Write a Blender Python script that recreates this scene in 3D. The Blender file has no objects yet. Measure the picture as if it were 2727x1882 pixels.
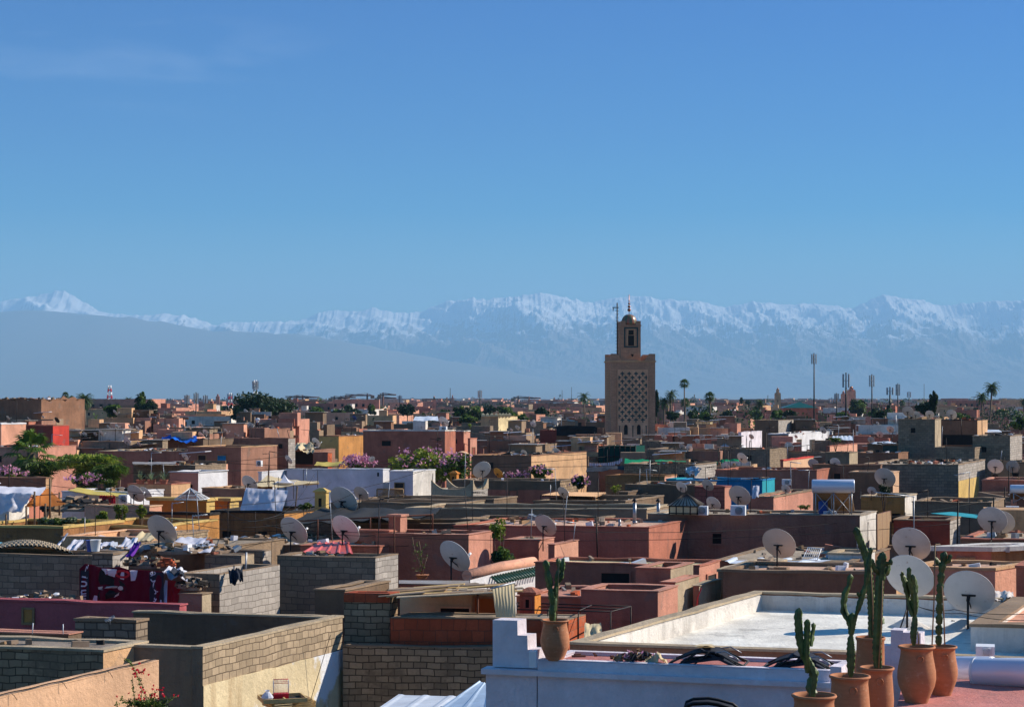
import bpy, math, random
from math import sin, cos, tan, pi, radians, sqrt, atan2
from mathutils import Vector, noise
RND = random.Random(7)
SC = bpy.context.scene
COL = SC.collection
F, U0, V0, HC = 5000.0, 1363.5, 1062.0, 14.0      # lens in photo pixels, photo centre, horizon row, eye height in metres

def P(u, v, D):
    return Vector(((u-U0)/F*D, D, HC-(v-V0)/F*D))
def DH(v, h):
    return F*h/(v-V0)

# ------------------------------------------------------------------ materials
def lin(c):
    return tuple(((x/255.0)/12.92 if x/255.0 <= 0.04045 else ((x/255.0+0.055)/1.055)**2.4) for x in c)
MC = {}
class NT:
    def __init__(s, name):
        s.m = bpy.data.materials.new(name); s.m.use_nodes = True
        s.t = s.m.node_tree; s.n = s.t.nodes; s.l = s.t.links
        s.b = s.n['Principled BSDF']
    def new(s, typ, **kw):
        n = s.n.new(typ)
        for k, v in kw.items(): setattr(n, k, v)
        return n
    def link(s, a, b): s.l.new(a, b)
    def math(s, op, a, b=None, c=None):
        n = s.new('ShaderNodeMath', operation=op)
        for i, x in enumerate((a, b, c)):
            if x is None: continue
            if hasattr(x, 'is_output'): s.link(x, n.inputs[i])
            else: n.inputs[i].default_value = x
        return n.outputs[0]
    def ramp(s, fac, p0, p1, c0=(0,0,0,1), c1=(1,1,1,1)):
        n = s.new('ShaderNodeValToRGB')
        n.color_ramp.elements[0].position = p0; n.color_ramp.elements[1].position = p1
        n.color_ramp.elements[0].color = c0; n.color_ramp.elements[1].color = c1
        s.link(fac, n.inputs[0]); return n.outputs[0]
    def mix(s, fac, a, b, mode='MIX'):
        n = s.new('ShaderNodeMix', data_type='RGBA', blend_type=mode)
        for i, x in ((0, fac), (6, a), (7, b)):
            if hasattr(x, 'is_output'): s.link(x, n.inputs[i])
            elif i == 0: n.inputs[i].default_value = x
            else: n.inputs[i].default_value = tuple(x)+(1,) if len(x) == 3 else x
        return n.outputs[2]
    def noise(s, vec, scale, detail=4, rough=0.6, mul=None):
        if mul is not None:
            m = s.new('ShaderNodeVectorMath', operation='MULTIPLY'); s.link(vec, m.inputs[0]); m.inputs[1].default_value = mul
            vec = m.outputs[0]
        n = s.new('ShaderNodeTexNoise'); n.inputs['Scale'].default_value = scale
        n.inputs['Detail'].default_value = detail; n.inputs['Roughness'].default_value = rough
        s.link(vec, n.inputs['Vector']); return n.outputs[0]
    def bump(s, h, strength=0.3, dist=0.02):
        n = s.new('ShaderNodeBump'); n.inputs['Strength'].default_value = strength; n.inputs['Distance'].default_value = dist
        s.link(h, n.inputs['Height']); s.link(n.outputs[0], s.b.inputs['Normal'])
    def wallco(s):
        # metres along the wall and up it, from the surface's own position and normal
        g = s.new('ShaderNodeNewGeometry')
        c = s.new('ShaderNodeVectorMath', operation='CROSS_PRODUCT'); s.link(g.outputs['True Normal'], c.inputs[0]); c.inputs[1].default_value = (0,0,1)
        nn = s.new('ShaderNodeVectorMath', operation='NORMALIZE'); s.link(c.outputs[0], nn.inputs[0])
        d = s.new('ShaderNodeVectorMath', operation='DOT_PRODUCT'); s.link(g.outputs['Position'], d.inputs[0]); s.link(nn.outputs[0], d.inputs[1])
        sp = s.new('ShaderNodeSeparateXYZ'); s.link(g.outputs['Position'], sp.inputs[0])
        cb = s.new('ShaderNodeCombineXYZ'); s.link(d.outputs['Value'], cb.inputs[0]); s.link(sp.outputs[2], cb.inputs[1])
        sn = s.new('ShaderNodeSeparateXYZ'); s.link(g.outputs['True Normal'], sn.inputs[0])
        fl = s.math('GREATER_THAN', s.math('ABSOLUTE', sn.outputs[2]), 0.7)
        m = s.new('ShaderNodeMix', data_type='VECTOR'); s.link(fl, m.inputs[0]); s.link(cb.outputs[0], m.inputs[4]); s.link(g.outputs['Position'], m.inputs[5])
        return g.outputs['Position'], m.outputs[1], sp.outputs[2]
    def done(s, rough=0.9, spec=0.3, metal=0):
        s.b.inputs['Roughness'].default_value = rough
        s.b.inputs['Specular IOR Level'].default_value = spec
        s.b.inputs['Metallic'].default_value = metal
        return s.m

def scl(c, k): return tuple(min(1, x*k) for x in c)
def plaster(name, rgb, stain=0.5, dirt=(0.06,0.05,0.045), patch=None, rough=0.92, big=0.5):
    if name in MC: return MC[name]
    t = NT(name); c = lin(rgb); pos, uv, z = t.wallco()
    n1 = t.noise(pos, big, 6, 0.65); n2 = t.noise(pos, 9, 5, 0.7)
    n3 = t.noise(uv, 1.0, 5, 0.7, (2.2, 0.22, 1))         # rain streaks running down
    col = t.mix(t.ramp(n1, 0.3, 0.7), scl(c, 0.66), scl(c, 1.16))
    col = t.mix(t.math('MULTIPLY', t.ramp(n2, 0.35, 0.75), 0.35), col, scl(c, 0.7))
    col = t.mix(t.math('MULTIPLY', t.ramp(n3, 0.5, 0.75), stain), col, dirt)
    if patch is None and stain > 0.2:
        n4 = t.noise(pos, 0.9, 5, 0.62); n5 = t.noise(uv, 0.37, 4, 0.6)
        col = t.mix(t.math('MULTIPLY', t.ramp(n4, 0.60, 0.64), 0.55), col, (c[0]*0.35+0.10, c[1]*0.35+0.09, c[2]*0.35+0.08))
        col = t.mix(t.math('MULTIPLY', t.ramp(n5, 0.56, 0.60), 0.35), col, scl(c, 1.25))
        n6 = t.noise(uv, 1.0, 6, 0.75, (0.8, 2.6, 1))
        col = t.mix(t.math('MULTIPLY', t.ramp(n6, 0.56, 0.7), stain*0.9), col, dirt)
    if patch:
        pf = t.ramp(t.noise(pos, patch[1], 6, 0.6), 0.52, 0.56)
        col = t.mix(pf, col, lin(patch[0]))
    t.link(col, t.b.inputs['Base Color'])
    t.bump(t.math('ADD', n2, t.math('MULTIPLY', n1, 2.0)), 0.7, 0.04)
    MC[name] = t.done(rough, 0.2); return MC[name]
def blocks(name, rgb, bw=0.4, bh=0.2, mortar=(95,88,80), mw=0.012, var=0.25, bump=0.6):
    if name in MC: return MC[name]
    t = NT(name); c = lin(rgb); pos, uv, z = t.wallco()
    wob = t.noise(pos, 1.3, 3, 0.5)
    ad = t.new('ShaderNodeVectorMath', operation='ADD'); cmb = t.new('ShaderNodeCombineXYZ')
    w2 = t.math('MULTIPLY', t.math('SUBTRACT', wob, 0.5), 0.13); t.link(w2, cmb.inputs[0]); t.link(w2, cmb.inputs[1])
    t.link(uv, ad.inputs[0]); t.link(cmb.outputs[0], ad.inputs[1])
    b = t.new('ShaderNodeTexBrick'); t.link(ad.outputs[0], b.inputs['Vector'])
    b.inputs['Scale'].default_value = 1; b.inputs['Brick Width'].default_value = bw; b.inputs['Row Height'].default_value = bh
    b.inputs['Mortar Size'].default_value = mw; b.inputs['Mortar Smooth'].default_value = 0.3
    b.inputs['Color1'].default_value = scl(c, 1-var)+(1,); b.inputs['Color2'].default_value = scl(c, 1+var)+(1,)
    b.inputs['Mortar'].default_value = lin(mortar)+(1,)
    n1 = t.noise(pos, 0.6, 5, 0.6); n2 = t.noise(pos, 14, 5, 0.7)
    col = t.mix(t.math('MULTIPLY', t.ramp(n2, 0.3, 0.75), 0.5), b.outputs[0], scl(c, 0.55))
    col = t.mix(t.math('MULTIPLY', t.ramp(n1, 0.45, 0.8), 0.45), col, scl(c, 0.5))
    n3 = t.noise(uv, 1.0, 4, 0.7, (1.6, 0.25, 1))
    col = t.mix(t.math('MULTIPLY', t.ramp(n3, 0.55, 0.75), 0.45), col, (0.06,0.05,0.045))
    n4 = t.noise(pos, 0.75, 5, 0.65)
    col = t.mix(t.math('MULTIPLY', t.ramp(n4, 0.57, 0.63), 0.75), col, t.mix(n2, scl(lin(mortar), 1.5), scl(c, 0.85)))
    n5 = t.noise(pos, 3.1, 4, 0.7)
    col = t.mix(t.math('MULTIPLY', t.ramp(n5, 0.5, 0.8), 0.5), col, scl(c, 0.45))
    t.link(col, t.b.inputs['Base Color'])
    h = t.math('SUBTRACT', t.math('MULTIPLY', n2, 0.35), b.outputs['Fac'])
    t.bump(h, bump, 0.025)
    MC[name] = t.done(0.95, 0.15); return MC[name]
def simple(name, rgb, rough=0.7, metal=0, var=0.25, sc=6, spec=0.4, trans=0):
    if name in MC: return MC[name]
    t = NT(name); c = lin(rgb)
    g = t.new('ShaderNodeTexCoord'); n = t.noise(g.outputs['Object'], sc, 5, 0.65)
    t.link(t.mix(t.ramp(n, 0.3, 0.7), scl(c, 1-var), scl(c, 1+var*0.6)), t.b.inputs['Base Color'])
    MC[name] = t.done(rough, spec, metal)
    return MC[name]
def leafy(name, rgb, var=0.45, transl=0.35):
    if name in MC: return MC[name]
    t = NT(name); c = lin(rgb)
    g = t.new('ShaderNodeNewGeometry')
    n = t.noise(g.outputs['Position'], 1.3, 3, 0.6)
    rnd = g.outputs['Random Per Island']
    col = t.mix(t.ramp(n, 0.35, 0.65), scl(c, 1-var), scl(c, 1+var))
    col = t.mix(t.math('MULTIPLY', rnd, 0.6), col, (c[0]*1.5, c[1]*1.15, c[2]*0.6))
    t.link(col, t.b.inputs['Base Color'])
    tr = t.new('ShaderNodeBsdfTranslucent'); t.link(col, tr.inputs[0])
    mx = t.new('ShaderNodeMixShader'); mx.inputs[0].default_value = transl
    t.link(t.b.outputs[0], mx.inputs[1]); t.link(tr.outputs[0], mx.inputs[2])
    t.link(mx.outputs[0], t.n['Material Output'].inputs[0])
    t.done(0.6, 0.3); MC[name] = t.m; return t.m
def cloth(name, rgb, transl=0.3, var=0.15):
    if name in MC: return MC[name]
    t = NT(name); c = lin(rgb)
    g = t.new('ShaderNodeNewGeometry'); n = t.noise(g.outputs['Position'], 2.0, 4, 0.6)
    col = t.mix(n, scl(c, 1-var), scl(c, 1+var))
    t.link(col, t.b.inputs['Base Color'])
    tr = t.new('ShaderNodeBsdfTranslucent'); t.link(col, tr.inputs[0])
    mx = t.new('ShaderNodeMixShader'); mx.inputs[0].default_value = transl
    t.link(t.b.outputs[0], mx.inputs[1]); t.link(tr.outputs[0], mx.inputs[2])
    t.link(mx.outputs[0], t.n['Material Output'].inputs[0])
    t.done(0.9, 0.1); MC[name] = t.m; return t.m
def corrug(name, rgb, pitch=0.12, rough=0.45, metal=0.3, rust=None):
    if name in MC: return MC[name]
    t = NT(name); c = lin(rgb)
    g = t.new('ShaderNodeNewGeometry'); n = t.noise(g.outputs['Position'], 1.5, 5, 0.7)
    col = t.mix(t.ramp(n, 0.3, 0.75), scl(c, 1.1), lin(rust) if rust else scl(c, 0.72))
    t.link(col, t.b.inputs['Base Color'])
    MC[name] = t.done(rough, 0.4, metal); return MC[name]

def dishmat(name, rgb):
    t = NT(name); c = lin(rgb); g = t.new('ShaderNodeTexCoord'); oi = t.new('ShaderNodeObjectInfo')
    ad = t.new('ShaderNodeVectorMath', operation='ADD'); t.link(g.outputs['Object'], ad.inputs[0]); cb = t.new('ShaderNodeCombineXYZ')
    t.link(t.math('MULTIPLY', oi.outputs['Random'], 40), cb.inputs[0]); t.link(cb.outputs[0], ad.inputs[1])
    n = t.noise(ad.outputs[0], 2.2, 5, 0.7); n2 = t.noise(ad.outputs[0], 5, 5, 0.7)
    col = t.mix(oi.outputs['Random'], scl(c, 0.72), scl(c, 1.12))
    col = t.mix(t.math('MULTIPLY', t.ramp(n, 0.45, 0.7), 0.35), col, scl(c, 0.55))
    col = t.mix(t.math('MULTIPLY', t.ramp(n2, 0.63, 0.7), 0.7), col, lin((140,92,62)))
    t.link(col, t.b.inputs['Base Color']); MC[name] = t.done(0.55, 0.3); return MC[name]
def potmat():
    t = NT('pot'); c = lin((186,122,84)); g = t.new('ShaderNodeTexCoord'); o = g.outputs['Object']; oi = t.new('ShaderNodeObjectInfo')
    n = t.noise(o, 3.0, 6, 0.7, (1,1,2.2)); n2 = t.noise(o, 9, 6, 0.75); n3 = t.noise(o, 1.0, 4, 0.6, (.5,.5,26))
    col = t.mix(t.ramp(n, .3, .7), scl(c, .78), scl(c, 1.12)); col = t.mix(t.math('MULTIPLY', t.ramp(n2, .55, .72), .5), col, lin((220,180,148)))
    col = t.mix(t.math('MULTIPLY', t.ramp(n3, .45, .7), .3), col, scl(c, .6)); col = t.mix(t.math('MULTIPLY', oi.outputs['Random'], .35), col, scl(c, .7))
    t.link(col, t.b.inputs['Base Color']); t.bump(t.math('ADD', n2, n3), .4, .01); MC['pot'] = t.done(.8, .25); return MC['pot']
def cactmat():
    t = NT('cactus'); g = t.new('ShaderNodeNewGeometry'); tc_ = t.new('ShaderNodeTexCoord'); o = tc_.outputs['Object']
    n = t.noise(o, 5, 5, .7); n2 = t.noise(o, 60, 3, .6)
    col = t.mix(t.ramp(n, .35, .65), lin((44,66,34)), lin((96,116,58)))
    rid = t.ramp(g.outputs['Pointiness'], .515, .56)
    col = t.mix(t.math('MULTIPLY', rid, t.ramp(n2, .4, .55)), col, lin((168,150,104)))
    col = t.mix(t.math('MULTIPLY', t.ramp(t.noise(o, 2.2, 4, .7), .6, .68), .6), col, lin((128,112,82)))
    t.link(col, t.b.inputs['Base Color']); t.bump(n2, .5, .008); MC['cactus'] = t.done(.5, .4); return MC['cactus']
# named palette
def M(k):
    if k in MC: return MC[k]
    T = {
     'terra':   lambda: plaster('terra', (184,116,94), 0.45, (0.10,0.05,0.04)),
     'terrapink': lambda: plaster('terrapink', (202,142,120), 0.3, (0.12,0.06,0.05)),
     'redbrown': lambda: plaster('redbrown', (160,116,96), 0.55, (0.06,0.04,0.035)),
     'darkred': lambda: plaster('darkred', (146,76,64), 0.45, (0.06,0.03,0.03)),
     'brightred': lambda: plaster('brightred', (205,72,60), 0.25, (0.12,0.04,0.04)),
     'pinkmag': lambda: plaster('pinkmag', (180,94,98), 0.3, (0.12,0.05,0.06)),
     'brown':   lambda: plaster('brown', (148,108,84), 0.5),
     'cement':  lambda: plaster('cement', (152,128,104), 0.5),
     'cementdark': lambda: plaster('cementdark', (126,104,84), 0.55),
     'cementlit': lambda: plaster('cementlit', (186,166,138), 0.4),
     'tan':     lambda: plaster('tan', (212,168,126), 0.4, (0.12,0.08,0.05)),
     'ochre':   lambda: plaster('ochre', (196,138,78), 0.5, (0.07,0.045,0.03)),
     'ochreold': lambda: plaster('ochreold', (160,112,72), 0.85, (0.03,0.024,0.02), big=1.2),
     'yellow':  lambda: plaster('yellow', (216,182,112), 0.3, (0.2,0.12,0.05)),
     'orange':  lambda: plaster('orange', (214,136,62), 0.25, (0.2,0.1,0.05)),
     'cream':   lambda: plaster('cream', (228,206,160), 0.35, (0.3,0.2,0.1)),
     'creamstain': lambda: plaster('creamstain', (226,206,166), 0.75, (0.34,0.2,0.09), patch=((222,222,224), 0.45)),
     'white':   lambda: plaster('white', (226,224,226), 0.15, (0.4,0.38,0.36)),
     'whitewall': lambda: plaster('whitewall', (232,222,228), 0.13, (0.45,0.44,0.46)),
     'whitedirty': lambda: plaster('whitedirty', (222,214,204), 0.6, (0.25,0.22,0.19)),
     'whiteroof': lambda: plaster('whiteroof', (240,234,222), 0.35, (0.42,0.38,0.33), big=0.8),
     'peach':   lambda: plaster('peach', (220,176,140), 0.12, (0.35,0.2,0.13)),
     'peachpink': lambda: plaster('peachpink', (224,164,136), 0.3, (0.25,0.13,0.1)),
     'pinkfloor': lambda: plaster('pinkfloor', (198,128,118), 0.35, (0.2,0.12,0.12), rough=0.7),
     'roofdust': lambda: plaster('roofdust', (176,158,136), 0.5),
     'roofpink': lambda: plaster('roofpink', (214,172,146), 0.4),
     'roofgrey': lambda: plaster('roofgrey', (146,132,118), 0.6),
     'bluewall': lambda: plaster('bluewall', (40,130,180), 0.3, (0.03,0.15,0.25)),
     'turq':    lambda: plaster('turq', (40,160,175), 0.2, (0.05,0.25,0.3)),
     'block':   lambda: blocks('block', (154,134,112)),
     'blocktan': lambda: blocks('blocktan', (166,140,112), .32, .16, mortar=(62,50,42), mw=0.014, var=.3),
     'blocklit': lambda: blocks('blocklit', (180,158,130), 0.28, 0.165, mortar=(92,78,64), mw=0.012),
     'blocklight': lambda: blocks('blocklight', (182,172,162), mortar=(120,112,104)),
     'blockred': lambda: blocks('blockred', (158,96,86), 0.4, 0.22, mortar=(92,60,54), var=0.1),
     'minpanel': lambda: plaster('minpanel', (236,186,148), 0.15),
     'brickred': lambda: blocks('brickred', (176,84,56), 0.3, 0.28, mortar=(110,72,58), mw=0.01, var=0.18),
     'brickorange': lambda: blocks('brickorange', (196,98,62), 0.3, 0.2, mortar=(150,110,90), mw=0.01),
     'stone':   lambda: blocks('stone', (156,138,118), 0.33, 0.17, mortar=(80,70,62), mw=0.02, var=0.4),
     'minbrick': lambda: blocks('minbrick', (206,158,126), 0.5, 0.14, mortar=(124,88,70), mw=0.015, var=0.16, bump=0.3),
     'black':   lambda: simple('black', (22,20,20), 0.85),
     'dark':    lambda: simple('dark', (44,38,34), 0.9),
     'iron':    lambda: simple('iron', (46,38,36), 0.6, 0.4),
     'rustiron': lambda: simple('rustiron', (104,62,46), 0.85),
     'steel':   lambda: simple('steel', (150,152,158), 0.4, 0.7),
     'galv':    lambda: simple('galv', (160,164,170), 0.45, 0.5),
     'dish':    lambda: dishmat('dish', (222,214,208)),
     'dishpink': lambda: dishmat('dishpink', (212,200,190)),
     'dishorange': lambda: simple('dishorange', (216,150,62), 0.6, 0, 0.1, 2),
     'dishblue': lambda: simple('dishblue', (38,70,150), 0.5, 0, 0.1, 2),
     'dishblack': lambda: simple('dishblack', (30,28,30), 0.6, 0, 0.1, 2),
     'pot':     lambda: potmat(),
     'soil':    lambda: simple('soil', (104,78,60), 0.95, 0, 0.3, 20),
     'wood':    lambda: simple('wood', (150,118,84), 0.85, 0, 0.3, 9),
     'woodpale': lambda: simple('woodpale', (205,170,110), 0.8, 0, 0.25, 9),
     'trunk':   lambda: simple('trunk', (122,100,80), 0.95, 0, 0.4, 7),
     'whitepaint': lambda: simple('whitepaint', (226,226,228), 0.5, 0, 0.06),
     'tank':    lambda: simple('tank', (216,218,230), 0.32, 0.15, 0.04, 2, 0.5),
     'greentile': lambda: simple('greentile', (24,84,66), 0.35, 0, 0.3, 10, 0.5),
     'tealtile': lambda: simple('tealtile', (22,58,58), 0.4, 0, 0.3, 3),
     'glass':   lambda: simple('glass', (120,140,150), 0.15, 0, 0.1, 2, 0.8),
     'whitesheet': lambda: cloth('whitesheet', (222,222,232), 0.25),
     'beigecloth': lambda: cloth('beigecloth', (228,210,172), 0.3),
     'orangecloth': lambda: cloth('orangecloth', (190,120,62), 0.35),
     'yellowcloth': lambda: cloth('yellowcloth', (214,196,110), 0.3),
     'redcloth': lambda: cloth('redcloth', (206,56,66), 0.35),
     'greencloth': lambda: cloth('greencloth', (20,150,104), 0.3),
     'bluecloth': lambda: cloth('bluecloth', (30,110,215), 0.2),
     'purplecloth': lambda: cloth('purplecloth', (120,60,170), 0.3),
     'darkcloth': lambda: cloth('darkcloth', (52,56,66), 0.1),
     'darkgreen': lambda: cloth('darkgreen', (20,74,66), 0.15),
     'maroon':  lambda: cloth('maroon', (98,26,44), 0.2),
     'cactus':  lambda: cactmat(),
     'leafdark': lambda: leafy('leafdark', (34,56,30)),
     'leafmid': lambda: leafy('leafmid', (84,110,46)),
     'leaflight': lambda: leafy('leaflight', (132,150,60)),
     'leafpalm': lambda: leafy('leafpalm', (66,90,50)),
     'leafgrey': lambda: leafy('leafgrey', (110,130,110)),
     'flowerpink': lambda: leafy('flowerpink', (200,146,186), 0.2),
     'flowerred': lambda: leafy('flowerred', (214,30,70), 0.2),
     'rubblemat': lambda: simple('rubblemat', (150,128,108), 0.95, 0, 0.35, 3),
     'skin':    lambda: simple('skin', (160,110,84), 0.6),
     'corwhite': lambda: corrug('corwhite', (214,220,228), metal=0.0),
     'corblue': lambda: corrug('corblue', (190,208,226), metal=0.2),
     'corred':  lambda: corrug('corred', (206,92,84), metal=0.0),
     'corgrey': lambda: corrug('corgrey', (168,160,148), metal=0.1, rust=(130,104,84)),
    }
    return T[k]()

# ------------------------------------------------------------------ mesh building
class MB:
    def __init__(s): s.v = []; s.f = []; s.mi = []; s.k = 0; s.smooth = []
    def add(s, vs, fs, mi=None, smooth=False):
        o = len(s.v); s.v += [tuple(x) for x in vs]
        for f in fs: s.f.append(tuple(i+o for i in f)); s.mi.append(s.k if mi is None else mi); s.smooth.append(smooth)
    def quad(s, a, b, c, d, mi=None): s.add([a,b,c,d], [(0,1,2,3)], mi)
    def box(s, c, d, rz=0, mi=None, tilt=0):
        cx, cy, cz = c; x, y, z = d[0]/2, d[1]/2, d[2]/2
        vs = []
        for sx, sy, sz in ((-1,-1,-1),(1,-1,-1),(1,1,-1),(-1,1,-1),(-1,-1,1),(1,-1,1),(1,1,1),(-1,1,1)):
            px, py, pz = sx*x, sy*y, sz*z
            if tilt: px, pz = px*cos(tilt)-pz*sin(tilt), px*sin(tilt)+pz*cos(tilt)
            vs.append((cx+px*cos(rz)-py*sin(rz), cy+px*sin(rz)+py*cos(rz), cz+pz))
        s.add(vs, [(0,3,2,1),(4,5,6,7),(0,1,5,4),(1,2,6,5),(2,3,7,6),(3,0,4,7)], mi)
    def prism(s, base, z0, z1, mi=None, top=None):
        # base: list of (x,y); z0,z1 numbers or lists
        n = len(base); top = top or base
        zb = z0 if isinstance(z0, (list, tuple)) else [z0]*n
        zt = z1 if isinstance(z1, (list, tuple)) else [z1]*n
        vs = [(b[0], b[1], zb[i]) for i, b in enumerate(base)]+[(b[0], b[1], zt[i]) for i, b in enumerate(top)]
        fs = [tuple(range(n-1,-1,-1)), tuple(range(n, 2*n))]+[(i, (i+1)%n, (i+1)%n+n, i+n) for i in range(n)]
        s.add(vs, fs, mi)
    def tube(s, pts, r, n=8, mi=None, smooth=True, caps=True):
        pts = [Vector(p) for p in pts]; rr = r if isinstance(r, (list, tuple)) else [r]*len(pts)
        vs = []; up = None
        for i, p in enumerate(pts):
            d = (pts[min(i+1, len(pts)-1)]-pts[max(i-1, 0)]).normalized()
            if up is None: up = Vector((0,0,1)) if abs(d.z) < 0.9 else Vector((1,0,0))
            a = d.cross(up).normalized(); b = a.cross(d).normalized(); up = b
            for k in range(n):
                t = 2*pi*k/n; vs.append(p+(a*cos(t)+b*sin(t))*rr[i])
        fs = [(i*n+k, i*n+(k+1)%n, (i+1)*n+(k+1)%n, (i+1)*n+k) for i in range(len(pts)-1) for k in range(n)]
        s.add(vs, fs, mi, smooth)
        if caps:
            o = len(s.v)-len(vs)
            for f in (tuple(range(n-1,-1,-1)), tuple((len(pts)-1)*n+k for k in range(n))):
                s.f.append(tuple(o+i for i in f)); s.mi.append(s.k if mi is None else mi); s.smooth.append(False)
    def lathe(s, prof, c=(0,0,0), n=24, mi=None, axis='z', smooth=True):
        vs = []
        for r, z in prof:
            for k in range(n):
                t = 2*pi*k/n
                if axis == 'z': vs.append((c[0]+r*cos(t), c[1]+r*sin(t), c[2]+z))
                else: vs.append((c[0]+z, c[1]+r*cos(t), c[2]+r*sin(t)))
        fs = [(i*n+k, i*n+(k+1)%n, (i+1)*n+(k+1)%n, (i+1)*n+k) for i in range(len(prof)-1) for k in range(n)]
        s.add(vs, fs, mi, smooth)
    def grid(s, fn, nu, nv, mi=None, smooth=True):
        vs = [fn(i/nu, j/nv) for j in range(nv+1) for i in range(nu+1)]
        w = nu+1
        s.add(vs, [(j*w+i, j*w+i+1, (j+1)*w+i+1, (j+1)*w+i) for j in range(nv) for i in range(nu)], mi, smooth)
    def build(s, name, mats, parent=None, origin=None):
        me = bpy.data.meshes.new(name)
        o = Vector(origin) if origin is not None else Vector((0,0,0))
        if parent is not None and origin is None: o = Vector(parent['_o']) if '_o' in parent else Vector((0,0,0))
        vs = s.v if o.length == 0 else [(x-o.x, y-o.y, z-o.z) for x, y, z in s.v]
        me.from_pydata(vs, [], s.f)
        for m in (mats if isinstance(mats, (list, tuple)) else [mats]):
            me.materials.append(M(m) if isinstance(m, str) else m)
        me.polygons.foreach_set('material_index', s.mi)
        me.polygons.foreach_set('use_smooth', s.smooth)
        me.update()
        ob = bpy.data.objects.new(name, me); COL.objects.link(ob)
        if parent is not None: ob.parent = parent
        elif origin is not None: ob.location = o
        return ob
def tag(o, label=None, cat=None, group=None, kind=None):
    if label: o['label'] = label
    if cat: o['category'] = cat
    if group: o['group'] = group
    if kind: o['kind'] = kind
    return o
ORIG = {}
class Root:
    """an Empty at a thing's base; world-space part meshes are re-based on it"""
    def __init__(s, name, loc, label=None, cat=None, group=None):
        s.o = bpy.data.objects.new(name, None); COL.objects.link(s.o); s.o.location = loc
        s.o.empty_display_size = 0.2; s.loc = Vector(loc)
        tag(s.o, label, cat, group)
    def part(s, mb, name, mats, label=None, parent=None):
        vs = s.loc
        mb.v = [(x-vs.x, y-vs.y, z-vs.z) for x, y, z in mb.v]
        ob = mb.build(name, mats, None)
        ob.parent = parent or s.o
        if label: ob['label'] = label
        return ob
def one(mb, name, mats, label, cat, group=None, kind=None):
    """a thing that is one mesh"""
    n = len(mb.v); xs = [v[0] for v in mb.v]; ys = [v[1] for v in mb.v]; zs = [v[2] for v in mb.v]
    o = Vector(((min(xs)+max(xs))/2, (min(ys)+max(ys))/2, min(zs)))
    ob = mb.build(name, mats, None, o)
    return tag(ob, label, cat, group, kind)
def copy_tree(o, parent=None):
    c = o.copy(); COL.objects.link(c)
    if parent: c.parent = parent
    for ch in o.children: copy_tree(ch, c)
    return c

# ------------------------------------------------------------------ camera, sun, sky
cam = bpy.data.cameras.new('camera'); co = bpy.data.objects.new('camera', cam); COL.objects.link(co)
co.location = (0, 0, HC); co.rotation_euler = (radians(90), 0, 0)
cam.sensor_width = 36; cam.lens = F/2727*36; cam.shift_y = (V0-941)/2727; cam.clip_start = 0.5; cam.clip_end = 150000
SC.camera = co
SUN_AZ, SUN_EL = 70.0, 30.0          # clockwise from the view direction, and up
sun = bpy.data.lights.new('sun', 'SUN'); so = bpy.data.objects.new('sun', sun); COL.objects.link(so)
sun.energy = 5.0; sun.angle = radians(0.5); sun.color = (1.0, 0.91, 0.78)
sd = Vector((cos(radians(SUN_EL))*sin(radians(SUN_AZ)), cos(radians(SUN_EL))*cos(radians(SUN_AZ)), sin(radians(SUN_EL))))
so.rotation_euler = sd.to_track_quat('Z', 'Y').to_euler(); so.location = (0, 0, 60)
w = bpy.data.worlds.new('World'); SC.world = w; w.use_nodes = True
wt = w.node_tree; wn = wt.nodes; wl = wt.links
bg = wn['Background']; sky = wn.new('ShaderNodeTexSky'); sky.sky_type = 'NISHITA'; sky.sun_disc = False
sky.sun_elevation = radians(SUN_EL); sky.sun_rotation = radians(SUN_AZ)
sky.air_density = 1.0; sky.dust_density = 0.0; sky.ozone_density = 6.0; sky.altitude = 600
hs = wn.new('ShaderNodeHueSaturation'); hs.inputs['Saturation'].default_value = 1.3
# added sky tint: low sky darkened, unseen dome overhead brighter, warmer, to lift shade
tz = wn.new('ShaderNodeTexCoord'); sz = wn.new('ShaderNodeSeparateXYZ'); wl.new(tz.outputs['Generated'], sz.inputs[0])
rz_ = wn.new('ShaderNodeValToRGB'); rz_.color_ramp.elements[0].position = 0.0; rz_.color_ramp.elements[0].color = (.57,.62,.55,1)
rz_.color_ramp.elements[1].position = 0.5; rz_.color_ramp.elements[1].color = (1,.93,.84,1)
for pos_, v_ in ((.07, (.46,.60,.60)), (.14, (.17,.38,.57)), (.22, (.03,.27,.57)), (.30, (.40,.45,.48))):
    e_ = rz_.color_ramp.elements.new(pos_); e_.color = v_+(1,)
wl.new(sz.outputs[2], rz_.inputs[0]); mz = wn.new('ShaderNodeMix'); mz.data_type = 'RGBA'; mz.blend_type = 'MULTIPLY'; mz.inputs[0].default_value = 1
wl.new(sky.outputs[0], mz.inputs[6]); wl.new(rz_.outputs[0], mz.inputs[7]); wl.new(mz.outputs[2], hs.inputs['Color'])
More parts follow.
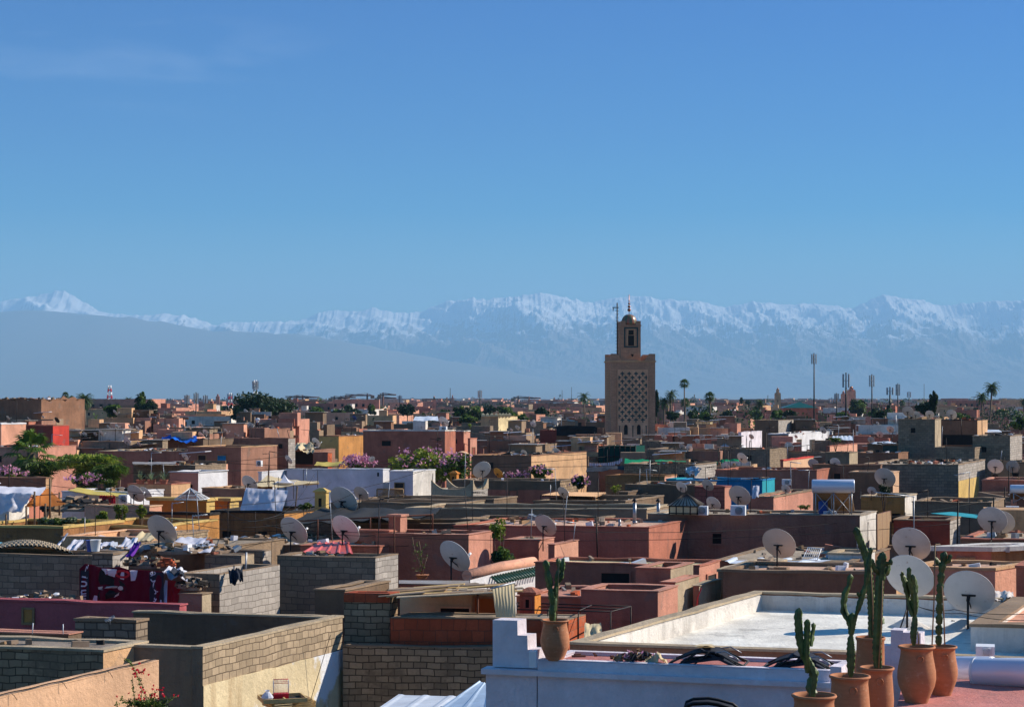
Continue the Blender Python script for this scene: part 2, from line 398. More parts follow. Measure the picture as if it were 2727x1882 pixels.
# thin cirrus high on the left
tc = wn.new('ShaderNodeTexCoord'); mp = wn.new('ShaderNodeMapping'); mp.inputs['Scale'].default_value = (7, 7, 34); mp.inputs['Rotation'].default_value = (0, radians(6), 0)
wl.new(tc.outputs['Generated'], mp.inputs[0])
cn = wn.new('ShaderNodeTexNoise'); cn.inputs['Scale'].default_value = 1.6; cn.inputs['Detail'].default_value = 7; cn.inputs['Roughness'].default_value = 0.55; cn.inputs['Distortion'].default_value = 0.6
wl.new(mp.outputs[0], cn.inputs['Vector'])
cr = wn.new('ShaderNodeValToRGB'); cr.color_ramp.elements[0].position = 0.5; cr.color_ramp.elements[1].position = 0.85; wl.new(cn.outputs[0], cr.inputs[0])
def wmath(op, a, b):
    n = wn.new('ShaderNodeMath'); n.operation = op
    for i, x in enumerate((a, b)):
        if hasattr(x, 'is_output'): wl.new(x, n.inputs[i])
        else: n.inputs[i].default_value = x
    return n.outputs[0]
sx = wn.new('ShaderNodeSeparateXYZ'); wl.new(tc.outputs['Generated'], sx.inputs[0])
def band(x, c, hw):
    return wmath('MAXIMUM', wmath('SUBTRACT', 1.0, wmath('DIVIDE', wmath('ABSOLUTE', wmath('SUBTRACT', x, c), 0), hw)), 0.0)
m2 = wmath('MULTIPLY', band(sx.outputs[0], -0.2, 0.13), band(sx.outputs[2], 0.178, 0.035))
fac = wmath('MULTIPLY', wmath('MINIMUM', wmath('MULTIPLY', m2, 2.2), 1.0), wmath('MULTIPLY', cr.outputs[0], 0.11))
cm = wn.new('ShaderNodeMix'); cm.data_type = 'RGBA'; wl.new(fac, cm.inputs[0]); wl.new(hs.outputs[0], cm.inputs[6]); cm.inputs[7].default_value = (6.5, 7.0, 7.8, 1)
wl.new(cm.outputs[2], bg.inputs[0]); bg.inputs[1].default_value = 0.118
SC.view_settings.view_transform = 'Standard'; SC.view_settings.look = 'None'; SC.view_settings.gamma = 1; SC.view_settings.exposure = 0.62
cy = SC.cycles; cy.max_bounces = 6; cy.diffuse_bounces = 3; cy.transparent_max_bounces = 16; cy.volume_bounces = 1
cy.use_denoising = True; cy.sample_clamp_indirect = 4
# ------------------------------------------------------------------ ground, mountains, haze
g = MB(); g.grid(lambda a, b: ((a-0.5)*90000, -300+b*60000, -0.02), 12, 12)
t = NT('dusty_ground'); pos, uv, z = t.wallco()
n = t.noise(pos, 0.004, 8, 0.7); t.link(t.mix(t.ramp(n, 0.35, 0.65), lin((120,92,74)), lin((84,86,62))), t.b.inputs['Base Color']); t.done(0.95, 0.1)
tag(g.build('ground', t.m), kind='structure')

SKYL = [(-400,835),(-200,822),(-100,812),(0,800),(60,792),(110,782),(150,769),(172,768),(185,776),(215,795),(250,815),(290,831),(360,836),(400,837),(430,834),(490,838),(540,851),(570,861),(600,856),(700,855),(800,850),(850,830),(890,822),(950,827),(1000,816),(1035,822),(1060,830),(1090,827),(1130,825),(1170,808),(1200,800),(1260,790),(1300,793),(1330,790),(1400,783),(1440,778),(1480,783),(1500,786),(1540,795),(1580,800),(1640,790),(1700,784),(1760,797),(1850,797),(1930,813),(2000,803),(2080,808),(2160,805),(2220,808),(2270,819),(2300,800),(2350,783),(2400,790),(2450,800),(2500,808),(2560,803),(2640,801),(2727,797),(2900,803),(3200,830)]
FOOT = [(-400,835),(-100,825),(0,824),(70,822),(140,825),(220,830),(290,835),(350,841),(420,851),(500,864),(560,874),(640,880),(760,884),(850,892),(950,910),(1100,940),(1300,975),(1500,1005),(1900,1040),(2700,1052),(3200,1055)]
def interp(T, u):
    if u <= T[0][0]: return T[0][1]
    for (a, b), (c, d) in zip(T, T[1:]):
        if u <= c:
            k = (u-a)/(c-a); return b+(d-b)*k
    return T[-1][1]
def rng(name, T, D0, DR, D1, nu, nv, amp, seed, u0=-400, u1=3130):
    mb = MB()
    def fn(a, b):
        u = u0+(u1-u0)*a; D = D0+(D1-D0)*b; Dr = DR+900*noise.noise((u/260, seed, 0))
        x = (u-U0)/F*Dr*(0.75+0.25*D/Dr); zr = (V0-interp(T, u))/F*Dr
        # rough up the skyline a little
        zr += (26 if amp > 100 else 1.5)*noise.fractal((u/14, seed*3, 0), 0.9, 2.1, 4)
        if D <= Dr: k = (D-D0)/(Dr-D0); env = k**1.35
        else: k = 1-(D-Dr)/(D1-Dr+1); env = max(0, k)**0.9
        wx = 500*noise.noise((x/2600, D/2600, seed)); wy = 500*noise.noise((x/2600, D/2600, seed+9))
        q = Vector(((x+0.55*D+wx)/2300, (D-0.3*x+wy)/5200, seed))
        q2 = Vector(((x-0.45*D+wy)/1300, (D+0.2*x+wx)/2400, seed+5))
        rdg = 0.75*(noise.ridged_multi_fractal(q, 0.9, 2.1, 6, 1.0, 2.0)/2.4-0.55)+0.35*(noise.ridged_multi_fractal(q2, 0.8, 2.2, 6, 1.0, 2.0)/2.4-0.55)
        z = zr*env + amp*min(1, env*1.6)*rdg*(4*env*(1-env))**0.6*(zr/2000)
        return (x, D, max(z, -5)+ (0 if z > 0 else 0))
    mb.grid(fn, nu, nv, smooth=amp < 100)
    return mb
t = NT('mountain_rock'); gpos, uv, z = t.wallco()
n1 = t.noise(gpos, 0.0011, 8, 0.7); n2 = t.noise(gpos, 0.005, 8, 0.8)
rock = t.mix(n2, lin((122,110,100)), lin((84,80,78)))
ge = t.new('ShaderNodeNewGeometry'); sn = t.new('ShaderNodeSeparateXYZ'); t.link(ge.outputs['Normal'], sn.inputs[0])
hh = t.math('ADD', z, t.math('MULTIPLY', t.math('SUBTRACT', n1, 0.5), 1000))
hh = t.math('ADD', hh, t.math('MULTIPLY', t.math('SUBTRACT', n2, 0.5), 1300))
hh = t.math('ADD', hh, t.math('MULTIPLY', t.math('SUBTRACT', sn.outputs[2], 0.75), 1500))
snow = t.ramp(t.math('DIVIDE', hh, 3000), 0.46, 0.53)
t.link(t.mix(snow, rock, (0.84,0.85,0.88)), t.b.inputs['Base Color']); t.done(0.8, 0.2)
tag(rng('m', SKYL, 30000, 39500, 43500, 1000, 110, 1150, 3.1).build('snowy_mountains', t.m), kind='structure')
t2 = NT('foothill_scrub'); gp, uv, z = t2.wallco()
t2.link(t2.mix(t2.noise(gp, 0.002, 8, 0.7), lin((104,102,84)), lin((126,112,96))), t2.b.inputs['Base Color']); t2.done(0.95, 0.1)
tag(rng('f', FOOT, 24000, 33500, 36500, 300, 40, 12, 8.4).build('foothills', t2.m), kind='structure')

hz = MB(); hz.box((0, 21000, 1250), (60000, 47000, 2520+0))
hzm = bpy.data.materials.new('pale_haze'); hzm.use_nodes = True; hn = hzm.node_tree
for x in list(hn.nodes):
    if x.type == 'BSDF_PRINCIPLED': hn.nodes.remove(x)
pv = hn.nodes.new('ShaderNodeVolumePrincipled'); pv.inputs['Color'].default_value = (0.335, 0.62, 0.91, 1)
pv.inputs['Density'].default_value = 5.2e-5; pv.inputs['Anisotropy'].default_value = 0.0
hn.links.new(pv.outputs[0], hn.nodes['Material Output'].inputs['Volume'])
ho = hz.build('haze', hzm); tag(ho, kind='stuff')
ho['label'] = 'pale blue air over the whole city'
# ------------------------------------------------------------------ kits of things
def solve(uL, uC, uR, vC, D, thF, thS, L=None, W=None):
    C = P(uC, vC, D); cf, sf = cos(radians(thF)), sin(radians(thF)); cs, ss = cos(radians(thS)), sin(radians(thS))
    if L is None:
        k = (uL-U0)/F; L = (C.x-k*C.y)/(cf+k*sf)
    if W is None:
        k = (uR-U0)/F; den = ss-k*cs
        W = (k*C.y-C.x)/den if den > 0.03 else 4.0
        W = max(0.2, min(W, 40))
    A = (C.x-L*cf, C.y+L*sf)                     # front left
    B = (C.x, C.y)                               # front right
    Cc = (C.x+W*ss, C.y+W*cs)                    # back right
    Dd = (A[0]+W*ss, A[1]+W*cs)
    return A, B, Cc, Dd, C.z, L, W
def lerp2(a, b, t): return (a[0]+(b[0]-a[0])*t, a[1]+(b[1]-a[1])*t)
def dist2(a, b): return sqrt((a[0]-b[0])**2+(a[1]-b[1])**2)
def off(poly, t):
    """move a convex quad's corners inwards by t"""
    n = len(poly); out = []
    for i in range(n):
        p, a, b = Vector(poly[i]), Vector(poly[i-1]), Vector(poly[(i+1) % n])
        e1 = (a-p).normalized(); e2 = (b-p).normalized(); s_ = abs(e1.x*e2.y-e1.y*e2.x) or 1
        q = p+(e1+e2)*(t/s_); out.append((q.x, q.y))
    return out
def wallgrid(mb, a, b, z0, z1a, z1b, mi, jit=0.015, seed=0, step=0.9):
    n = max(1, int(dist2(a, b)/step)); n = min(n, 14); vs = []
    for i in range(n+1):
        p = lerp2(a, b, i/n); j = (noise.noise((p[0]*1.7, p[1]*1.7, seed))*jit*2) if 0 < i < n else 0
        vs += [(p[0], p[1], z0), (p[0], p[1], z1a+(z1b-z1a)*i/n+j)]
    mb.add(vs, [(2*i, 2*i+2, 2*i+3, 2*i+1) for i in range(n)], mi)
    return [v for v in vs[1::2]]
def house(name, label, cat, uL, uC, uR, vC, D, m, mR=None, par=0.45, t=0.18, L=None, W=None, thF=14, thS=23, cope=None, floor='roofdust',
          z0=0.0, group=None, wins=(), lean=0.0, over=0.03, copeh=0.06, fh=None, jit=0.035):
    """flat-roofed masonry box: outer walls, parapet with its inner faces, coping and a terrace inside.
       wins: (face, a0, a1, z_top_below_parapet, z_bottom_below_parapet, colour) with face F or R and a in 0..1 from the near corner"""
    A, B, Cc, Dd, z, L, W = solve(uL, uC, uR, vC, D, thF, thS, L, W); jit *= min(1.0, max(0.3, D/90))
    r = Root(name, (B[0], B[1], z0), label, cat, group)
    q = [A, B, Cc, Dd]; zt = [z+lean, z, z, z+lean]
    mb = MB()
    for i, mi in ((0, 0), (1, 1), (2, 0), (3, 1)):
        wallgrid(mb, q[i], q[(i+1) % 4], z0, zt[i], zt[(i+1) % 4], mi, jit, D)
    tt = min(t, L*0.3, W*0.3); qi = off(q, tt)
    if par > 0:
        for i in range(4):
            j = (i+1) % 4
            mb.quad((qi[j][0], qi[j][1], z-par), (qi[i][0], qi[i][1], z-par), (qi[i][0], qi[i][1], zt[i]), (qi[j][0], qi[j][1], zt[j]), 0 if i % 2 == 0 else 1)
    mats = [m, mR or m]
    wall = r.part(mb, 'wall', mats)
    # coping ring with a real step
    cb = MB(); qo = off(q, -over); qc = off(q, tt+over)
    ring = []
    for i in range(4):
        j = (i+1) % 4; n = 1
        a0, a1, b1, b0 = qo[i], qo[j], qc[j], qc[i]
        NS = max(1, min(14, int(dist2(a0, a1)/0.8))); vs = []
        for k in range(NS+1):
            f = k/NS; e0, e1 = lerp2(a0, a1, f), lerp2(b0, b1, f); zz = zt[i]+(zt[j]-zt[i])*f+0.004
            jj = max(-0.5*copeh, noise.noise((e0[0]*1.7, e0[1]*1.7, D))*jit*2) if 0 < k < NS else 0
            kk = noise.noise((e0[0]*3.1, e0[1]*3.1, D+5))*min(0.02, jit) if 0 < k < NS else 0
            vs += [(e0[0]+kk, e0[1]+kk, zz+min(0, jj)), (e1[0], e1[1], zz+min(0, jj)), (e1[0], e1[1], zz+copeh+jj), (e0[0]+kk, e0[1]+kk, zz+copeh+jj*1.3)]
        cb.add(vs, [q for k in range(NS) for q in ((4*k+3, 4*k+7, 4*k+6, 4*k+2), (4*k, 4*k+4, 4*k+7, 4*k+3), (4*k+1, 4*k+2, 4*k+6, 4*k+5), (4*k, 4*k+1, 4*k+5, 4*k+4))])
    r.part(cb, 'coping', cope or m)
    fb = MB(); zz = z-par+0.01 if par > 0 else z+0.002
    fb.quad(*[(p[0], p[1], zz) for p in off(q, tt*0.98)])
    r.part(fb, 'roof', floor)
    for wv in wins:
        face, a0, a1, d0, d1, colr = wv[:6]
        pa, pb = (B, A) if face == 'F' else (B, Cc)
        e0, e1 = lerp2(pa, pb, a0), lerp2(pa, pb, a1)
        d = Vector((pb[0]-pa[0], pb[1]-pa[1])).normalized()
        nrm = Vector((d.y, -d.x)) if face == 'R' else Vector((-d.y, d.x))
        wb = MB(); fr = MB()
        def pt(e, zq, o): return (e[0]+nrm.x*o, e[1]+nrm.y*o, zq)
        def slab(mbx, x0, x1, zt_, zb_, o0, o1):
            vs = [pt(x0, zb_, o0), pt(x1, zb_, o0), pt(x1, zb_, o1), pt(x0, zb_, o1), pt(x0, zt_, o0), pt(x1, zt_, o0), pt(x1, zt_, o1), pt(x0, zt_, o1)]
            mbx.add(vs, [(0,3,2,1),(4,5,6,7),(0,1,5,4),(1,2,6,5),(2,3,7,6),(3,0,4,7)])
        slab(wb, e0, e1, z-d0, z-d1, -0.05, 0.012)
        fw = 0.06
        ln = dist2(e0, e1) or 1
        f0, f1 = lerp2(e0, e1, -fw/ln), lerp2(e0, e1, 1+fw/ln)
        slab(fr, f0, e0, z-d0+fw, z-d1-fw, -0.02, 0.05); slab(fr, e1, f1, z-d0+fw, z-d1-fw, -0.02, 0.05)
        slab(fr, e0, e1, z-d0+fw, z-d0, -0.02, 0.05); slab(fr, e0, e1, z-d1, z-d1-fw, -0.02, 0.07)
        if len(wv) > 6:
            for k in range(1, wv[6]):
                xx = lerp2(e0, e1, k/wv[6]); xy = lerp2(e0, e1, k/wv[6]+0.03/ln); slab(fr, xx, xy, z-d0, z-d1, 0.012, 0.03)
        pane = r.part(wb, 'window' if d1-d0 < 1.6 else 'door', colr)
        f = r.part(fr, 'frame', 'wood' if colr != 'black' else (mR or m) if face == 'R' else m, parent=pane)
    r.info = (A, B, Cc, Dd, z, par)
    return r

# --- satellite dishes
def make_dish(mat, back='steel'):
    root = bpy.data.objects.new('satellite_dish', None); COL.objects.link(root)
    az, el = radians(38), radians(33)
    n = Vector((sin(az)*cos(el), cos(az)*cos(el), sin(el))); a = n.cross(Vector((0,0,1))).normalized(); b = a.cross(n).normalized()
    m = MB(); R = 0.5; ns, nr = 32, 7
    def pt(k, t, o): 
        r = R*k; return (a*cos(t)*r*0.94+b*sin(t)*r) + n*((k*k-1)*0.085+o)
    for side, o in ((0, 0.0), (1, -0.012)):
        vs = [pt(0, 0, o)]+[pt((i+1)/nr, 2*pi*j/ns, o) for i in range(nr) for j in range(ns)]
        fs = [(0, 1+j, 1+(j+1) % ns) for j in range(ns)]+[(1+i*ns+j, 1+(i+1)*ns+j, 1+(i+1)*ns+(j+1) % ns, 1+i*ns+(j+1) % ns) for i in range(nr-1) for j in range(ns)]
        m.add(vs, fs, smooth=True)
    rim = [pt(1.0, 2*pi*j/ns, -0.006) for j in range(ns+1)]
    m.tube(rim, 0.011, 6)
    refl = m.build('reflector', mat, root)
    br = MB(); c = n*-0.10
    br.tube([c, c+n*-0.10+Vector((0,0,-0.04))], 0.035, 8)
    br.box(c+n*0.01, (0.26, 0.05, 0.03), -az); br.tube([c+n*-0.1, c+b*-0.22+n*-0.0], 0.015, 6); br.tube([c+b*-0.2, c+b*-0.34+n*0.05], 0.013, 6)
    br.tube([c+a*0.12, c+a*-0.12], 0.02, 6)
    br.build('bracket', 'iron', root)
    ms = MB(); p = c+n*-0.10+Vector((0,0,-0.02)); ms.tube([p+Vector((0,0,0.08)), (p.x, p.y, -1.02)], 0.023, 8)
    ms.tube([(p.x, p.y, -0.62), (p.x-0.18, p.y-0.1, -1.0)], 0.014, 6)
    ms.build('mast', 'iron', root)
    ar = MB(); s0 = b*-0.5+n*-0.01; e = n*0.52+b*-0.34; ar.tube([s0, e], 0.014, 6); fa = ar.build('feed_arm', back, root)
    ln = MB(); ln.tube([e+n*0.05, e-n*0.06], 0.035, 8); ln.tube([e-n*0.05, e+Vector((0,0,-0.06))-n*0.03], 0.028, 8); ln.build('receiver', 'whitepaint', fa)
    return root

# --- foliage
def rdir(R):
    while True:
        v = Vector((R.uniform(-1,1), R.uniform(-1,1), R.uniform(-1,1)))
        if 0.05 < v.length < 1: return v.normalized()
def leaves(mb, c, rad, n, size, R, shell=0.55, mi=0, flat=1.0, low=-1.0):
    c = Vector(c); rad = Vector(rad)
    for _ in range(n):
        d = rdir(R)
        if d.z < low: d.z = -d.z
        k = shell+(1-shell)*R.random()**0.7
        p = c+Vector((d.x*rad.x, d.y*rad.y, d.z*rad.z))*k
        a = (d+rdir(R)*0.9).normalized(); b = a.cross(rdir(R)).normalized(); cc = a.cross(b)
        s = size*R.uniform(0.6, 1.3)
        mb.add([p-b*s*0.5, p+cc*s*0.35, p+b*s*0.6, p-cc*s*0.35], [(0,1,2,3)], mi)
def bushcrown(c, rad, clumps, per, size, R, mb=None, mis=(0,), cs=0.42):
    mb = mb or MB(); c = Vector(c); rad = Vector(rad)
    for i in range(clumps):
        d = rdir(R); k = R.uniform(0.25, 0.82)
        cc = c+Vector((d.x*rad.x, d.y*rad.y, d.z*rad.z))*k
        rr = R.uniform(0.6, 1.15)*cs
        leaves(mb, cc, rad*rr, per, size, R, 0.35, mis[i % len(mis)])
    return mb
def tree(name, label, cat, base, h, rx, rz, leafs, size, clumps=26, per=60, seed=1, trunk_r=0.18, ry=None, group=None, ct=0.62, cs=0.42):
    R = random.Random(seed); base = Vector(base)
    r = Root(name, base, label, cat, group)
    ctr = base+Vector((0, 0, h-rz))
    tb = MB(); fork = base+Vector((0, 0, max(0.3, (h-2*rz)+rz*0.5)))
    tb.tube([base, base.lerp(fork, 0.5)+Vector((0.05*rx, 0, 0)), fork], [trunk_r*1.3, trunk_r, trunk_r*0.75], 9)
    for k in range(6):
        a = k*2*pi/6+R.uniform(-.3,.3); e = ctr+Vector((cos(a)*rx*0.55, sin(a)*(ry or rx)*0.55, R.uniform(-0.3, 0.5)*rz))
        tb.tube([fork, fork.lerp(e, 0.5)+Vector((0,0,0.08*rz)), e], [trunk_r*0.6, trunk_r*0.35, trunk_r*0.12], 6)
    r.part(tb, 'trunk', 'trunk')
    mb = bushcrown(ctr, (rx, ry or rx, rz), clumps, per, size, R, None, tuple(range(len(leafs))), cs)
    r.part(mb, 'crown', list(leafs))
    return r
def fanpalm(name, label, base, h, cr, leafm='leafpalm', nf=42, seed=1, tr=0.22, skirt=True, group=None, seg=11, droop=0.9, fanw=1.0):
    R = random.Random(seed); base = Vector(base); r = Root(name, base, label, 'palm tree', group)
    top = base+Vector((R.uniform(-.02,.02)*h, 0, h-cr)); tb = MB()
    tb.tube([base, base.lerp(top, 0.5)+Vector((R.uniform(-.01,.01)*h,0,0)), top], [tr*1.35, tr, tr*0.9], 10); r.part(tb, 'trunk', 'trunk')
    mb = MB()
    for i in range(nf):
        az = i*2.39996+R.uniform(-.2,.2); el = radians(85-135*(i/nf)**0.9)
        d = Vector((cos(az)*cos(el), sin(az)*cos(el), sin(el)))
        st = cr*R.uniform(0.42, 0.56); e = top+d*st+Vector((0,0,-0.05*cr))
        side = d.cross(Vector((0,0,1)));  side = side.normalized() if side.length > 0.05 else Vector((1,0,0))
        up = side.cross(d).normalized()
        mb.add([top+side*0.02*cr, top-side*0.02*cr, e-side*0.012*cr, e+side*0.012*cr], [(0,1,2,3)], 0)
        for k in range(seg):                     # folded fingers of the fan
            t = (k/(seg-1)-0.5)*radians(205)
            dd = (d*cos(t)+side*sin(t)).normalized(); ln = cr*R.uniform(0.48, 0.6)*(1-0.28*abs(t)/1.8)
            m1 = e+dd*ln*0.55+up*0.05*cr; tip = e+dd*ln+Vector((0,0,-droop*ln*0.35)); wd = cr*0.045*fanw
            sd_ = dd.cross(up).normalized()*wd
            mb.add([e, m1-sd_, tip, m1+sd_], [(0,1,2,3)], 0)
    r.part(mb, 'crown', leafm)
    if skirt:
        sk = MB()
        for i in range(26):
            az = i*2.4; d = Vector((cos(az), sin(az), 0)); z_ = R.uniform(0.0, 0.9)*cr
            p = top+Vector((0,0,-z_*0.9)); q = p+d*cr*0.32*(1-z_/cr*0.5)+Vector((0,0,-cr*0.5)); s_ = d.cross(Vector((0,0,1)))*cr*0.09
            sk.add([p-s_*.5, p+s_*.5, q+s_, q-s_], [(0,1,2,3)])
        r.part(sk, 'dead_fronds', 'wood')
    return r
def datepalm(name, label, base, h, cr, leafm='leafpalm', nf=46, seed=1, tr=0.25, group=None, nl=16, thick=1.0):
    R = random.Random(seed); base = Vector(base); r = Root(name, base, label, 'palm tree', group)
    lean = Vector((R.uniform(-.04,.04)*h, 0, 0)); top = base+Vector((0,0,h-cr*0.62))+lean; tb = MB()
    tb.tube([base, base.lerp(top, 0.5)-lean*0.3, top], [tr*1.2, tr*0.9, tr], 10); r.part(tb, 'trunk', 'trunk')
    mb = MB()
    for i in range(nf):
        az = i*2.39996+R.uniform(-.2,.2); el = radians(78-118*(i/nf)); L = cr*R.uniform(0.85, 1.1)
        hd = Vector((cos(az), sin(az), 0)); side = Vector((-sin(az), cos(az), 0))
        pts = []; p = top.copy(); e = el
        for k in range(6):
            pts.append(p.copy()); p = p+(hd*cos(e)+Vector((0,0,1))*sin(e))*L/5; e -= radians(17)
        for k in range(5):
            w_ = 0.012*cr; mb.add([pts[k]-side*w_, pts[k]+side*w_, pts[k+1]+side*w_*.8, pts[k+1]-side*w_*.8], [(0,1,2,3)])
        for k in range(nl):
            t = 0.6+(k/nl)*4.3; i0 = min(4, int(t)); p0 = pts[i0].lerp(pts[i0+1], t-i0); dr = (pts[i0+1]-pts[i0]).normalized()
            ll = cr*0.27*(1-0.55*(k/nl))*R.uniform(.8,1.2)
            for s_ in (-1, 1):
                tip = p0+(side*s_*0.8+dr*0.7+Vector((0,0,-0.35+R.uniform(-.2,.2))))*ll; wv = dr*cr*0.018*thick
                mb.add([p0-wv, p0+wv, tip], [(0,1,2)])
    r.part(mb, 'crown', leafm)
    return r

# --- cloth, sheets, poles, small clutter
def sheet(name, label, cat, c4, mat, sag=0.0, fold=0.0, nu=16, nv=10, thick=0.02, group=None, wl_=6.0, kind=None, seed=0):
    """cloth or plate hung between four points (near-left, near-right, far-right, far-left)"""
    a, b, c, d = [Vector(x) for x in c4]; mb = MB()
    nn = (b-a).cross(d-a).normalized()
    def fn(o):
        def f(i, j):
            p = (a.lerp(b, i)).lerp(d.lerp(c, i), j)
            s_ = 4*i*(1-i)*0.5+4*j*(1-j)*0.5
            return p+Vector((0,0,-sag*s_*0.7))+nn*((fold*sin(i*wl_*pi+2*noise.noise((i*3, j*3, seed)))*(0.4+0.6*j) if wl_ > 8 else fold*2.2*noise.fractal((i*3.1, j*1.7, seed+fold*9), 0.7, 2.1, 4))+o)
        return f
    mb.grid(fn(0), nu, nv); mb.grid(fn(-thick), nu, nv)
    return one(mb, name, mat, label, cat, group, kind)
def corr_sheet(name, label, cat, c4, mat, pitch=0.15, amp=0.02, group=None, seed=0):
    a, b, c, d = [Vector(x) for x in c4]; mb = MB(); nn = (b-a).cross(d-a).normalized()
    n = max(6, int((b-a).length/pitch*4)); n = min(n, 160)
    for o in (0, -0.012):
        mb.grid(lambda i, j: (a.lerp(b, i)).lerp(d.lerp(c, i), j)+nn*(amp*(1 if (int(i*n+0.5) % 8) < 2 else -1)+o), n, 2, smooth=False)
    return one(mb, name, mat, label, cat, group)
def pole(name, label, cat, u, v0, v1, D, r=0.025, mat='iron', du=0, group=None, extra=None):
    a, b = P(u, v1, D), P(u+du, v0, D); mb = MB(); mb.tube([a, b], r, 6)
    if extra: extra(mb, a, b)
    return one(mb, name, mat, label, cat, group)
def yagi(mb, a, b, n=7, L=0.9, rr=0.008, tilt=0.25, back=-1):
    dx = Vector((cos(0.3), sin(0.3), tilt)).normalized()*back
    mb.tube([b, b+dx*L], rr*1.5, 5)
    for k in range(n):
        p = b+dx*L*(0.08+0.92*k/(n-1)); w_ = 0.22*(1-0.4*k/n); s_ = Vector((-0.3, 0.95, 0))*w_+Vector((0,0,0.1*w_)); mb.tube([p-s_, p+s_], rr, 4)
def rubble(name, label, cat, u, v, D, rx, ry, rz, n, mats, seed=1, size=(0.12, 0.3), group=None, flat=0.4, kind=None):
    R = random.Random(seed); c = P(u, v, D); mb = MB()
    for i in range(n):
        a = R.uniform(0, 2*pi); k = sqrt(R.random()); s_ = R.uniform(*size)
        x, y = c.x+rx*k*cos(a), c.y+ry*k*sin(a); z_ = c.z+(1-k)*rz*R.uniform(0.2, 1)+0.02
        mb.box((x, y, z_), (s_, s_*R.uniform(.4,.9), s_*R.uniform(.15, flat+.2)), R.uniform(0, 3), i % len(mats), R.uniform(-.5,.5))
    base = MB()
    mb.lathe([(0.001, rz*0.55), (rx*0.45, rz*0.35), (rx*.8, 0), (rx*.8, -0.1)], c, 12, len(mats), smooth=False)
    return one(mb, name, list(mats)+['rubblemat'], label, cat, group, kind)
# ------------------------------------------------------------------ the houses, nearest first
def clad(r, face, a0, a1, d0, d1, m, name='plaster_patch', o=0.02):
    A, B, Cc, Dd, z, par = r.info
    pa, pb = (B, A) if face == 'F' else (B, Cc)
    e0, e1 = lerp2(pa, pb, a0), lerp2(pa, pb, a1); d = Vector((pb[0]-pa[0], pb[1]-pa[1])).normalized()
    n = Vector((d.y, -d.x)) if face == 'R' else Vector((-d.y, d.x)); mb = MB(); N = 12
    for i in range(N):
        x0, x1 = lerp2(e0, e1, i/N), lerp2(e0, e1, (i+1)/N)
        j0, j1 = noise.noise((x0[0]*2, x0[1]*2, 5))*0.03, noise.noise((x1[0]*2, x1[1]*2, 5))*0.03
        vs = [(x0[0]+n.x*o, x0[1]+n.y*o, z-d1), (x1[0]+n.x*o, x1[1]+n.y*o, z-d1), (x1[0]+n.x*o, x1[1]+n.y*o, z-d0+j1), (x0[0]+n.x*o, x0[1]+n.y*o, z-d0+j0),
              (x0[0], x0[1], z-d0+j0), (x1[0], x1[1], z-d0+j1)]
        mb.add(vs, [(0,1,2,3), (3,2,5,4)])
    return r.part(mb, name, m)
HS = {}
def H(key, label, uL, uC, uR, vC, D, m, mR=None, name='flat_roofed_house', cat='house', **k):
    if 'wins' not in k and 74 < D < 260 and key not in ('g74b', 'yelA', 'yelB', 'whiteS', 'p53', 'pk62', 'l76', 'w77', 'far63', 'cren73', 'horned'):
        rw = random.Random(key); k['wins'] = [(('F', f_, f_+.42/max(1.5, (uC-uL)*D/F), dd_, dd_+.45, 'black')) for f_, dd_ in [(rw.uniform(.08, .85), rw.uniform(.5, .9)) for _ in range(rw.choice((0, 1, 1, 2)))]]
    HS[key] = house(name, label, cat, uL, uC, uR, vC, D, m, mR, **k); return HS[key]

# bottom left
H('peachwall', 'smooth peach plaster house wall with a black cable along its top, bottom left corner', -600, -236, 423, 1914, 30.5, 'peach', L=0.3, thS=22.4, par=0, copeh=0.03, over=0.0, t=0.2, floor='roofgrey', jit=0.01)
r = H('blockcream', 'sunlit block wall over stained cream plaster above the bird cage crates', 312, 540, 912, 1727, 39.8, 'cement', 'blocklit', par=0, t=0.1, L=0.24, cope='cementlit', copeh=0.05, floor='cement', over=0.02)
clad(r, 'R', 0.0, 1.0, 0.78, 9, 'creamstain')
H('courtfront', 'dark rendered courtyard front left of the sunlit block wall', 312, 534, 0, 1729, 39.95, 'cement', W=0.22, par=0, cope='cementlit', copeh=0.05, name='courtyard_wall', cat='wall')
H('courtfloor', 'small dark sunken courtyard roof behind the sunlit block wall', 300, 640, 0, 1800, 42.5, 'cementdark', W=4.6, par=0, cope='cement', copeh=0.02, floor='cementdark', name='courtyard_roof')
H('lefblock', 'tan concrete block house at the left edge below the pink wall', -150, 275, 345, 1736, 39.3, 'blocktan', 'tan', par=0, W=1.6, cope='cementlit', copeh=0.05, floor='roofgrey', thF=14)
H('darkwall', 'long dark rendered wall behind the small dark courtyard', 355, 900, 0, 1647, 48, 'cementdark', W=0.25, par=0, cope='cementlit', copeh=0.04, name='courtyard_wall', cat='wall')
H('pinkwall', 'magenta pink plastered house with a small framed niche below the maroon banner', -120, 478, 0, 1613, 51.5, 'pinkmag', W=0.35, par=0, cope='pinkmag', copeh=0.04, floor='roofpink', wins=[('F', 0.645, 0.685, 0.22, 0.58, 'ochre')])
H('rubblew', 'low crumbling stone wall with a thin aerial in front of the pink wall', 200, 362, 0, 1657, 46, 'stone', W=0.5, par=0, cope='cement', name='stone_wall', cat='wall', jit=0.05)
H('lowstrip', 'low dark concrete house edge with two short white pipes', -60, 182, 0, 1690, 43.2, 'cementdark', W=0.5, par=0, floor='roofpink', cope='terrapink', copeh=0.03)
H('greyblock', 'dark grey block house carrying the woven mat on its roof', -120, 245, 342, 1481, 59, 'block', 'blocklight', par=0.3, floor='roofdust', cope='cement', copeh=0.02, over=0, jit=0.04)
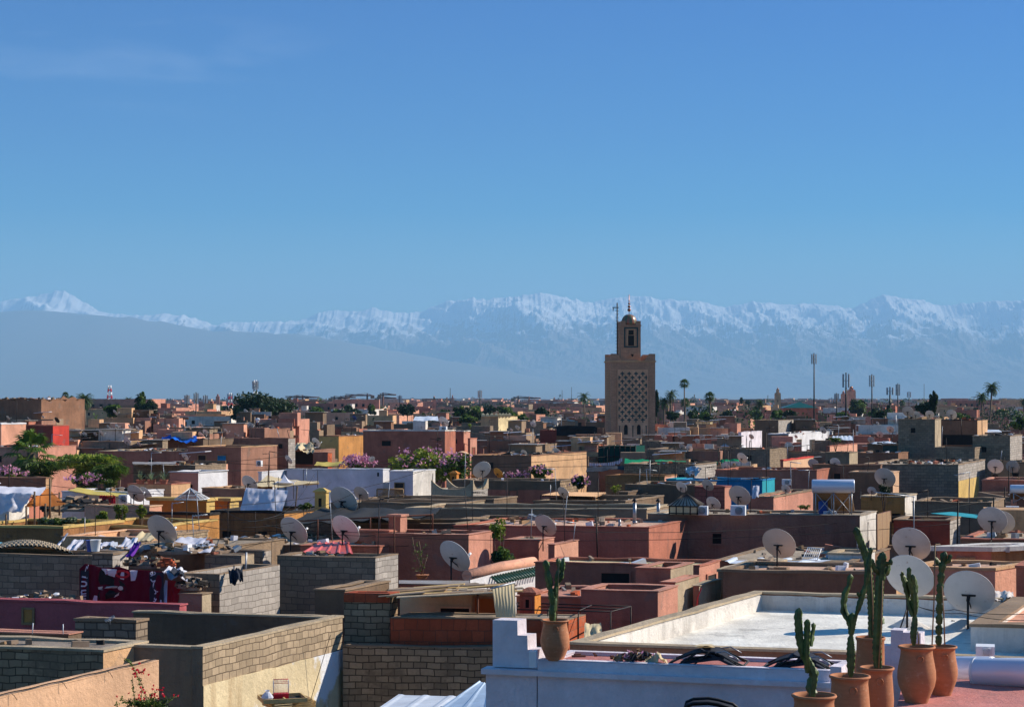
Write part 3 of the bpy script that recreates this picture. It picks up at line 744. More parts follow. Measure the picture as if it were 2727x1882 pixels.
H('litblock', 'pale block wall with grey cloth hung over its corner', 476, 585, 745, 1530, 56, 'block', 'blocklight', par=0.5, floor='roofgrey', cope='cement', copeh=0.02, over=0, jit=0.05)
H('bigblock', 'large dark grey block house with a sunlit right end', 738, 1000, 1060, 1486, 60, 'block', 'blocklight', par=0.25, floor='roofdust', cope='cement', copeh=0.03, over=0.01, jit=0.04)
H('smallblockA', 'low block shed left of the large grey block house', 566, 700, 722, 1468, 64, 'block', 'blocklight', par=0.15, floor='roofgrey', cope='cement', copeh=0.02, over=0, jit=0.05)
H('smallblockB', 'short stub of block wall with a bent pipe beside it', 545, 643, 656, 1480, 61.5, 'block', 'cementlit', par=0.0, cope='cement', copeh=0.02, over=0, W=0.8, jit=0.06)
H('plpillar', 'square grey rendered stair head left of the block pier', 838, 918, 0, 1573, 49.5, 'cementdark', W=2.6, par=0.3, floor='roofgrey', cope='cement', copeh=0.04, thF=10)
r = H('blockcol', 'narrow block pier capped with red bricks beside the plank canopy', 916, 1038, 0, 1582, 46.3, 'blocktan', W=0.55, par=0, cope='brickred', copeh=0.02, over=0.0, thF=8, name='block_pier', cat='wall', jit=0.0)
clad(r, 'F', 0.0, 1.0, 0.0, 0.2, 'brickred', 'brick_cap')
H('lowerblock', 'broad tan block wall rising in the centre foreground', 913, 1500, 0, 1729, 44.7, 'blocktan', W=0.3, par=0, cope='cement', copeh=0.03, thF=6, name='block_wall', cat='wall', over=0.0)
H('redbrick', 'red hollow brick wall on top of the broad block wall', 1040, 1514, 1560, 1651, 45.15, 'brickred', 'brickorange', par=0, cope='cement', copeh=0.02, thF=6, over=0.0, name='brick_wall', cat='wall', jit=0.03)
# shed with plank canopy
r = H('shed', 'cream walled shed with a dark doorway under the plank canopy', 1040, 1345, 1372, 1578, 49.2, 'cream', 'tan', par=0, cope='wood', copeh=0.04, thF=8, name='shed', cat='shed', wins=[('F', 0.08, 0.26, 0.15, 1.0, 'orangecloth'), ('F', 0.31, 0.56, 0.42, 1.6, 'black')], floor='roofgrey')
# white building and terrace
thW = radians(15.6); dW = Vector((cos(thW), -sin(thW), 0)); nW = Vector((-sin(thW), -cos(thW), 0))
H('whitebld', 'white rendered house front with a ledge below the pink tiled terrace', 1432, 2213, 0, 1788, 31.3, 'whitewall', W=1.35, thF=15.6, thS=26.6, par=0.05, t=0.16, floor='pinkfloor', cope='whitewall', copeh=0.02, over=0.0, jit=0.0)
hw = HS['whitebld']; A, B, Cc, Dd, zt, _ = hw.info
mb = MB(); Bv = Vector((B[0], B[1], 0)); Lw = dist2(A, B)+1.0
def alongW(s0, s1, o0, o1, z0, z1):
    p = [Bv-dW*s0+nW*o0, Bv-dW*s1+nW*o0, Bv-dW*s1+nW*o1, Bv-dW*s0+nW*o1]
    mb.prism([(q.x, q.y) for q in p][::-1], z0, z1)
alongW(-0.02, Lw, -0.3, 0.10, zt-0.26, zt-0.17); hw.part(mb, 'ledge', 'whitewall')
mb = MB(); alongW(dist2(A, B)+0.02, Lw-0.06, -1.3, 0.0, 0, zt-0.264); hw.part(mb, 'side_wall', 'whitewall')
# stepped white parapet
stp = []; zb = zt-0.17
for (ua, ub, vt) in ((1312, 1378, 1651), (1378, 1406, 1692), (1406, 1431, 1729)):
    stp.append((ua, ub, vt))
mb = MB(); D0 = 32.9
pts = [(1312, 1651), (1378, 1651), (1379, 1690), (1405, 1690), (1406, 1727), (1431, 1727), (1431, 1776), (1312, 1776)]
P3 = [P(u, v, D0) for u, v in pts]; n = len(P3)
base = P3[0]
def wpt(p, o): s_ = p.x-base.x; return (base.x+dW.x*s_*1.03, D0+0.08+dW.y*s_+o, p.z)
vs = [wpt(p, 0) for p in P3]+[(wpt(p, 0)[0]+0.16, wpt(p, 0)[1]+0.34, p.z) for p in P3]
mb.add(vs, [tuple(range(n))[::-1], tuple(range(n, 2*n))]+[(i, (i+1) % n, (i+1) % n+n, i+n) for i in range(n)])
one(mb, 'stepped_parapet', 'whitewall', 'white stepped parapet at the left end of the pink terrace', 'parapet')
# great white roof
def HL(key, label, x0, y0, h, L, W, m, mR=None, mIn=None, thF=15.6, thS=26.6, **k):
    cf, sf = cos(radians(thF)), sin(radians(thF)); cx, cyy = x0+L*cf, y0-L*sf
    return H(key, label, 0, U0+F*cx/cyy, 0, V0+F*h/cyy, cyy, m, mR, L=L, W=W, thF=thF, thS=thS, **k)
HL('whiteroof', 'broad whitewashed flat roof with concrete coping and two large dishes', 1.17, 38.0, 4.96, 9.6, 11.3, 'brown', 'whitedirty', par=0.42, t=0.24, cope='cementlit', copeh=0.05, over=0.03, floor='whiteroof')
r = HS['whiteroof']; A, B, Cc, Dd, z, par = r.info; qi = off([A, B, Cc, Dd], 0.262)
mb = MB()
for i in range(4):
    j = (i+1) % 4; N = 30
    for k in range(N):
        a, b = lerp2(qi[i], qi[j], k/N), lerp2(qi[i], qi[j], (k+1)/N)
        ja, jb = [0.03+0.03*noise.noise((q[0]*3, q[1]*3, 2)) for q in (a, b)]
        mb.add([(b[0], b[1], z-par), (a[0], a[1], z-par), (a[0], a[1], z-ja), (b[0], b[1], z-jb)], [(0,1,2,3)])
r.part(mb, 'inner_whitewash', 'whitedirty')
HL('peachroof', 'peach plastered roof with wide concrete coping at the right edge', 9.77, 40.0, 4.85, 4.2, 6.0, 'whitedirty', None, par=0.10, t=0.45, cope='cement', copeh=0.06, over=0.03, floor='peachpink', thF=14, thS=23.5)
H('brownback', 'low brown rendered house behind the white roof with a dish on its pink top', 1925, 2387, 2440, 1530, 52, 'brown', 'tan', par=0.04, floor='roofpink', cope='cement', copeh=0.08, thF=11)
H('tanplat', 'low tan roof slab behind the second large dish', 2395, 2650, 0, 1519, 53.5, 'peachpink', W=3, par=0.03, floor='roofpink', cope='tan', copeh=0.08, thF=10, thS=40)
H('terracottaR', 'red plastered house with a barred window and crumbling tan side wall', 2495, 2640, 2830, 1468, 57, 'terra', 'ochreold', par=0, floor='roofpink', cope='whitedirty', copeh=0.14, over=0.08, thF=10, thS=62, wins=[('F', 0.33, 0.6, 0.24, 0.7, 'dark', 5)], jit=0.05)
H('redend', 'bright red wall end at the right edge beside the peach roof', 2706, 2900, 0, 1515, 50, 'terra', W=3, par=0, floor='roofpink')
# near white and pink terrace at lower right, drop 4.5
mb = MB(); zf = HC-4.5
q = [(3.55, 19.0), (9.2, 17.4), (11.6, 29.0), (6.35, 30.4)]
mb.prism(q, 0, zf); rT = Root('roof_terrace', (7, 24, 0), 'pink paved terrace in the lower right corner carrying the row of pots', 'terrace')
o_ = rT.part(mb, 'floor_slab', 'pinkfloor')
mb = MB()
def upr(u0, u1, v0, v1, D, dp=0.3):
    a, b = P(u0, v1, D), P(u1, v0, D)
    mb.prism([(a.x, D), (b.x, D-0.1), (b.x+0.12, D-0.1+dp), (a.x+0.12, D+dp)], a.z, b.z)
upr(2211, 2238, 1773, 1900, 30.9); upr(2236, 2330, 1838, 1930, 30.95)
one(mb, 'end_post', 'whitewall', 'white square post at the right end of the pink terrace ledge', 'parapet')
mb = MB()
upr(2372, 2402, 1676, 1900, 30.6); upr(2402, 2448, 1683, 1905, 30.5, 0.25); upr(2318, 2372, 1716, 1900, 30.7, 0.2); upr(2300, 2336, 1756, 1900, 30.5, 0.25)
one(mb, 'stepped_wall', 'whitewall', 'white stepped wall standing between the potted cacti', 'wall')

# terracotta houses in the middle ground
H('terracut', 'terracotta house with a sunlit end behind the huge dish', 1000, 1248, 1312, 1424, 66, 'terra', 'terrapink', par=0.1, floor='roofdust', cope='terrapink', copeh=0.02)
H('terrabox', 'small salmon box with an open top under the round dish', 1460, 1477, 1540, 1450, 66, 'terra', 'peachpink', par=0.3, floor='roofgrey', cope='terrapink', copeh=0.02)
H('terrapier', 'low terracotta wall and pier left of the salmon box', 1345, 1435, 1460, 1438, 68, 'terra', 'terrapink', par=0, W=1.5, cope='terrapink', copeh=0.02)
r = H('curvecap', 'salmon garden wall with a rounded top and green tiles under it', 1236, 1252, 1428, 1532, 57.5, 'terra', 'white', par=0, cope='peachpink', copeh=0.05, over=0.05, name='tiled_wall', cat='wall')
A, B, Cc, Dd, z, par = r.info
mb = MB(); a = Vector((B[0]-.1, B[1], z+.0)); b = Vector((Cc[0]-.1, Cc[1], z+.0)); mb.tube([a, a.lerp(b, .5)+Vector((0,0,.05)), b], 0.17, 10); r.part(mb, 'rounded_cap', 'peachpink')
mb = MB(); dd = (b-a).normalized(); nn_ = Vector((dd.y, -dd.x, 0))
for k in range(18):
    p = a.lerp(b, 0.30+0.70*k/17)+Vector((0,0,-0.28)); mb.tube([p+nn_*0.12+Vector((0,0,0.12)), p+nn_*0.42+Vector((0,0,-0.1))], 0.045, 6)
r.part(mb, 'tile_eave', 'greentile')
H('terraA', 'wide terracotta house with a dark slot window and pale roof edge', 1425, 1862, 1917, 1508, 57.4, 'terra', 'terrapink', par=0.08, t=0.12, floor='cream', cope='terra', copeh=0.04, wins=[('F', 0.42, 0.59, 0.26, 0.62, 'black'), ('R', 0.35, 0.75, 0.35, 0.55, 'black')])
H('terraB', 'upper terracotta block with crumbling sunlit end in front of the slot window', 1693, 1786, 1846, 1514, 53, 'terra', 'cementlit', par=0.2, floor='cream', cope='terrapink', copeh=0.02, jit=0.04)
H('terraC', 'middle terracotta step with rough sunlit plaster', 1760, 1798, 1862, 1551, 51.6, 'terra', 'cementlit', par=0, cope='terrapink', copeh=0.02, jit=0.04)
H('terraD', 'lowest terracotta block with an open planted top beside the white roof', 1547, 1752, 1805, 1575, 49.3, 'terra', 'terrapink', par=0.25, floor='soil', cope='terrapink', copeh=0.02, jit=0.04)
H('terraE', 'low rough grey plaster wall with a red hose', 1846, 1862, 1920, 1560, 52.5, 'terra', 'cementlit', par=0, cope='cementlit', copeh=0.02, jit=0.03)
H('terraF', 'long low terracotta wall behind the black pergola frame', 1375, 1600, 0, 1594, 50.5, 'terra', W=3, par=0.05, floor='terrapink', cope='terrapink', copeh=0.03)
r = H('chim1', 'terracotta chimney with a pyramid cap behind the white stepped parapet', 1384, 1424, 1440, 1583, 47.5, 'terra', 'orange', par=0, over=0.05, copeh=0.05, name='chimney', cat='chimney', wins=[('F', 0.35, 0.6, 0.12, 0.33, 'black')])
A, B, Cc, Dd, z, par = r.info; mb = MB(); q = off([A, B, Cc, Dd], -0.05); c_ = ((A[0]+Cc[0])/2, (A[1]+Cc[1])/2)
mb.prism(q, z+0.06, z+0.17, top=[lerp2(p, c_, 0.75) for p in q]); r.part(mb, 'cap', 'terra')
H('greyR', 'rough tan block house edge left of the brown roof', 1912, 2000, 0, 1524, 54.6, 'cement', W=4, par=0.02, floor='roofpink', cope='cementlit', copeh=0.08)
H('bigred', 'long high red brown rendered house with whitewashed right end and water heater', 1725, 2290, 2334, 1373, 75, 'redbrown', 'whitedirty', par=0.06, t=0.25, floor='roofdust', cope='roofdust', copeh=0.03, thF=8, jit=0.03)
H('terralong', 'long terracotta wall with two silver vents on its pale roof', 1208, 1728, 0, 1405, 71.5, 'terra', W=5, par=0.05, t=0.15, floor='roofpink', cope='terra', copeh=0.03, thF=8)
H('darkredR', 'dark red house with a pale block end behind the dishes', 2380, 2530, 2557, 1387, 72, 'darkred', 'blocklight', par=0.1, cope='cement', copeh=0.05, thF=10)
# left middle
H('ochlow', 'ochre stained terrace wall with yellow coping at the left edge', -100, 168, 0, 1407, 72, 'ochreold', W=4, par=0.35, floor='roofdust', cope='yellow', copeh=0.09)
H('ochled', 'ochre terrace wall with yellow coping beside the three clipped shrubs', 168, 398, 0, 1406, 74.5, 'ochre', W=5, par=0.4, floor='roofdust', cope='yellow', copeh=0.08)
H('peachlow', 'low peach roof with sunlit curbs left of the leaning dish', 165, 396, 0, 1434, 68, 'tan', W=4, par=0.2, floor='terrapink', cope='peach', copeh=0.04)
H('ochold', 'ochre wall blackened by damp below the orange house', 375, 558, 584, 1372, 80, 'ochreold', 'ochre', par=0.1, floor='roofdust', cope='dark', copeh=0.1)
H('yelA', 'orange plastered house with yellow cornice and glass pyramid', 398, 550, 572, 1334, 88, 'orange', 'yellow', par=0.15, cope='yellow', copeh=0.14, over=0.1, floor='yellow')
H('yelB', 'small orange plastered house with yellow cornice left of the hung white cloth', 556, 612, 636, 1334, 90, 'orange', 'yellow', par=0.15, cope='yellow', copeh=0.14, over=0.1)
H('oldwall', 'long weathered ochre wall below the hung white cloth', 562, 757, 880, 1367, 86, 'ochreold', 'ochre', par=0.15, cope='dark', copeh=0.1, floor='roofdust')
H('bricklit', 'short rough brick wall right of the leaning dish', 440, 472, 553, 1424, 66, 'stone', 'blocklit', par=0, cope='cement', copeh=0.06, jit=0.06, W=None)
H('pinkpale', 'pale pink wall behind the clipped shrubs', 225, 398, 0, 1350, 86, 'peachpink', W=1.0, par=0, cope='peach', name='garden_wall', cat='wall')
H('whiteback', 'white shed wall under the yellow sheet roof', 165, 350, 0, 1312, 98, 'white', W=3, par=0, floor='roofdust')
H('darkleft', 'low dark brown wall below the pink blossom at the left edge', -60, 122, 136, 1274, 115, 'brown', 'tan', par=0)
H('potwall', 'tan wall carrying three potted agaves', 340, 456, 0, 1290, 108, 'tan', W=2, par=0.02, cope='terra', copeh=0.05)
H('greypot', 'grey block shed with a tin roof behind the agaves', 355, 520, 0, 1241, 130, 'block', W=4, par=0)
H('pinkwhite', 'house with pinkish front and bright white sunlit side', 452, 528, 606, 1259, 118, 'terrapink', 'white', par=0.1, cope='white', copeh=0.08, over=0.05, floor='white')
H('dkred41', 'low dark red wall left of the hung white cloth', 538, 652, 0, 1302, 103, 'redbrown', W=3, par=0.1, cope='tan')
H('whiteS', 'small bright white house behind the beige tent', 688, 697, 768, 1258, 122, 'whitewall', 'white', par=0.1, cope='white', copeh=0.07)
H('whiteL', 'long white house front in the middle distance right of the tents', 763, 1020, 1037, 1251, 124, 'whitewall', 'white', par=0.1, cope='white', copeh=0.06, thF=6, wins=[('F', 0.04, 0.06, 0.16, 0.42, 'black')])
H('whiteM', 'white house with a grey sunlit end beside the flowering bush', 1037, 1100, 1159, 1256, 122, 'whitewall', 'whitedirty', par=0.1, cope='white', copeh=0.06, wins=[('F', 0.4, 0.75, 0.75, 1.4, 'dark')])
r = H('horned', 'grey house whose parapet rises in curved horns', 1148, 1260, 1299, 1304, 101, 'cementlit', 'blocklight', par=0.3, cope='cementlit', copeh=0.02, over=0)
A, B, Cc, Dd, z, par = r.info; mb = MB()
def horn(a, b, fa, fb, hh, t=0.16):
    N = 14
    d = Vector((b[0]-a[0], b[1]-a[1])).normalized(); nn = Vector((-d.y, d.x))*t
    for i in range(N):
        p, q_ = lerp2(a, b, i/N), lerp2(a, b, (i+1)/N)
        f = lambda t_: hh*max((1-t_/fa)**1.7 if t_ < fa else 0, ((t_-1+fb)/fb)**1.7 if t_ > 1-fb else 0)
        z0, z1 = z+0.02+f(i/N), z+0.02+f((i+1)/N)
        mb.prism([p, q_, (q_[0]+nn.x, q_[1]+nn.y), (p[0]+nn.x, p[1]+nn.y)], z-0.02, [z0, z1, z1, z0])
horn(A, B, 0.33, 0.33, 0.5); horn(B, Cc, 0.3, 0.35, 0.5); horn(Dd, Cc, 0.3, 0.3, 0.5)
r.part(mb, 'horned_parapet', 'cementlit')
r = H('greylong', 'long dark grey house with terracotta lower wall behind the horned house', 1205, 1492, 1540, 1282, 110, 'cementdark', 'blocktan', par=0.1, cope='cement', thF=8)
clad(r, 'F', 0.0, 0.7, 0.5, 3, 'terra')
H('w1', 'dark grey parapet wall below the horned house', 960, 1315, 0, 1331, 94, 'cementdark', W=3, par=0.3, cope='cement', thF=4)
H('w0', 'stepped dark grey wall left of the long terrace walls', 880, 1222, 1242, 1342, 89, 'cement', 'cementlit', W=3, par=0.3, cope='cement', thF=4)
H('w2', 'dark grey terrace wall below the flat cane canopy', 1420, 1665, 0, 1336, 93, 'cementdark', W=6, par=0.3, cope='cement', thF=4)
H('w3', 'longest dark grey terrace wall with pale coping in the centre', 1080, 1722, 0, 1357, 84, 'cement', W=4, par=0.5, cope='cementlit', copeh=0.06, thF=3, floor='roofgrey')
H('w4', 'dark grey walled roof behind the young green tree', 1225, 1575, 1636, 1386, 77, 'cementdark', 'cementlit', par=0.3, cope='cement', thF=3, floor='roofgrey')
H('w5', 'dark rendered wall under the black netting', 900, 1212, 0, 1397, 75, 'cementdark', W=3, par=0.3, cope='cement', thF=4)
H('w6', 'grey block wall seen behind the thin pergola posts', 800, 1036, 0, 1383, 79, 'block', W=3, par=0.1, cope='cementlit', thF=4)
H('terratower', 'terracotta pier standing at the end of the black netting', 1035, 1066, 1084, 1376, 68, 'terra', 'terrapink', par=0, cope='terrapink', copeh=0.08, over=0.05)
H('terramid', 'terracotta yard wall between the thin posts', 945, 1036, 1050, 1416, 67, 'terra', 'terrapink', par=0)
H('brownlit', 'house with dark brown front and long tan sunlit side', 1255, 1415, 1562, 1214, 150, 'brown', 'tan', par=0.1, cope='brown')
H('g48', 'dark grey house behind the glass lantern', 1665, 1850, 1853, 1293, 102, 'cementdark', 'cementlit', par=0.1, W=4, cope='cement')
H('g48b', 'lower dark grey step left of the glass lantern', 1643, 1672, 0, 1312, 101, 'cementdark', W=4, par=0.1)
H('rb49', 'red painted block house behind the leaning grey dish', 1850, 1930, 1947, 1298, 100, 'blockred', 'terrapink', par=0.1, cope='blockred')
H('t50', 'terracotta house with a pink sunlit side left of the water heater', 1993, 2060, 2165, 1325, 92, 'terra', 'terrapink', par=0.15, cope='cement', floor='roofgrey')
H('blue', 'bright blue painted roof wall with turquoise end', 1800, 2030, 2063, 1280, 112, 'bluewall', 'turq', par=0.05, cope='bluewall', thF=4)
H('blue2', 'short turquoise painted wall left of the blue wall', 1774, 1800, 0, 1277, 113.5, 'turq', W=2, par=0, thF=4)
H('t52', 'long terracotta house behind the blue wall', 1905, 2175, 0, 1253, 122, 'terra', W=5, par=0.15, cope='terra', thF=4)
H('o52', 'dark ochre wall with grass growing below it', 1612, 1770, 1802, 1269, 118, 'ochreold', 'peachpink', par=0.1, cope='ochreold')
H('p53', 'peach sunlit wall with a red roof edge', 2078, 2086, 2166, 1227, 142, 'terra', 'peach', par=0.05, cope='brightred', copeh=0.1)
H('g53', 'brown block wall below the green netting', 1662, 1850, 1908, 1238, 135, 'blocktan', 'blocklight', par=0.1, cope='cement')
H('g54', 'very long dark block wall at the foot of the minaret', 1722, 2050, 0, 1197, 172, 'block', W=6, par=0.2, cope='cement', thF=4)
H('white55', 'white two windowed house with a grey front right of the long block wall', 2045, 2100, 2218, 1157, 240, 'block', 'white', par=0.1, cope='white', copeh=0.12, wins=[('R', 0.17, 0.27, 0.75, 2.3, 'dark'), ('R', 0.45, 0.57, 0.85, 2.4, 'black'), ('R', 0.82, 0.92, 0.85, 2.4, 'black')])
r = H('l56', 'long grey block house with a yellow sunlit side wall', 2300, 2552, 2623, 1238, 128, 'block', 'blocklight', par=0.1, cope='cement', thF=8)
clad(r, 'R', 0.0, 0.75, 1.1, 6, 'yellow')
H('l56b', 'brown plastered wall right of the terracotta house', 2165, 2345, 0, 1239, 125, 'brown', W=0.5, par=0, thF=8, name='plaster_wall', cat='wall')
H('b57', 'small brown roof box behind the bush and dish', 2262, 2378, 2394, 1259, 112, 'brown', 'peach', par=0.1, cope='peach')
H('y58', 'ochre house with a broken whitewashed corner and aerial', 2293, 2410, 2441, 1324, 92, 'ochre', 'whitedirty', par=0.2, cope='cementlit')
H('c59', 'grey rendered wall above the turquoise sheet', 2430, 2640, 0, 1340, 88, 'cement', W=4, par=0.2, cope='cement')
H('b59', 'dark brown house below the air conditioners at the right', 2610, 2830, 0, 1369, 80, 'brown', W=4, par=0.1, cope='rustiron')
H('t59', 'salmon plastered house at the right edge behind the twin dishes', 2615, 2830, 0, 1281, 112, 'terra', W=4, par=0.1, cope='terrapink')
H('tall60', 'tall bare grey block house carrying four dishes on its roof', 2392, 2490, 2506, 1117, 170, 'block', 'cementlit', par=0.0, cope='cement', thF=8)
H('br60', 'brown brick house with a dark balcony opening', 2506, 2603, 2607, 1119, 176, 'brown', 'tan', par=0, W=6, cope='dark', thF=8, wins=[('F', 0.02, 0.95, 1.35, 2.3, 'black')])
H('bl60', 'grey block house with a sunlit end right of the balcony', 2590, 2690, 2722, 1162, 160, 'block', 'blocklight', par=0.1, cope='cement', thF=8)
H('bm60', 'lower grey block house under the dark balcony', 2488, 2596, 0, 1193, 157, 'block', W=4, par=0.2, cope='cement', thF=8)
H('br61', 'brown wall left of the tall grey block house', 2285, 2392, 0, 1207, 165, 'brown', W=5, par=0.1)
H('gr61', 'small grey house with a graffiti scrawled sunlit end', 2198, 2262, 2284, 1206, 160, 'cement', 'cementlit', par=0.1)
H('te61', 'shed with a tin roof and teal door left of the tall block house', 2310, 2392, 0, 1183, 176, 'cementdark', W=4, par=0, wins=[('F', 0.02, 0.5, 0.1, 1.5, 'tealtile')])
H('pk62', 'pink sunlit wall with a sloping top right of the white house', 2200, 2210, 2283, 1189, 190, 'terra', 'peachpink', par=0)
H('far63', 'high dark brown ruined house against the sky at the left edge', -90, 110, 0, 1064, 260, 'brown', W=10, par=0, jit=0.35, thF=5, cope='brown')
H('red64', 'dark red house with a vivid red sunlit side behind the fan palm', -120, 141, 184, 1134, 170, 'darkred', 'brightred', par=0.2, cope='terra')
H('sh64', 'pale rooftop shed with a sloping roof left of the fan palm', -30, 3, 69, 1130, 160, 'peachpink', 'peachpink', par=0, cope='white', copeh=0.12, name='rooftop_shed', cat='shed')
H('pk64', 'pinkish house with a small window at the left edge behind the palm', -90, 102, 0, 1191, 150, 'terrapink', W=5, par=0.1, wins=[('F', 0.5, 0.6, 0.7, 1.2, 'black')])
H('br65', 'wide dark brown house right of the arching palm bush', 262, 505, 0, 1202, 160, 'redbrown', W=8, par=0.1, cope='cementlit', thF=6)
H('g66', 'grey house with a pale sheet on its roof behind the arching palm', 180, 264, 0, 1169, 195, 'cement', W=5, par=0.1)
H('tn66', 'olive grey house with a low gabled front', 220, 346, 0, 1176, 188, 'cement', W=6, par=0.1, cope='tan')
H('g67', 'dark grey house with a blue tarpaulin on its roof', 411, 541, 0, 1171, 195, 'cementdark', W=6, par=0.1)
H('t68', 'terracotta wall between the dishes left of the blue tarpaulin', 342, 452, 0, 1156, 216, 'terra', W=6, par=0.1, cope='terrapink')
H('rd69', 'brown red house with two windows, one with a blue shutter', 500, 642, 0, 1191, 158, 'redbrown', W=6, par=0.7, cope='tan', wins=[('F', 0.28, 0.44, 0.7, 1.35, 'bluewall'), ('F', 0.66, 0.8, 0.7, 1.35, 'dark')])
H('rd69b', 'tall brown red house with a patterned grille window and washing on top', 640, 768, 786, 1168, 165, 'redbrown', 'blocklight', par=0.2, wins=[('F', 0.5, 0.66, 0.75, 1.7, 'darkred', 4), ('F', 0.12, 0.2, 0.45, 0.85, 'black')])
H('rd70', 'large red brown house with small windows behind the blossom bush', 967, 1185, 1213, 1148, 185, 'terra', 'terra', par=0.2, cope='whitedirty', copeh=0.12, thF=6, wins=[('F', 0.66, 0.77, 0.95, 1.45, 'black'), ('F', 0.05, 0.1, 0.65, 0.95, 'black')])
H('rd70b', 'narrow orange red house end joined to the large red brown house', 1206, 1235, 1252, 1149, 190, 'terra', 'terrapink', par=0.1, cope='whitedirty', copeh=0.1)
H('rd70c', 'low salmon annexe with a red barred window', 1246, 1252, 1270, 1168, 189, 'terra', 'terrapink', par=0, wins=[('R', 0.3, 0.7, 0.9, 1.6, 'darkred')])
H('yl71', 'patched yellow ochre house left of the large red brown house', 850, 902, 968, 1162, 196, 'yellow', 'ochre', par=0.1, cope='brown')
H('rd72', 'small brown house with a sunlit brick corner', 835, 873, 884, 1206, 165, 'redbrown', 'brickorange', par=0.1)
H('bk72', 'open fronted shed with a black interior below white sheets', 768, 836, 0, 1199, 169, 'redbrown', W=4, par=0, name='open_shed', cat='shed', wins=[('F', 0.03, 0.97, 0.1, 1.25, 'black')])
r = H('cren73', 'yellow plastered house crowned with pointed merlons', 1281, 1327, 1378, 1110, 280, 'tan', 'cream', par=0, cope='tan', copeh=0.03)
A, B, Cc, Dd, z, par = r.info; mb = MB()
for a, b, n in ((A, B, 4), (B, Cc, 6)):
    for k in range(n):
        if n == 6 and k > 3: continue
        p = lerp2(a, b, (k+0.5)/n); s_ = 0.28; mb.prism([(p[0]-s_, p[1]-s_), (p[0]+s_, p[1]-s_), (p[0]+s_, p[1]+s_), (p[0]-s_, p[1]+s_)], z+0.034, z+0.32)
        mb.prism([(p[0]-s_, p[1]-s_), (p[0]+s_, p[1]-s_), (p[0]+s_, p[1]+s_), (p[0]-s_, p[1]+s_)], z+0.324, z+0.62, top=[(p[0], p[1])]*4)
r.part(mb, 'merlons', 'cream')
H('g74', 'dark grey block house left of the minaret under a black awning', 1482, 1592, 0, 1161, 225, 'cementdark', W=6, par=0.1, thF=6)
H('g74b', 'dark red windowless house left of the black awning', 1438, 1483, 0, 1146, 229, 'darkred', W=6, par=0.1)
H('g74c', 'grey block house with wires in front of the dark red house', 1355, 1452, 0, 1184, 195, 'cement', W=5, par=0.1)
H('g74d', 'small grey wall under the cluster of five dishes', 1518, 1558, 0, 1184, 190, 'cement', W=5, par=0.1)
H('g74e', 'pinkish wall end left of the green netted cage', 1556, 1590, 0, 1188, 188, 'terrapink', W=3, par=0.1)
H('l76', 'sunlit tan block wall at the right foot of the minaret', 1738, 1746, 1819, 1169, 226, 'cement', 'tan', par=0)
H('p77', 'small salmon pink roof box right of the palms', 1928, 1963, 1973, 1128, 300, 'terrapink', 'terrapink', par=0.1)
H('w77', 'low white wall behind the white domes', 1966, 1974, 2029, 1151, 270, 'whitewall', 'whitewall', par=0)
H('g78', 'grey house with a pale block sunlit end left of the tall mast', 2010, 2073, 2113, 1119, 290, 'cementdark', 'blocklight', par=0)
H('c80', 'tan plastered wall with a window hole in the olive grey yard', 2640, 2760, 0, 1232, 135, 'cement', W=4, par=0.1)
# ------------------------------------------------------------------ extra roofs in the middle ground
H('roofF1', 'dusty flat roof cluttered with sheets behind the stone and banner', 250, 560, 0, 1463, 63.5, 'cement', W=5, par=0.03, floor='roofdust', cope='cement', copeh=0.03, jit=0.04, thF=5)
H('roofF2', 'dusty flat roof behind the low block sheds', 560, 800, 0, 1452, 68, 'cementdark', W=6, par=0.05, floor='roofdust', cope='cement', copeh=0.03, jit=0.04, thF=5)
H('roofF3', 'flat roof with a red ribbed sheet below the two round dishes', 800, 1010, 0, 1455, 66, 'terra', W=4, par=0.0, floor='roofdust', cope='terra', copeh=0.03, thF=5)
H('midF4', 'brown rendered house beneath the brown roof and metal sheet', 1900, 2270, 0, 1497, 62, 'brown', W=6, par=0.02, floor='roofdust', cope='cement', copeh=0.03, thF=8)
H('midF5', 'whitish rubble wall left of the rusty screen', 2205, 2300, 2330, 1478, 63, 'whitedirty', 'whitedirty', par=0, cope='cementlit', jit=0.07)
H('midF6', 'brown house behind the barred window house at the right edge', 2560, 2830, 0, 1441, 66, 'brown', W=4, par=0, cope='terra')

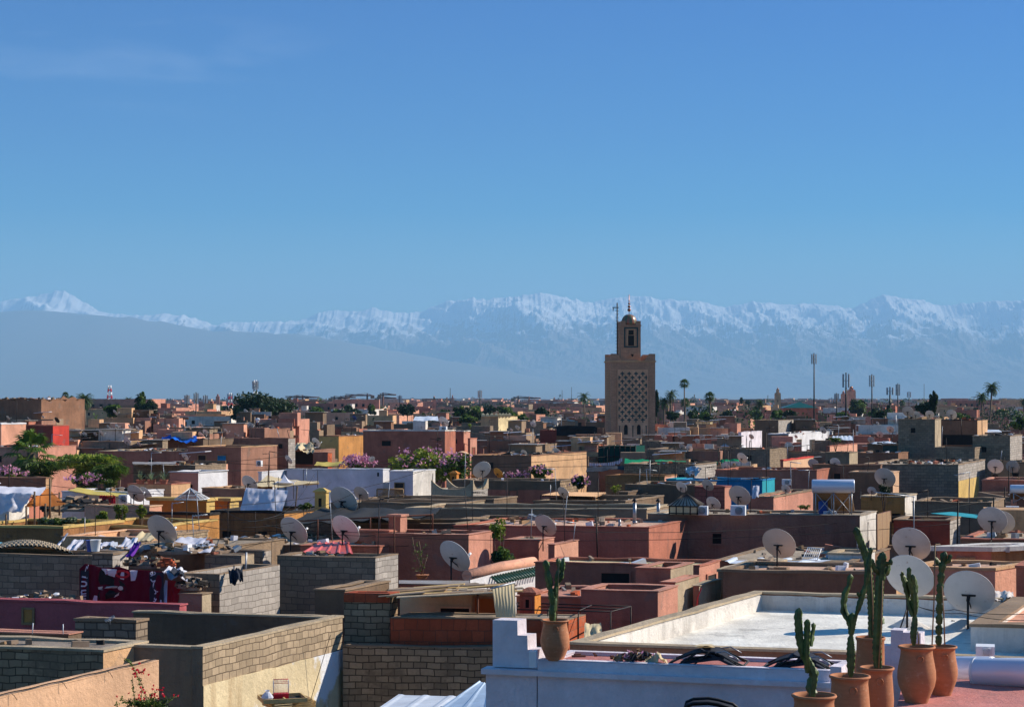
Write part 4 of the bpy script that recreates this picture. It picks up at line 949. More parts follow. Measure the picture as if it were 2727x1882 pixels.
# ------------------------------------------------------------------ the minaret
def minaret():
    a = radians(6.0); FL = P(1627, V0, 280); W_, L_ = 6.7, 5.9
    r = Root('minaret', (FL.x, FL.y, 0), 'tall square brick minaret with lattice panel, lantern and ribbed dome', 'minaret')
    def wp(x, y, z): return (FL.x+x*cos(a)-y*sin(a), FL.y+x*sin(a)+y*cos(a), z)
    def bx(mb, x0, x1, y0, y1, z0, z1, mi=None):
        mb.add([wp(x0,y0,z0), wp(x1,y0,z0), wp(x1,y1,z0), wp(x0,y1,z0), wp(x0,y0,z1), wp(x1,y0,z1), wp(x1,y1,z1), wp(x0,y1,z1)],
               [(0,3,2,1),(4,5,6,7),(0,1,5,4),(1,2,6,5),(2,3,7,6),(3,0,4,7)], mi)
    ZT = 19.5
    m = MB(); bx(m, 0, W_, 0, L_, 0, ZT); r.part(m, 'shaft', 'minbrick')
    m = MB(); bx(m, -0.12, W_+0.12, -0.12, L_+0.12, ZT, ZT+0.22); r.part(m, 'cornice', 'tan')
    m = MB()
    for x0, s_ in ((0, 1), (W_, -1)):
        for y0, y1 in ((0.0, 0.3), (L_-0.3, L_)):
            for k, (w_, zz) in enumerate(((1.55, 0.3), (1.4, 0.5), (1.25, 0.68), (1.1, 0.86), (0.95, 1.02))):
                x1 = x0+s_*w_; bx(m, min(x0, x1), max(x0, x1), y0, y1, ZT+0.224+(0 if k == 0 else (0, .3, .5, .68, .86)[k]), ZT+0.22+zz)
    for x0, x1 in ((0.0, 0.3), (W_-0.3, W_)):
        bx(m, x0+0.002, x1-0.002, 0.302, L_-0.302, ZT+0.224, ZT+0.9)
    r.part(m, 'merlons', 'minbrick')
    # lattice panel
    px0, px1, pz0, pz1 = 1.0, 5.6, 8.3, 18.4
    def face(mb, pts, o, face_='F', mi=None):
        if face_ == 'F': vs = [wp(x, -o, z) for x, z in pts]; mb.add(vs, [tuple(range(len(pts)))], mi)
        else: vs = [wp(-o, y, z) for y, z in pts]; mb.add(vs[::-1], [tuple(range(len(pts)))], mi)
    m = MB(); bx(m, px0, px1, -0.02, 0.01, pz0, pz1)
    pn = r.part(m, 'lattice_panel', 'minpanel')
    m = MB()
    for (x0, x1, z0, z1) in ((px0-.1, px0, pz0-.1, pz1+.1), (px1, px1+.1, pz0-.1, pz1+.1), (px0, px1, pz1, pz1+.1), (px0, px1, pz0-.1, pz0)):
        bx(m, x0, x1, -0.1, 0.02, z0, z1)
    r.part(m, 'panel_frame', 'minbrick')
    fl = [(0,.40),(.07,.2),(.2,.12),(.28,.02),(.2,-.08),(.09,-.06),(.06,-.2),(.11,-.3),(0,-.34),(-.11,-.3),(-.06,-.2),(-.09,-.06),(-.2,-.08),(-.28,.02),(-.2,.12),(-.07,.2)]
    ti = MB(); la = MB(); cx0, dx, dz = 1.72, 1.03, 0.575
    for row in range(13):
        zc = 17.75-row*dz
        xs = [cx0+k*dx for k in range(4)] if row % 2 == 0 else [cx0-dx/2+k*dx for k in range(5)]
        for xc in xs:
            cl = [(max(px0+.12, min(px1-.12, xc+x*1.22)), zc+z*1.02) for x, z in fl]
            if xc < px0+.2 or xc > px1-.2: cl = [(max(px0+.13, min(px1-.13, x)), z) for x, z in cl]
            face(ti, cl, 0.026)
            # raised ogee outline
            og = [(0,.62),(.16,.42),(.3,.3),(.47,.1),(.5,-.05),(.36,-.2),(.2,-.34),(0,-.52)]
            for s_ in (-1, 1):
                for (ax, az), (bx_, bz) in zip(og, og[1:]):
                    A_ = (xc+s_*ax, zc+az); B_ = (xc+s_*bx_, zc+bz)
                    if min(A_[0], B_[0]) < px0 or max(A_[0], B_[0]) > px1: continue
                    t_ = 0.045
                    d_ = Vector((B_[0]-A_[0], B_[1]-A_[1])).normalized(); n_ = Vector((-d_.y, d_.x))*t_
                    la.add([wp(A_[0]-n_.x, -.07, A_[1]-n_.y), wp(A_[0]+n_.x, -.07, A_[1]+n_.y), wp(B_[0]+n_.x, -.07, B_[1]+n_.y), wp(B_[0]-n_.x, -.07, B_[1]-n_.y),
                            wp(A_[0]-n_.x, -.021, A_[1]-n_.y), wp(A_[0]+n_.x, -.021, A_[1]+n_.y), wp(B_[0]+n_.x, -.021, B_[1]+n_.y), wp(B_[0]-n_.x, -.021, B_[1]-n_.y)],
                           [(0,1,2,3), (0,4,5,1), (3,2,6,7), (1,5,6,2), (0,3,7,4)])
    r.part(ti, 'tile_inlay', 'tealtile', parent=pn); r.part(la, 'lattice_relief', 'minpanel', parent=pn)
    for xc in (2.25, 4.2):
        m = MB(); N = 10; arch = [(xc-.28, 8.7), (xc+.28, 8.7), (xc+.28, 9.7)]+[(xc+.28*cos(t_*pi/N), 9.75+.42*sin(t_*pi/N)) for t_ in range(1, N)]+[(xc-.28, 9.7)]
        face(m, arch, 0.03); w_ = r.part(m, 'window', 'black')
        m = MB()
        for s_ in (-1, 1): bx(m, xc+s_*.34-.05, xc+s_*.34+.05, -.07, -.021, 8.65, 9.75)
        for k in range(N):
            t0, t1 = k*pi/N, (k+1)*pi/N
            q = [(xc+.30*cos(t0), 9.76+.44*sin(t0)), (xc+.42*cos(t0), 9.76+.6*sin(t0)), (xc+.42*cos(t1), 9.76+.6*sin(t1)), (xc+.30*cos(t1), 9.76+.44*sin(t1))]
            face(m, q, 0.07)
        r.part(m, 'arch_surround', 'minpanel', parent=w_)
    m = MB()
    for xc in (px0+.28, 3.3, px1-.28): bx(m, xc-.06, xc+.06, -.09, -.021, 8.2, 9.9); bx(m, xc-.13, xc+.13, -.1, -.021, 9.904, 10.0)
    bx(m, px0+.22, px1-.22, -.08, -.021, 8.1, 8.196)
    r.part(m, 'colonnettes', 'tealtile')
    # left face blind panel
    m = MB()
    for k in range(9):
        for row in range(20):
            face(m, [(1.2+k*.42, 10.6+row*.38), (1.35+k*.42, 10.8+row*.38), (1.2+k*.42, 11.0+row*.38), (1.05+k*.42, 10.8+row*.38)], 0.02, 'L')
    r.part(m, 'side_relief', 'tan')
    # lantern
    lx0, lx1, ly0, ly1, lz0, lz1 = 1.7, 4.75, 1.4, 4.4, ZT+0.22, 24.9
    m = MB(); bx(m, lx0, lx1, ly0, ly1, lz0, lz1); r.part(m, 'lantern', 'minbrick')
    m = MB(); bx(m, lx0-.08, lx1+.08, ly0-.08, ly1+.08, lz1, lz1+.2)
    for k, (x0, x1) in enumerate(((lx0, lx0+.75), (lx1-.75, lx1))):
        for y0, y1 in ((ly0, ly0+.25), (ly1-.25, ly1)): bx(m, x0, x1, y0, y1, lz1+.204, lz1+.8)
        xx = lx0 if k == 0 else lx1-.25; bx(m, xx+.002, xx+.248, ly0+.252, ly1-.252, lz1+.204, lz1+.7)
    r.part(m, 'lantern_parapet', 'minbrick')
    m = MB(); o = ly0
    def lf(mb, x0, x1, z0, z1, d0, d1): bx(mb, x0, x1, o-d1, o-d0, z0, z1)
    fx0, fx1, fz0, fz1 = lx0+.5, lx1-.4, 21.7, 24.75
    for (x0, x1, z0, z1) in ((fx0, fx0+.22, fz0, fz1), (fx1-.22, fx1, fz0, fz1), (fx0+.22, fx1-.22, fz1-.22, fz1), (fx0+.22, fx1-.22, fz0, fz0+.22)): lf(m, x0, x1, z0, z1, .0, .03)
    r.part(m, 'tile_border', 'tealtile')
    m = MB(); lf(m, fx0+.62, fx1-.62, 22.0, 23.5, 0, .02); lf(m, fx0+.7, fx1-.7, 23.6, 24.3, 0, .02); r.part(m, 'lantern_opening', 'black')
    m = MB(); lf(m, fx0+.5, fx0+.6, 21.95, 24.4, 0, .06); lf(m, fx1-.6, fx1-.5, 21.95, 24.4, 0, .06); lf(m, fx0+.5, fx1-.5, 24.402, 24.5, 0, .06); r.part(m, 'lantern_surround', 'tan')
    # ribbed dome and finial
    c = wp((lx0+lx1)/2, (ly0+ly1)/2, 0); zc = lz1+.25
    m = MB(); N = 32; rows = 9
    vs = []
    for i in range(rows+1):
        ph = i/rows*pi/2; R_ = 1.12*cos(ph)**0.85
        for k in range(N):
            q = 1+0.05*(1 if k % 2 else -1); vs.append((c[0]+R_*q*cos(2*pi*k/N), c[1]+R_*q*sin(2*pi*k/N), zc+1.35*sin(ph)**0.9+0.25))
    m.add(vs, [(i*N+k, i*N+(k+1) % N, (i+1)*N+(k+1) % N, (i+1)*N+k) for i in range(rows) for k in range(N)], smooth=True)
    m.lathe([(1.0, 0), (1.14, .1), (1.14, .25)], (c[0], c[1], zc), 24)
    r.part(m, 'dome', 'domeribs')
    m = MB(); z = zc+1.5; m.tube([(c[0], c[1], z), (c[0], c[1], z+3.1)], 0.05, 6)
    for zz, rr in ((.75, .26), (1.25, .21), (1.7, .16), (2.1, .1)):
        m.lathe([(rr*sin(t_*pi/8), -rr*cos(t_*pi/8)) for t_ in range(9)], (c[0], c[1], z+zz), 12)
    r.part(m, 'finial', 'copper')
    m = MB(); p = Vector(wp(1.2, 1.6, ZT+.2)); m.tube([p, p+Vector((0,0,8.7))], .1, 6); m.box((p.x-.25, p.y, p.z+8.0), (.9, .12, .12)); m.tube([(p.x-.6, p.y, p.z+8), (p.x-.6, p.y, p.z+7.5)], .06, 5)
    for k in range(16): m.box((p.x, p.y, p.z+.5+k*.5), (.5, .05, .05))
    r.part(m, 'flag_gallows', 'iron')
    m = MB(); q = Vector(wp(3.4, .9, ZT+.9)); m.lathe([(0.05, -.1), (.12, 0), (.26, .3), (.27, .32)], q, 12); m.tube([q, q+Vector((0, .4, 0))], .06, 6); r.part(m, 'loudspeaker', 'black')
t = NT('domeribs'); g = t.new('ShaderNodeTexCoord'); sp = t.new('ShaderNodeSeparateXYZ'); t.link(g.outputs['Generated'], sp.inputs[0])
an = t.math('ARCTAN2', t.math('SUBTRACT', sp.outputs[1], .5), t.math('SUBTRACT', sp.outputs[0], .5))
st = t.math('GREATER_THAN', t.math('SINE', t.math('MULTIPLY', an, 8)), 0)
t.link(t.mix(st, lin((150,96,72)), lin((96,104,72))), t.b.inputs['Base Color']); t.done(.35, .5); MC['domeribs'] = t.m
simple('copper', (150, 92, 62), 0.35, 0.7); 
minaret()

# ------------------------------------------------------------------ satellite dishes
DP = {'dish': make_dish('dish'), 'dishpink': make_dish('dishpink'), 'dishorange': make_dish('dishorange'), 'dishblue': make_dish('dishblue'), 'dishblack': make_dish('dishblack')}
usedp = set()
DISHPOS = []
DOV = {(990, 1222): 130.0, (2343, 1156): 222.4, (22, 1112): 253.2, (76, 1114): 254.4, (115, 1110): 258.8, (395, 1105): 281.9, (290, 1138): 196.7, (312, 1135): 197.3, (346, 1136): 191.6, (367, 1140): 191.6, (374, 1133): 194.4, (254, 1156): 190.7, (270, 1153): 190.2, (316, 1155): 191.3, (332, 1150): 193.8, (339, 1175): 186.4, (398, 1159): 187.3, (226, 1156): 190.9, (213, 1154): 189.7, (488, 1137): 212.7, (505, 1138): 198.6, (192, 1172): 190.6, (654, 1094): 387.9, (675, 1096): 390.6, (746, 1110): 216.3, (602, 1148): 201.4, (837, 1124): 258.4, (1205, 1112): 374.8, (1378, 1138): 219.7, (1422, 1121): 255.3, (1488, 1123): 261.6, (1544, 1171): 188.3, (1556, 1170): 191.1, (1587, 1171): 190.5, (1923, 1137): 298.2, (2087, 1110): 434.0, (1810, 1160): 222.8, (2208, 1147): 260.7, (2250, 1123): 284.8, (2270, 1114): 284.4, (2281, 1122): 284.1, (944, 1112): 303.1, (420, 1108): 282.0, (465, 1133): 215.3, (547, 1150): 198.4, (447, 1135): 200.5, (756, 1109): 384.8, (1007, 1136): 242.5, (1361, 1144): 215.4, (1511, 1115): 277.4, (1517, 1111): 446.8, (1473, 1130): 261.2, (1573, 1171): 190.5, (1598, 1118): 300.4, (1857, 1174): 170.0, (535, 1131): 216.2, (628, 1158): 200.9, (888, 1119): 266.5, (728, 1138): 211.6, (1780, 1130): 281.9, (1765, 1153): 243.8, (1950, 1155): 218.0, (2128, 1119): 297.7, (2337, 1126): 234.4, (2371, 1143): 229.7, (367, 1103): 281.4, (1420, 1129): 255.2, (1345, 1165): 210.9, (1935, 1164): 212.7, (2385, 1117): 234.6, (370, 1182): 185.7, (1598, 1179): 190.3, (667, 1133): 213.2}
def dish(u, v, wpx, label, mat='dish', D=None, yaw=0, sup=True, size=None, group='satellite dishes on the rooftops', mx=1.0):
    size = size or (1.15 if wpx > 60 else 1.0); D = DOV.get((round(u), round(v))) or D or max(F*.42/wpx, min(F*size/wpx, F*4.5/(v-V0))); size = wpx*D/F
    o = DP[mat] if mat not in usedp else copy_tree(DP[mat]); usedp.add(mat)
    o.location = P(u, v, D); o.scale = (size, size, size); o.rotation_euler = (0, 0, radians(yaw))
    tag(o, label, 'satellite dish', group); (DISHPOS.append((u, v, wpx, D, size)) if sup else None); return o
BIGD = [
 (2423, 1532, 137, 'biggest white dish with a rusty rim standing on the white roof behind the cacti', 'dish', 44, 8),
 (2582, 1576, 142, 'large grey dish with its bracket showing at the right side of the white roof', 'dish', 43.6, 14),
 (2427, 1448, 108, 'large lavender grey dish behind the biggest white dish', 'dish', 54, 12),
 (2075, 1446, 96, 'pale tan dish on a concrete base on the brown roof', 'dishpink', 55, 10),
 (1212, 1479, 98, 'huge pale dish in front of the terracotta house with sunlit end', 'dish', 55, 0),
 (432, 1409, 92, 'leaning pinkish grey dish with a long white feed arm above the cluttered roofs', 'dishpink', 62, 12),
 (783, 1411, 86, 'left of the two grey dishes above the red ribbed sheet', 'dish', 64, 6),
 (921, 1408, 88, 'right of the two grey dishes above the red ribbed sheet', 'dish', 65, 4),
 (916, 1330, 84, 'pale dish with rust specks beside the yellow chimney', 'dish', 80, 10),
 (962, 1314, 46, 'pink dish behind the rust specked dish', 'dishpink', None, 8),
 (665, 1286, 50, 'greyish dish at the left end of the beige tent', 'dish', None, 6),
 (362, 1313, 54, 'grey dish facing away beside the air conditioner and pink curtain', 'dish', 90, 10),
 (388, 1314, 44, 'pale dish half hidden behind the grey dish by the pink curtain', 'dish', 96, 0),
 (1453, 1397, 68, 'round pinkish dish above the small salmon box', 'dishpink', 68, 0),
 (1283, 1250, 52, 'white dish with sun on its face beside the orange dish', 'dish', None, 60),
 (1327, 1259, 32, 'small orange dish beside the white one', 'dishorange', None, -6),
 (1500, 1311, 36, 'pinkish dish behind the flat cane canopy', 'dishpink', None, 0),
 (1970, 1319, 64, 'grey dish above the air conditioner on the long red brown house', 'dish', 84, 6),
 (1900, 1340, 44, 'smaller grey dish between lantern and air conditioner', 'dish', 86, 0),
 (2093, 1301, 27, 'cream dish in front of the long terracotta wall', 'dish', None, 5),
 (1885, 1291, 36, 'grey dish in front of the middle of the blue wall', 'dish', None, 0),
 (1815, 1296, 34, 'low grey dish at the left of the blue wall', 'dish', None, 0),
 (2357, 1271, 60, 'grey dish above a dark bush right of the water heater', 'dish', 92, 8),
 (2322, 1306, 26, 'small pale dish just left of the dark bush', 'dish', None, 8),
 (2643, 1383, 82, 'lavender dish on a heavy bracket, front one of the pair at right', 'dish', 66, 14),
 (2668, 1389, 72, 'cream dish half hidden behind the lavender dish at right', 'dish', 68, 14),
 (2651, 1241, 44, 'larger of the two dishes near the right edge above the salmon house', 'dish', None, 14),
 (2697, 1242, 38, 'smaller rounder dish of the two near the right edge', 'dishpink', None, 14),
 (2224, 1231, 30, 'half hidden dish behind the brown plastered wall', 'dish', None, 10),
 (2166, 1234, 31, 'pale dish at the right end of the sunlit peach wall', 'dish', None, 10),
 (1977, 1219, 33, 'tilted pale dish right of the green netting', 'dish', None, -8),
 (1932, 1242, 27, 'grey dish half hidden behind the block wall below the green netting', 'dish', None, 0),
 (2102, 1188, 27, 'pale dish before the white two windowed house', 'dish', None, 0),
 (1482, 1203, 27, 'large pale dish half hidden behind the tan sunlit wall', 'dish', None, 0),
 (1182, 1122, 32, 'large dark grey dish above the red brown house roof', 'dish', 188, 0),
 (944, 1112, 15, 'blue painted dish against the distant trees', 'dishblue', None, 0),
 (152, 1118, 18, 'black dish on the corner of the vivid red wall', 'dishblack', 172, 0),
 (842, 1177, 29, 'pale lavender dish right of the white sheets', 'dish', None, -6),
 (769, 1223, 27, 'grey dish at the corner of the black open shed', 'dish', None, -10),
 (990, 1222, 18, 'pinkish dish glinting above the blossom bush', 'dishpink', None, 60),
 (493, 1215, 25, 'grey dish left of the blue shuttered window', 'dish', None, -5),
 (2418, 1095, 32, 'largest of the four dishes on the tall block house', 'dishpink', 171.5, 10),
 (2439, 1104, 23, 'brownish dish second from left on the tall block house', 'dishpink', 171.5, 10),
 (2476, 1103, 25, 'pale dish in front of the dark cypress', 'dishpink', 171.5, 10),
 (2534, 1103, 30, 'pinkish dish on the brown brick house right of the cypress', 'dishpink', 178, 10),
 (2371, 1143, 21, 'pinkish dish left of the tall block house', 'dishpink', None, 8),
 (2343, 1156, 20, 'grey dish lower left of the tall block house', 'dish', None, 8),
 (2320, 1171, 20, 'low grey dish above the tin roofed shed', 'dish', None, 8),
]
for e in BIGD: dish(e[0], e[1], e[2], e[3], e[4], e[5], e[6], sup=e[5] is None)
SMALL = [(22,1112,13),(76,1114,9),(115,1110,9),(307,1098,17),(367,1103,10),(395,1105,7),(420,1108,9),(441,1098,11),(290,1138,16),(312,1135,14),(346,1136,14),(367,1140,15),(374,1133,12),(254,1156,12),(270,1153,18),(316,1155,12),(332,1150,15),(339,1175,22),(370,1182,14),(398,1159,15),(226,1156,14),(213,1154,10),(465,1133,11),(488,1137,18),(505,1138,12),(535,1131,17),(537,1160,24),(547,1150,17),(447,1135,12),(192,1172,14),
 (654,1094,12),(675,1096,10),(746,1110,9),(756,1109,10),(602,1148,17),(628,1158,14),(667,1133,22),(837,1124,10),(914,1130,18),(888,1119,8),(1007,1136,14),(728,1138,14),(822,1093,9),(964,1155,12),
 (1205,1112,10),(1361,1144,10),(1378,1138,14),(1420,1129,17),(1422,1121,9),(1345,1165,12),(1488,1123,10),(1511,1115,9),(1517,1111,7),(1473,1130,10),(1544,1171,12),(1556,1170,21),(1573,1171,20),(1587,1171,22),(1598,1179,15),(1598,1118,9),(1395,1205,18),
 (1780,1130,12),(1765,1153,10),(1768,1163,16),(1870,1163,17),(1950,1155,15),(1923,1137,9),(1935,1164,13),(2001,1162,15),(1857,1174,15),(1817,1190,22),(1836,1193,19),(2087,1110,10),(2128,1119,10),(1810,1160,14),(2120,1162,10),
 (2192,1145,20),(2208,1147,15),(2250,1123,12),(2385,1117,16),(2270,1114,8),(2337,1126,9),(2281,1122,7)]
MARKS = [(40,'ruined house'),(160,'vivid red wall'),(228,'date palm'),(292,'red and white mast'),(375,'tall eucalyptus'),(480,'blue tarpaulin'),(590,'far left shoulder tree'),(705,'big dark tree'),(800,'white sheets'),(870,'yellow ochre house'),(944,'blue dish'),(1080,'large red brown house'),(1190,'dark grey dish'),(1330,'merlon crowned house'),(1410,'pink distant towers'),(1535,'black awning'),(1590,'minaret edge'),(1680,'minaret'),(1785,'palm grove'),(1820,'tallest palm'),(1892,'shaggy palm'),(1950,'salmon roof box'),(2024,'lone date palm'),(2071,'great minaret'),(2128,'green pyramid roof'),(2168,'tall thin mast'),(2267,'twin distant towers'),(2322,'second mast'),(2391,'grey pole masts'),(2440,'tall block house'),(2485,'dark cypress'),(2550,'brown brick house'),(2630,'pair of date palms'),(2720,'right edge')]
LAB = {}
def where(u, exclude=None):
    ms = sorted(MARKS, key=lambda m_: abs(m_[0]-u)); m_ = ms[0]; d = u-m_[0]
    side = 'under' if abs(d) < 12 else ('just right of' if 0 < d < 40 else 'just left of' if -40 < d < 0 else 'right of' if d > 0 else 'left of')
    return side+' the '+m_[1]
ORD = ['','second ','third ','fourth ','fifth ','sixth ','seventh ','eighth ','ninth ','tenth ','eleventh ','twelfth ']
PEND = []
def later(o, adj, noun, u, tail=''):
    PEND.append((u, o, adj, noun, tail))
def flush():
    G = {}
    for u, o, adj, noun, tail in PEND: G.setdefault((adj, noun, where(u), tail), []).append((u, o))
    for (adj, noun, w_, tail), L in G.items():
        L.sort(key=lambda q: q[0])
        for i, (u, o) in enumerate(L):
            o['label'] = f'{adj} {noun}{tail} {w_}' if len(L) == 1 else (f'{ORD[i] if i < len(ORD) else str(i+1)+"th "}{adj} {noun}{tail} {w_} from left' if i else f'leftmost {adj} {noun}{tail} {w_}')
for i, (u, v, w_) in enumerate(SMALL):
    mt = 'dishpink' if (i*7) % 5 < 2 else 'dish'
    o = dish(u, v, w_*1.05, None, mt, None, RND.uniform(-16, 12))
    later(o, 'small pinkish' if mt == 'dishpink' else 'small grey', 'satellite dish', u, ' high up' if v < 1125 else ' on low roof' if v > 1150 else '')

# concrete feet of the big dishes
def mound(u, v, D, r, hh, label, mat='whitedirty', boxy=False):
    c = P(u, v, D); mb = MB()
    if boxy: mb.prism([(c.x-r, c.y-r*.5), (c.x+r*.6, c.y-r*.6), (c.x+r, c.y+r*.4), (c.x-r*.7, c.y+r*.6)], c.z-.25, [c.z+hh, c.z+hh*.9, c.z+hh*.8, c.z+hh])
    else: mb.lathe([(r*1.25, -.1), (r, .03), (r*.75, hh*.35), (r*.35, hh*.8), (.08, hh), (0.001, hh)], c, 20)
    one(mb, 'concrete_base', mat, label, 'dish base')
mound(2420, 1673, 44.2, .5, .26, 'white plaster mound under the biggest white dish', 'whitedirty')
mound(2568, 1676, 43.8, .5, .24, 'white plaster mound under the grey dish at right', 'whitedirty')
mound(2072, 1524, 53.5, .35, .18, 'rough concrete block under the pale tan dish', 'cement', True)
mound(2655, 1463, 62, .5, .2, 'stone heap under the pair of dishes at right', 'stone', True)

# ------------------------------------------------------------------ pots and cacti
ZF = HC-4.5
def pot(u, vrim, wrim, D, h=0.9, shape=0, label='', zbase=None):
    s = wrim*D/F; c = P(u, vrim, D); zb = zbase if zbase is not None else c.z-h; h = c.z-zb
    r = Root('clay_pot', (c.x, c.y, zb), label, 'plant pot', 'large terracotta pots on the terraces')
    R_ = s/2
    if shape == 0:   pr = [(.62,0),(.66,.04),(.78,.14),(.98,.3),(1.05,.42),(1.04,.55),(.96,.7),(.88,.84),(.86,.92),(.9,.955),(1.0,.965),(1.03,.98),(1.0,1.0),(.9,1.0),(.84,.95),(.8,.9)]
    elif shape == 1: pr = [(.72,0),(.84,.1),(.95,.3),(.99,.5),(.93,.75),(.89,.88),(.92,.95),(1.0,.965),(1.03,.98),(1.0,1.0),(.9,1.0),(.84,.95),(.8,.9)]
    else:            pr = [(.9,0),(.94,.3),(.95,.7),(.93,.93),(1.0,.96),(1.02,.98),(1.0,1.0),(.9,1.0),(.86,.95),(.82,.9)]
    mb = MB(); mb.lathe([(a*R_, b*h) for a, b in pr], (c.x, c.y, zb), 36); mb.lathe([(0.001, 0.004), (pr[0][0]*R_, 0.004)], (c.x, c.y, zb), 36)
    r.part(mb, 'pot_body', 'pot')
    mb = MB(); mb.lathe([(0.001, h*.935), (R_*.5, h*.93), (R_*.83, h*.92)], (c.x, c.y, zb), 20); r.part(mb, 'soil', 'soil')
    mb = MB(); e = R_*.98; 
    for k in range(12):
        t0, t1 = 2*pi*k/12, 2*pi*(k+1)/12
        mb.tube([(c.x+.045*cos(t0), c.y-e*.93, zb+h*.8+.045*sin(t0)), (c.x+.045*cos(t1), c.y-e*.93, zb+h*.8+.045*sin(t1))], .011, 5, caps=False)
    if shape != 2: r.part(mb, 'stamped_ring', 'pot')
    return c, zb, h
def starcol(mb, pts, rr, ribs=5, pinch=0, seed=0):
    pts = [Vector(p) for p in pts]; dense = []
    tot = sum((pts[i+1]-pts[i]).length for i in range(len(pts)-1)); acc = 0
    for i in range(len(pts)-1):
        n = max(2, int((pts[i+1]-pts[i]).length/0.022))
        for k in range(n):
            t_ = k/n; dense.append((pts[i].lerp(pts[i+1], t_), acc+(pts[i+1]-pts[i]).length*t_))
        acc += (pts[i+1]-pts[i]).length
    dense.append((pts[-1], tot)); N = ribs*4; vs = []
    for j, (p, s_) in enumerate(dense):
        d = (dense[min(j+2, len(dense)-1)][0]-dense[max(j-2, 0)][0]).normalized()
        a = d.cross(Vector((0.2, 1, 0.1))).normalized(); b = a.cross(d).normalized()
        f = 1.0
        if pinch: f *= 0.46+0.6*abs(sin(pi*s_/pinch+seed))**0.5
        endd = (tot-s_); f *= min(1, (endd/(rr*1.2))**0.5 if endd > 0 else 0.05); f *= 0.86+0.14*min(1, s_/0.15)
        for k in range(N):
            t_ = 2*pi*k/N; w_ = 0.78+0.62*max(0, cos(ribs*t_))**1.4+(0.16*sin(s_*190+k) if k % 4 == 0 else 0)
            q = p+(a*cos(t_)+b*sin(t_))*rr*f*w_*.9; vs.append(q)
    mb.add(vs, [(i*N+k, i*N+(k+1) % N, (i+1)*N+(k+1) % N, (i+1)*N+k) for i in range(len(dense)-1) for k in range(N)], smooth=True)
    mb.add(vs[-N:], [tuple(range(N))])
def cactus(D, cols, label, stakes=()):
    p0 = P(cols[0][0][0][0], cols[0][0][0][1], D); r = Root('columnar_cactus', p0, label, 'cactus', 'columnar cacti in terracotta pots')
    for i, (pp, rpx, pinch) in enumerate(cols):
        mb = MB(); dy = 0.0 if i == 0 else (0.05 if i % 2 else -0.05)
        pts = [P(u, v, D)+Vector((0, dy*min(1, k), 0)) for k, (u, v) in enumerate(pp)]
        starcol(mb, pts, rpx*D/F*0.92, 5 if i % 2 == 0 else 4, pinch, i); r.part(mb, 'stem' if i == 0 else 'branch', 'cactus')
    for (u0, v0, u1, v1) in stakes:
        mb = MB(); a, b = P(u0, v0, D-.06), P(u1, v1, D-.06); mb.tube([a, a.lerp(b, .5)+Vector((.01, 0, 0)), b], .011, 6); r.part(mb, 'bamboo_stake', 'wood')
pot(1478, 1649, 74, 32.7, shape=0, label='bellied clay pot alone on the left end of the pink terrace', zbase=HC-4.54)
cactus(32.7, [([(1470,1655),(1471,1600),(1466,1560),(1462,1540),(1452,1490)], 8, .3), ([(1473,1655),(1479,1590),(1484,1540),(1490,1510),(1486,1485)], 6, .25), ([(1484,1560),(1496,1530),(1500,1484)], 6, .2), ([(1470,1580),(1460,1560),(1454,1520),(1462,1500)], 5, .2)], 'three armed cactus in the pot left of the white roof', [(1482,1650,1488,1500)])
pot(2168, 1848, 118, 23.2, h=.86, shape=1, label='nearest clay pot, cut by the bottom edge of the picture')
cactus(23.2, [([(2162,1853),(2168,1800),(2160,1775),(2140,1740),(2130,1700),(2126,1640),(2129,1617)], 10, 0), ([(2166,1848),(2160,1830),(2172,1790),(2170,1774)], 11, .5), ([(2152,1790),(2146,1740),(2148,1690),(2149,1650),(2150,1646)], 8, 0), ([(2160,1720),(2164,1690),(2168,1675),(2169,1658)], 6, .2)], 'short dark ribbed cactus with a knobbly base in the nearest pot')
pot(2263, 1797, 108, 24.8, h=.86, shape=1, label='clay pot second from the left in the right hand row')
cactus(24.8, [([(2266,1802),(2267,1740),(2266,1700),(2270,1660),(2270,1630)], 10, .55), ([(2266,1670),(2258,1640),(2248,1610),(2252,1580),(2262,1560),(2268,1528)], 7, .35), ([(2272,1660),(2284,1620),(2296,1580),(2306,1545),(2312,1500),(2318,1455)], 7, .4), ([(2258,1655),(2246,1630),(2246,1600),(2254,1575)], 5, .25), ([(2294,1592),(2286,1582),(2280,1574)], 4.5, .2)], 'pale green forked cactus shaped like a candelabrum')
pot(2318, 1695, 78, 28.8, h=.88, shape=2, label='straight sided brown pot half hidden behind the pot row')
cactus(28.8, [([(2322,1697),(2322,1640),(2318,1560),(2312,1500),(2300,1460),(2288,1430),(2278,1402)], 9, 0), ([(2332,1697),(2330,1640),(2325,1580)], 6, 0), ([(2314,1540),(2306,1500),(2304,1480)], 6, .2)], 'tallest cactus, leaning left over the red brown wall', [(2326,1697,2318,1500)])
pot(2335, 1775, 91, 25.6, h=.88, shape=1, label='clay pot in front of the straight sided brown pot')
cactus(25.6, [([(2339,1778),(2336,1720),(2340,1640),(2343,1560),(2348,1500),(2352,1468)], 11, 0), ([(2348,1540),(2360,1528),(2368,1510),(2364,1498)], 8, .12), ([(2342,1530),(2328,1512),(2320,1496),(2322,1486)], 7, .12), ([(2350,1520),(2342,1500),(2336,1490)], 7, .1), ([(2352,1500),(2370,1498),(2372,1486)], 6, .1), ([(2350,1660),(2350,1640)], 6, 0)], 'very dark thick cactus with a lumpy crown tied to a stake', [(2340,1778,2350,1545)])
pot(2441, 1719, 97, 27.9, shape=0, label='largest bellied clay pot on the near pink terrace', zbase=ZF)
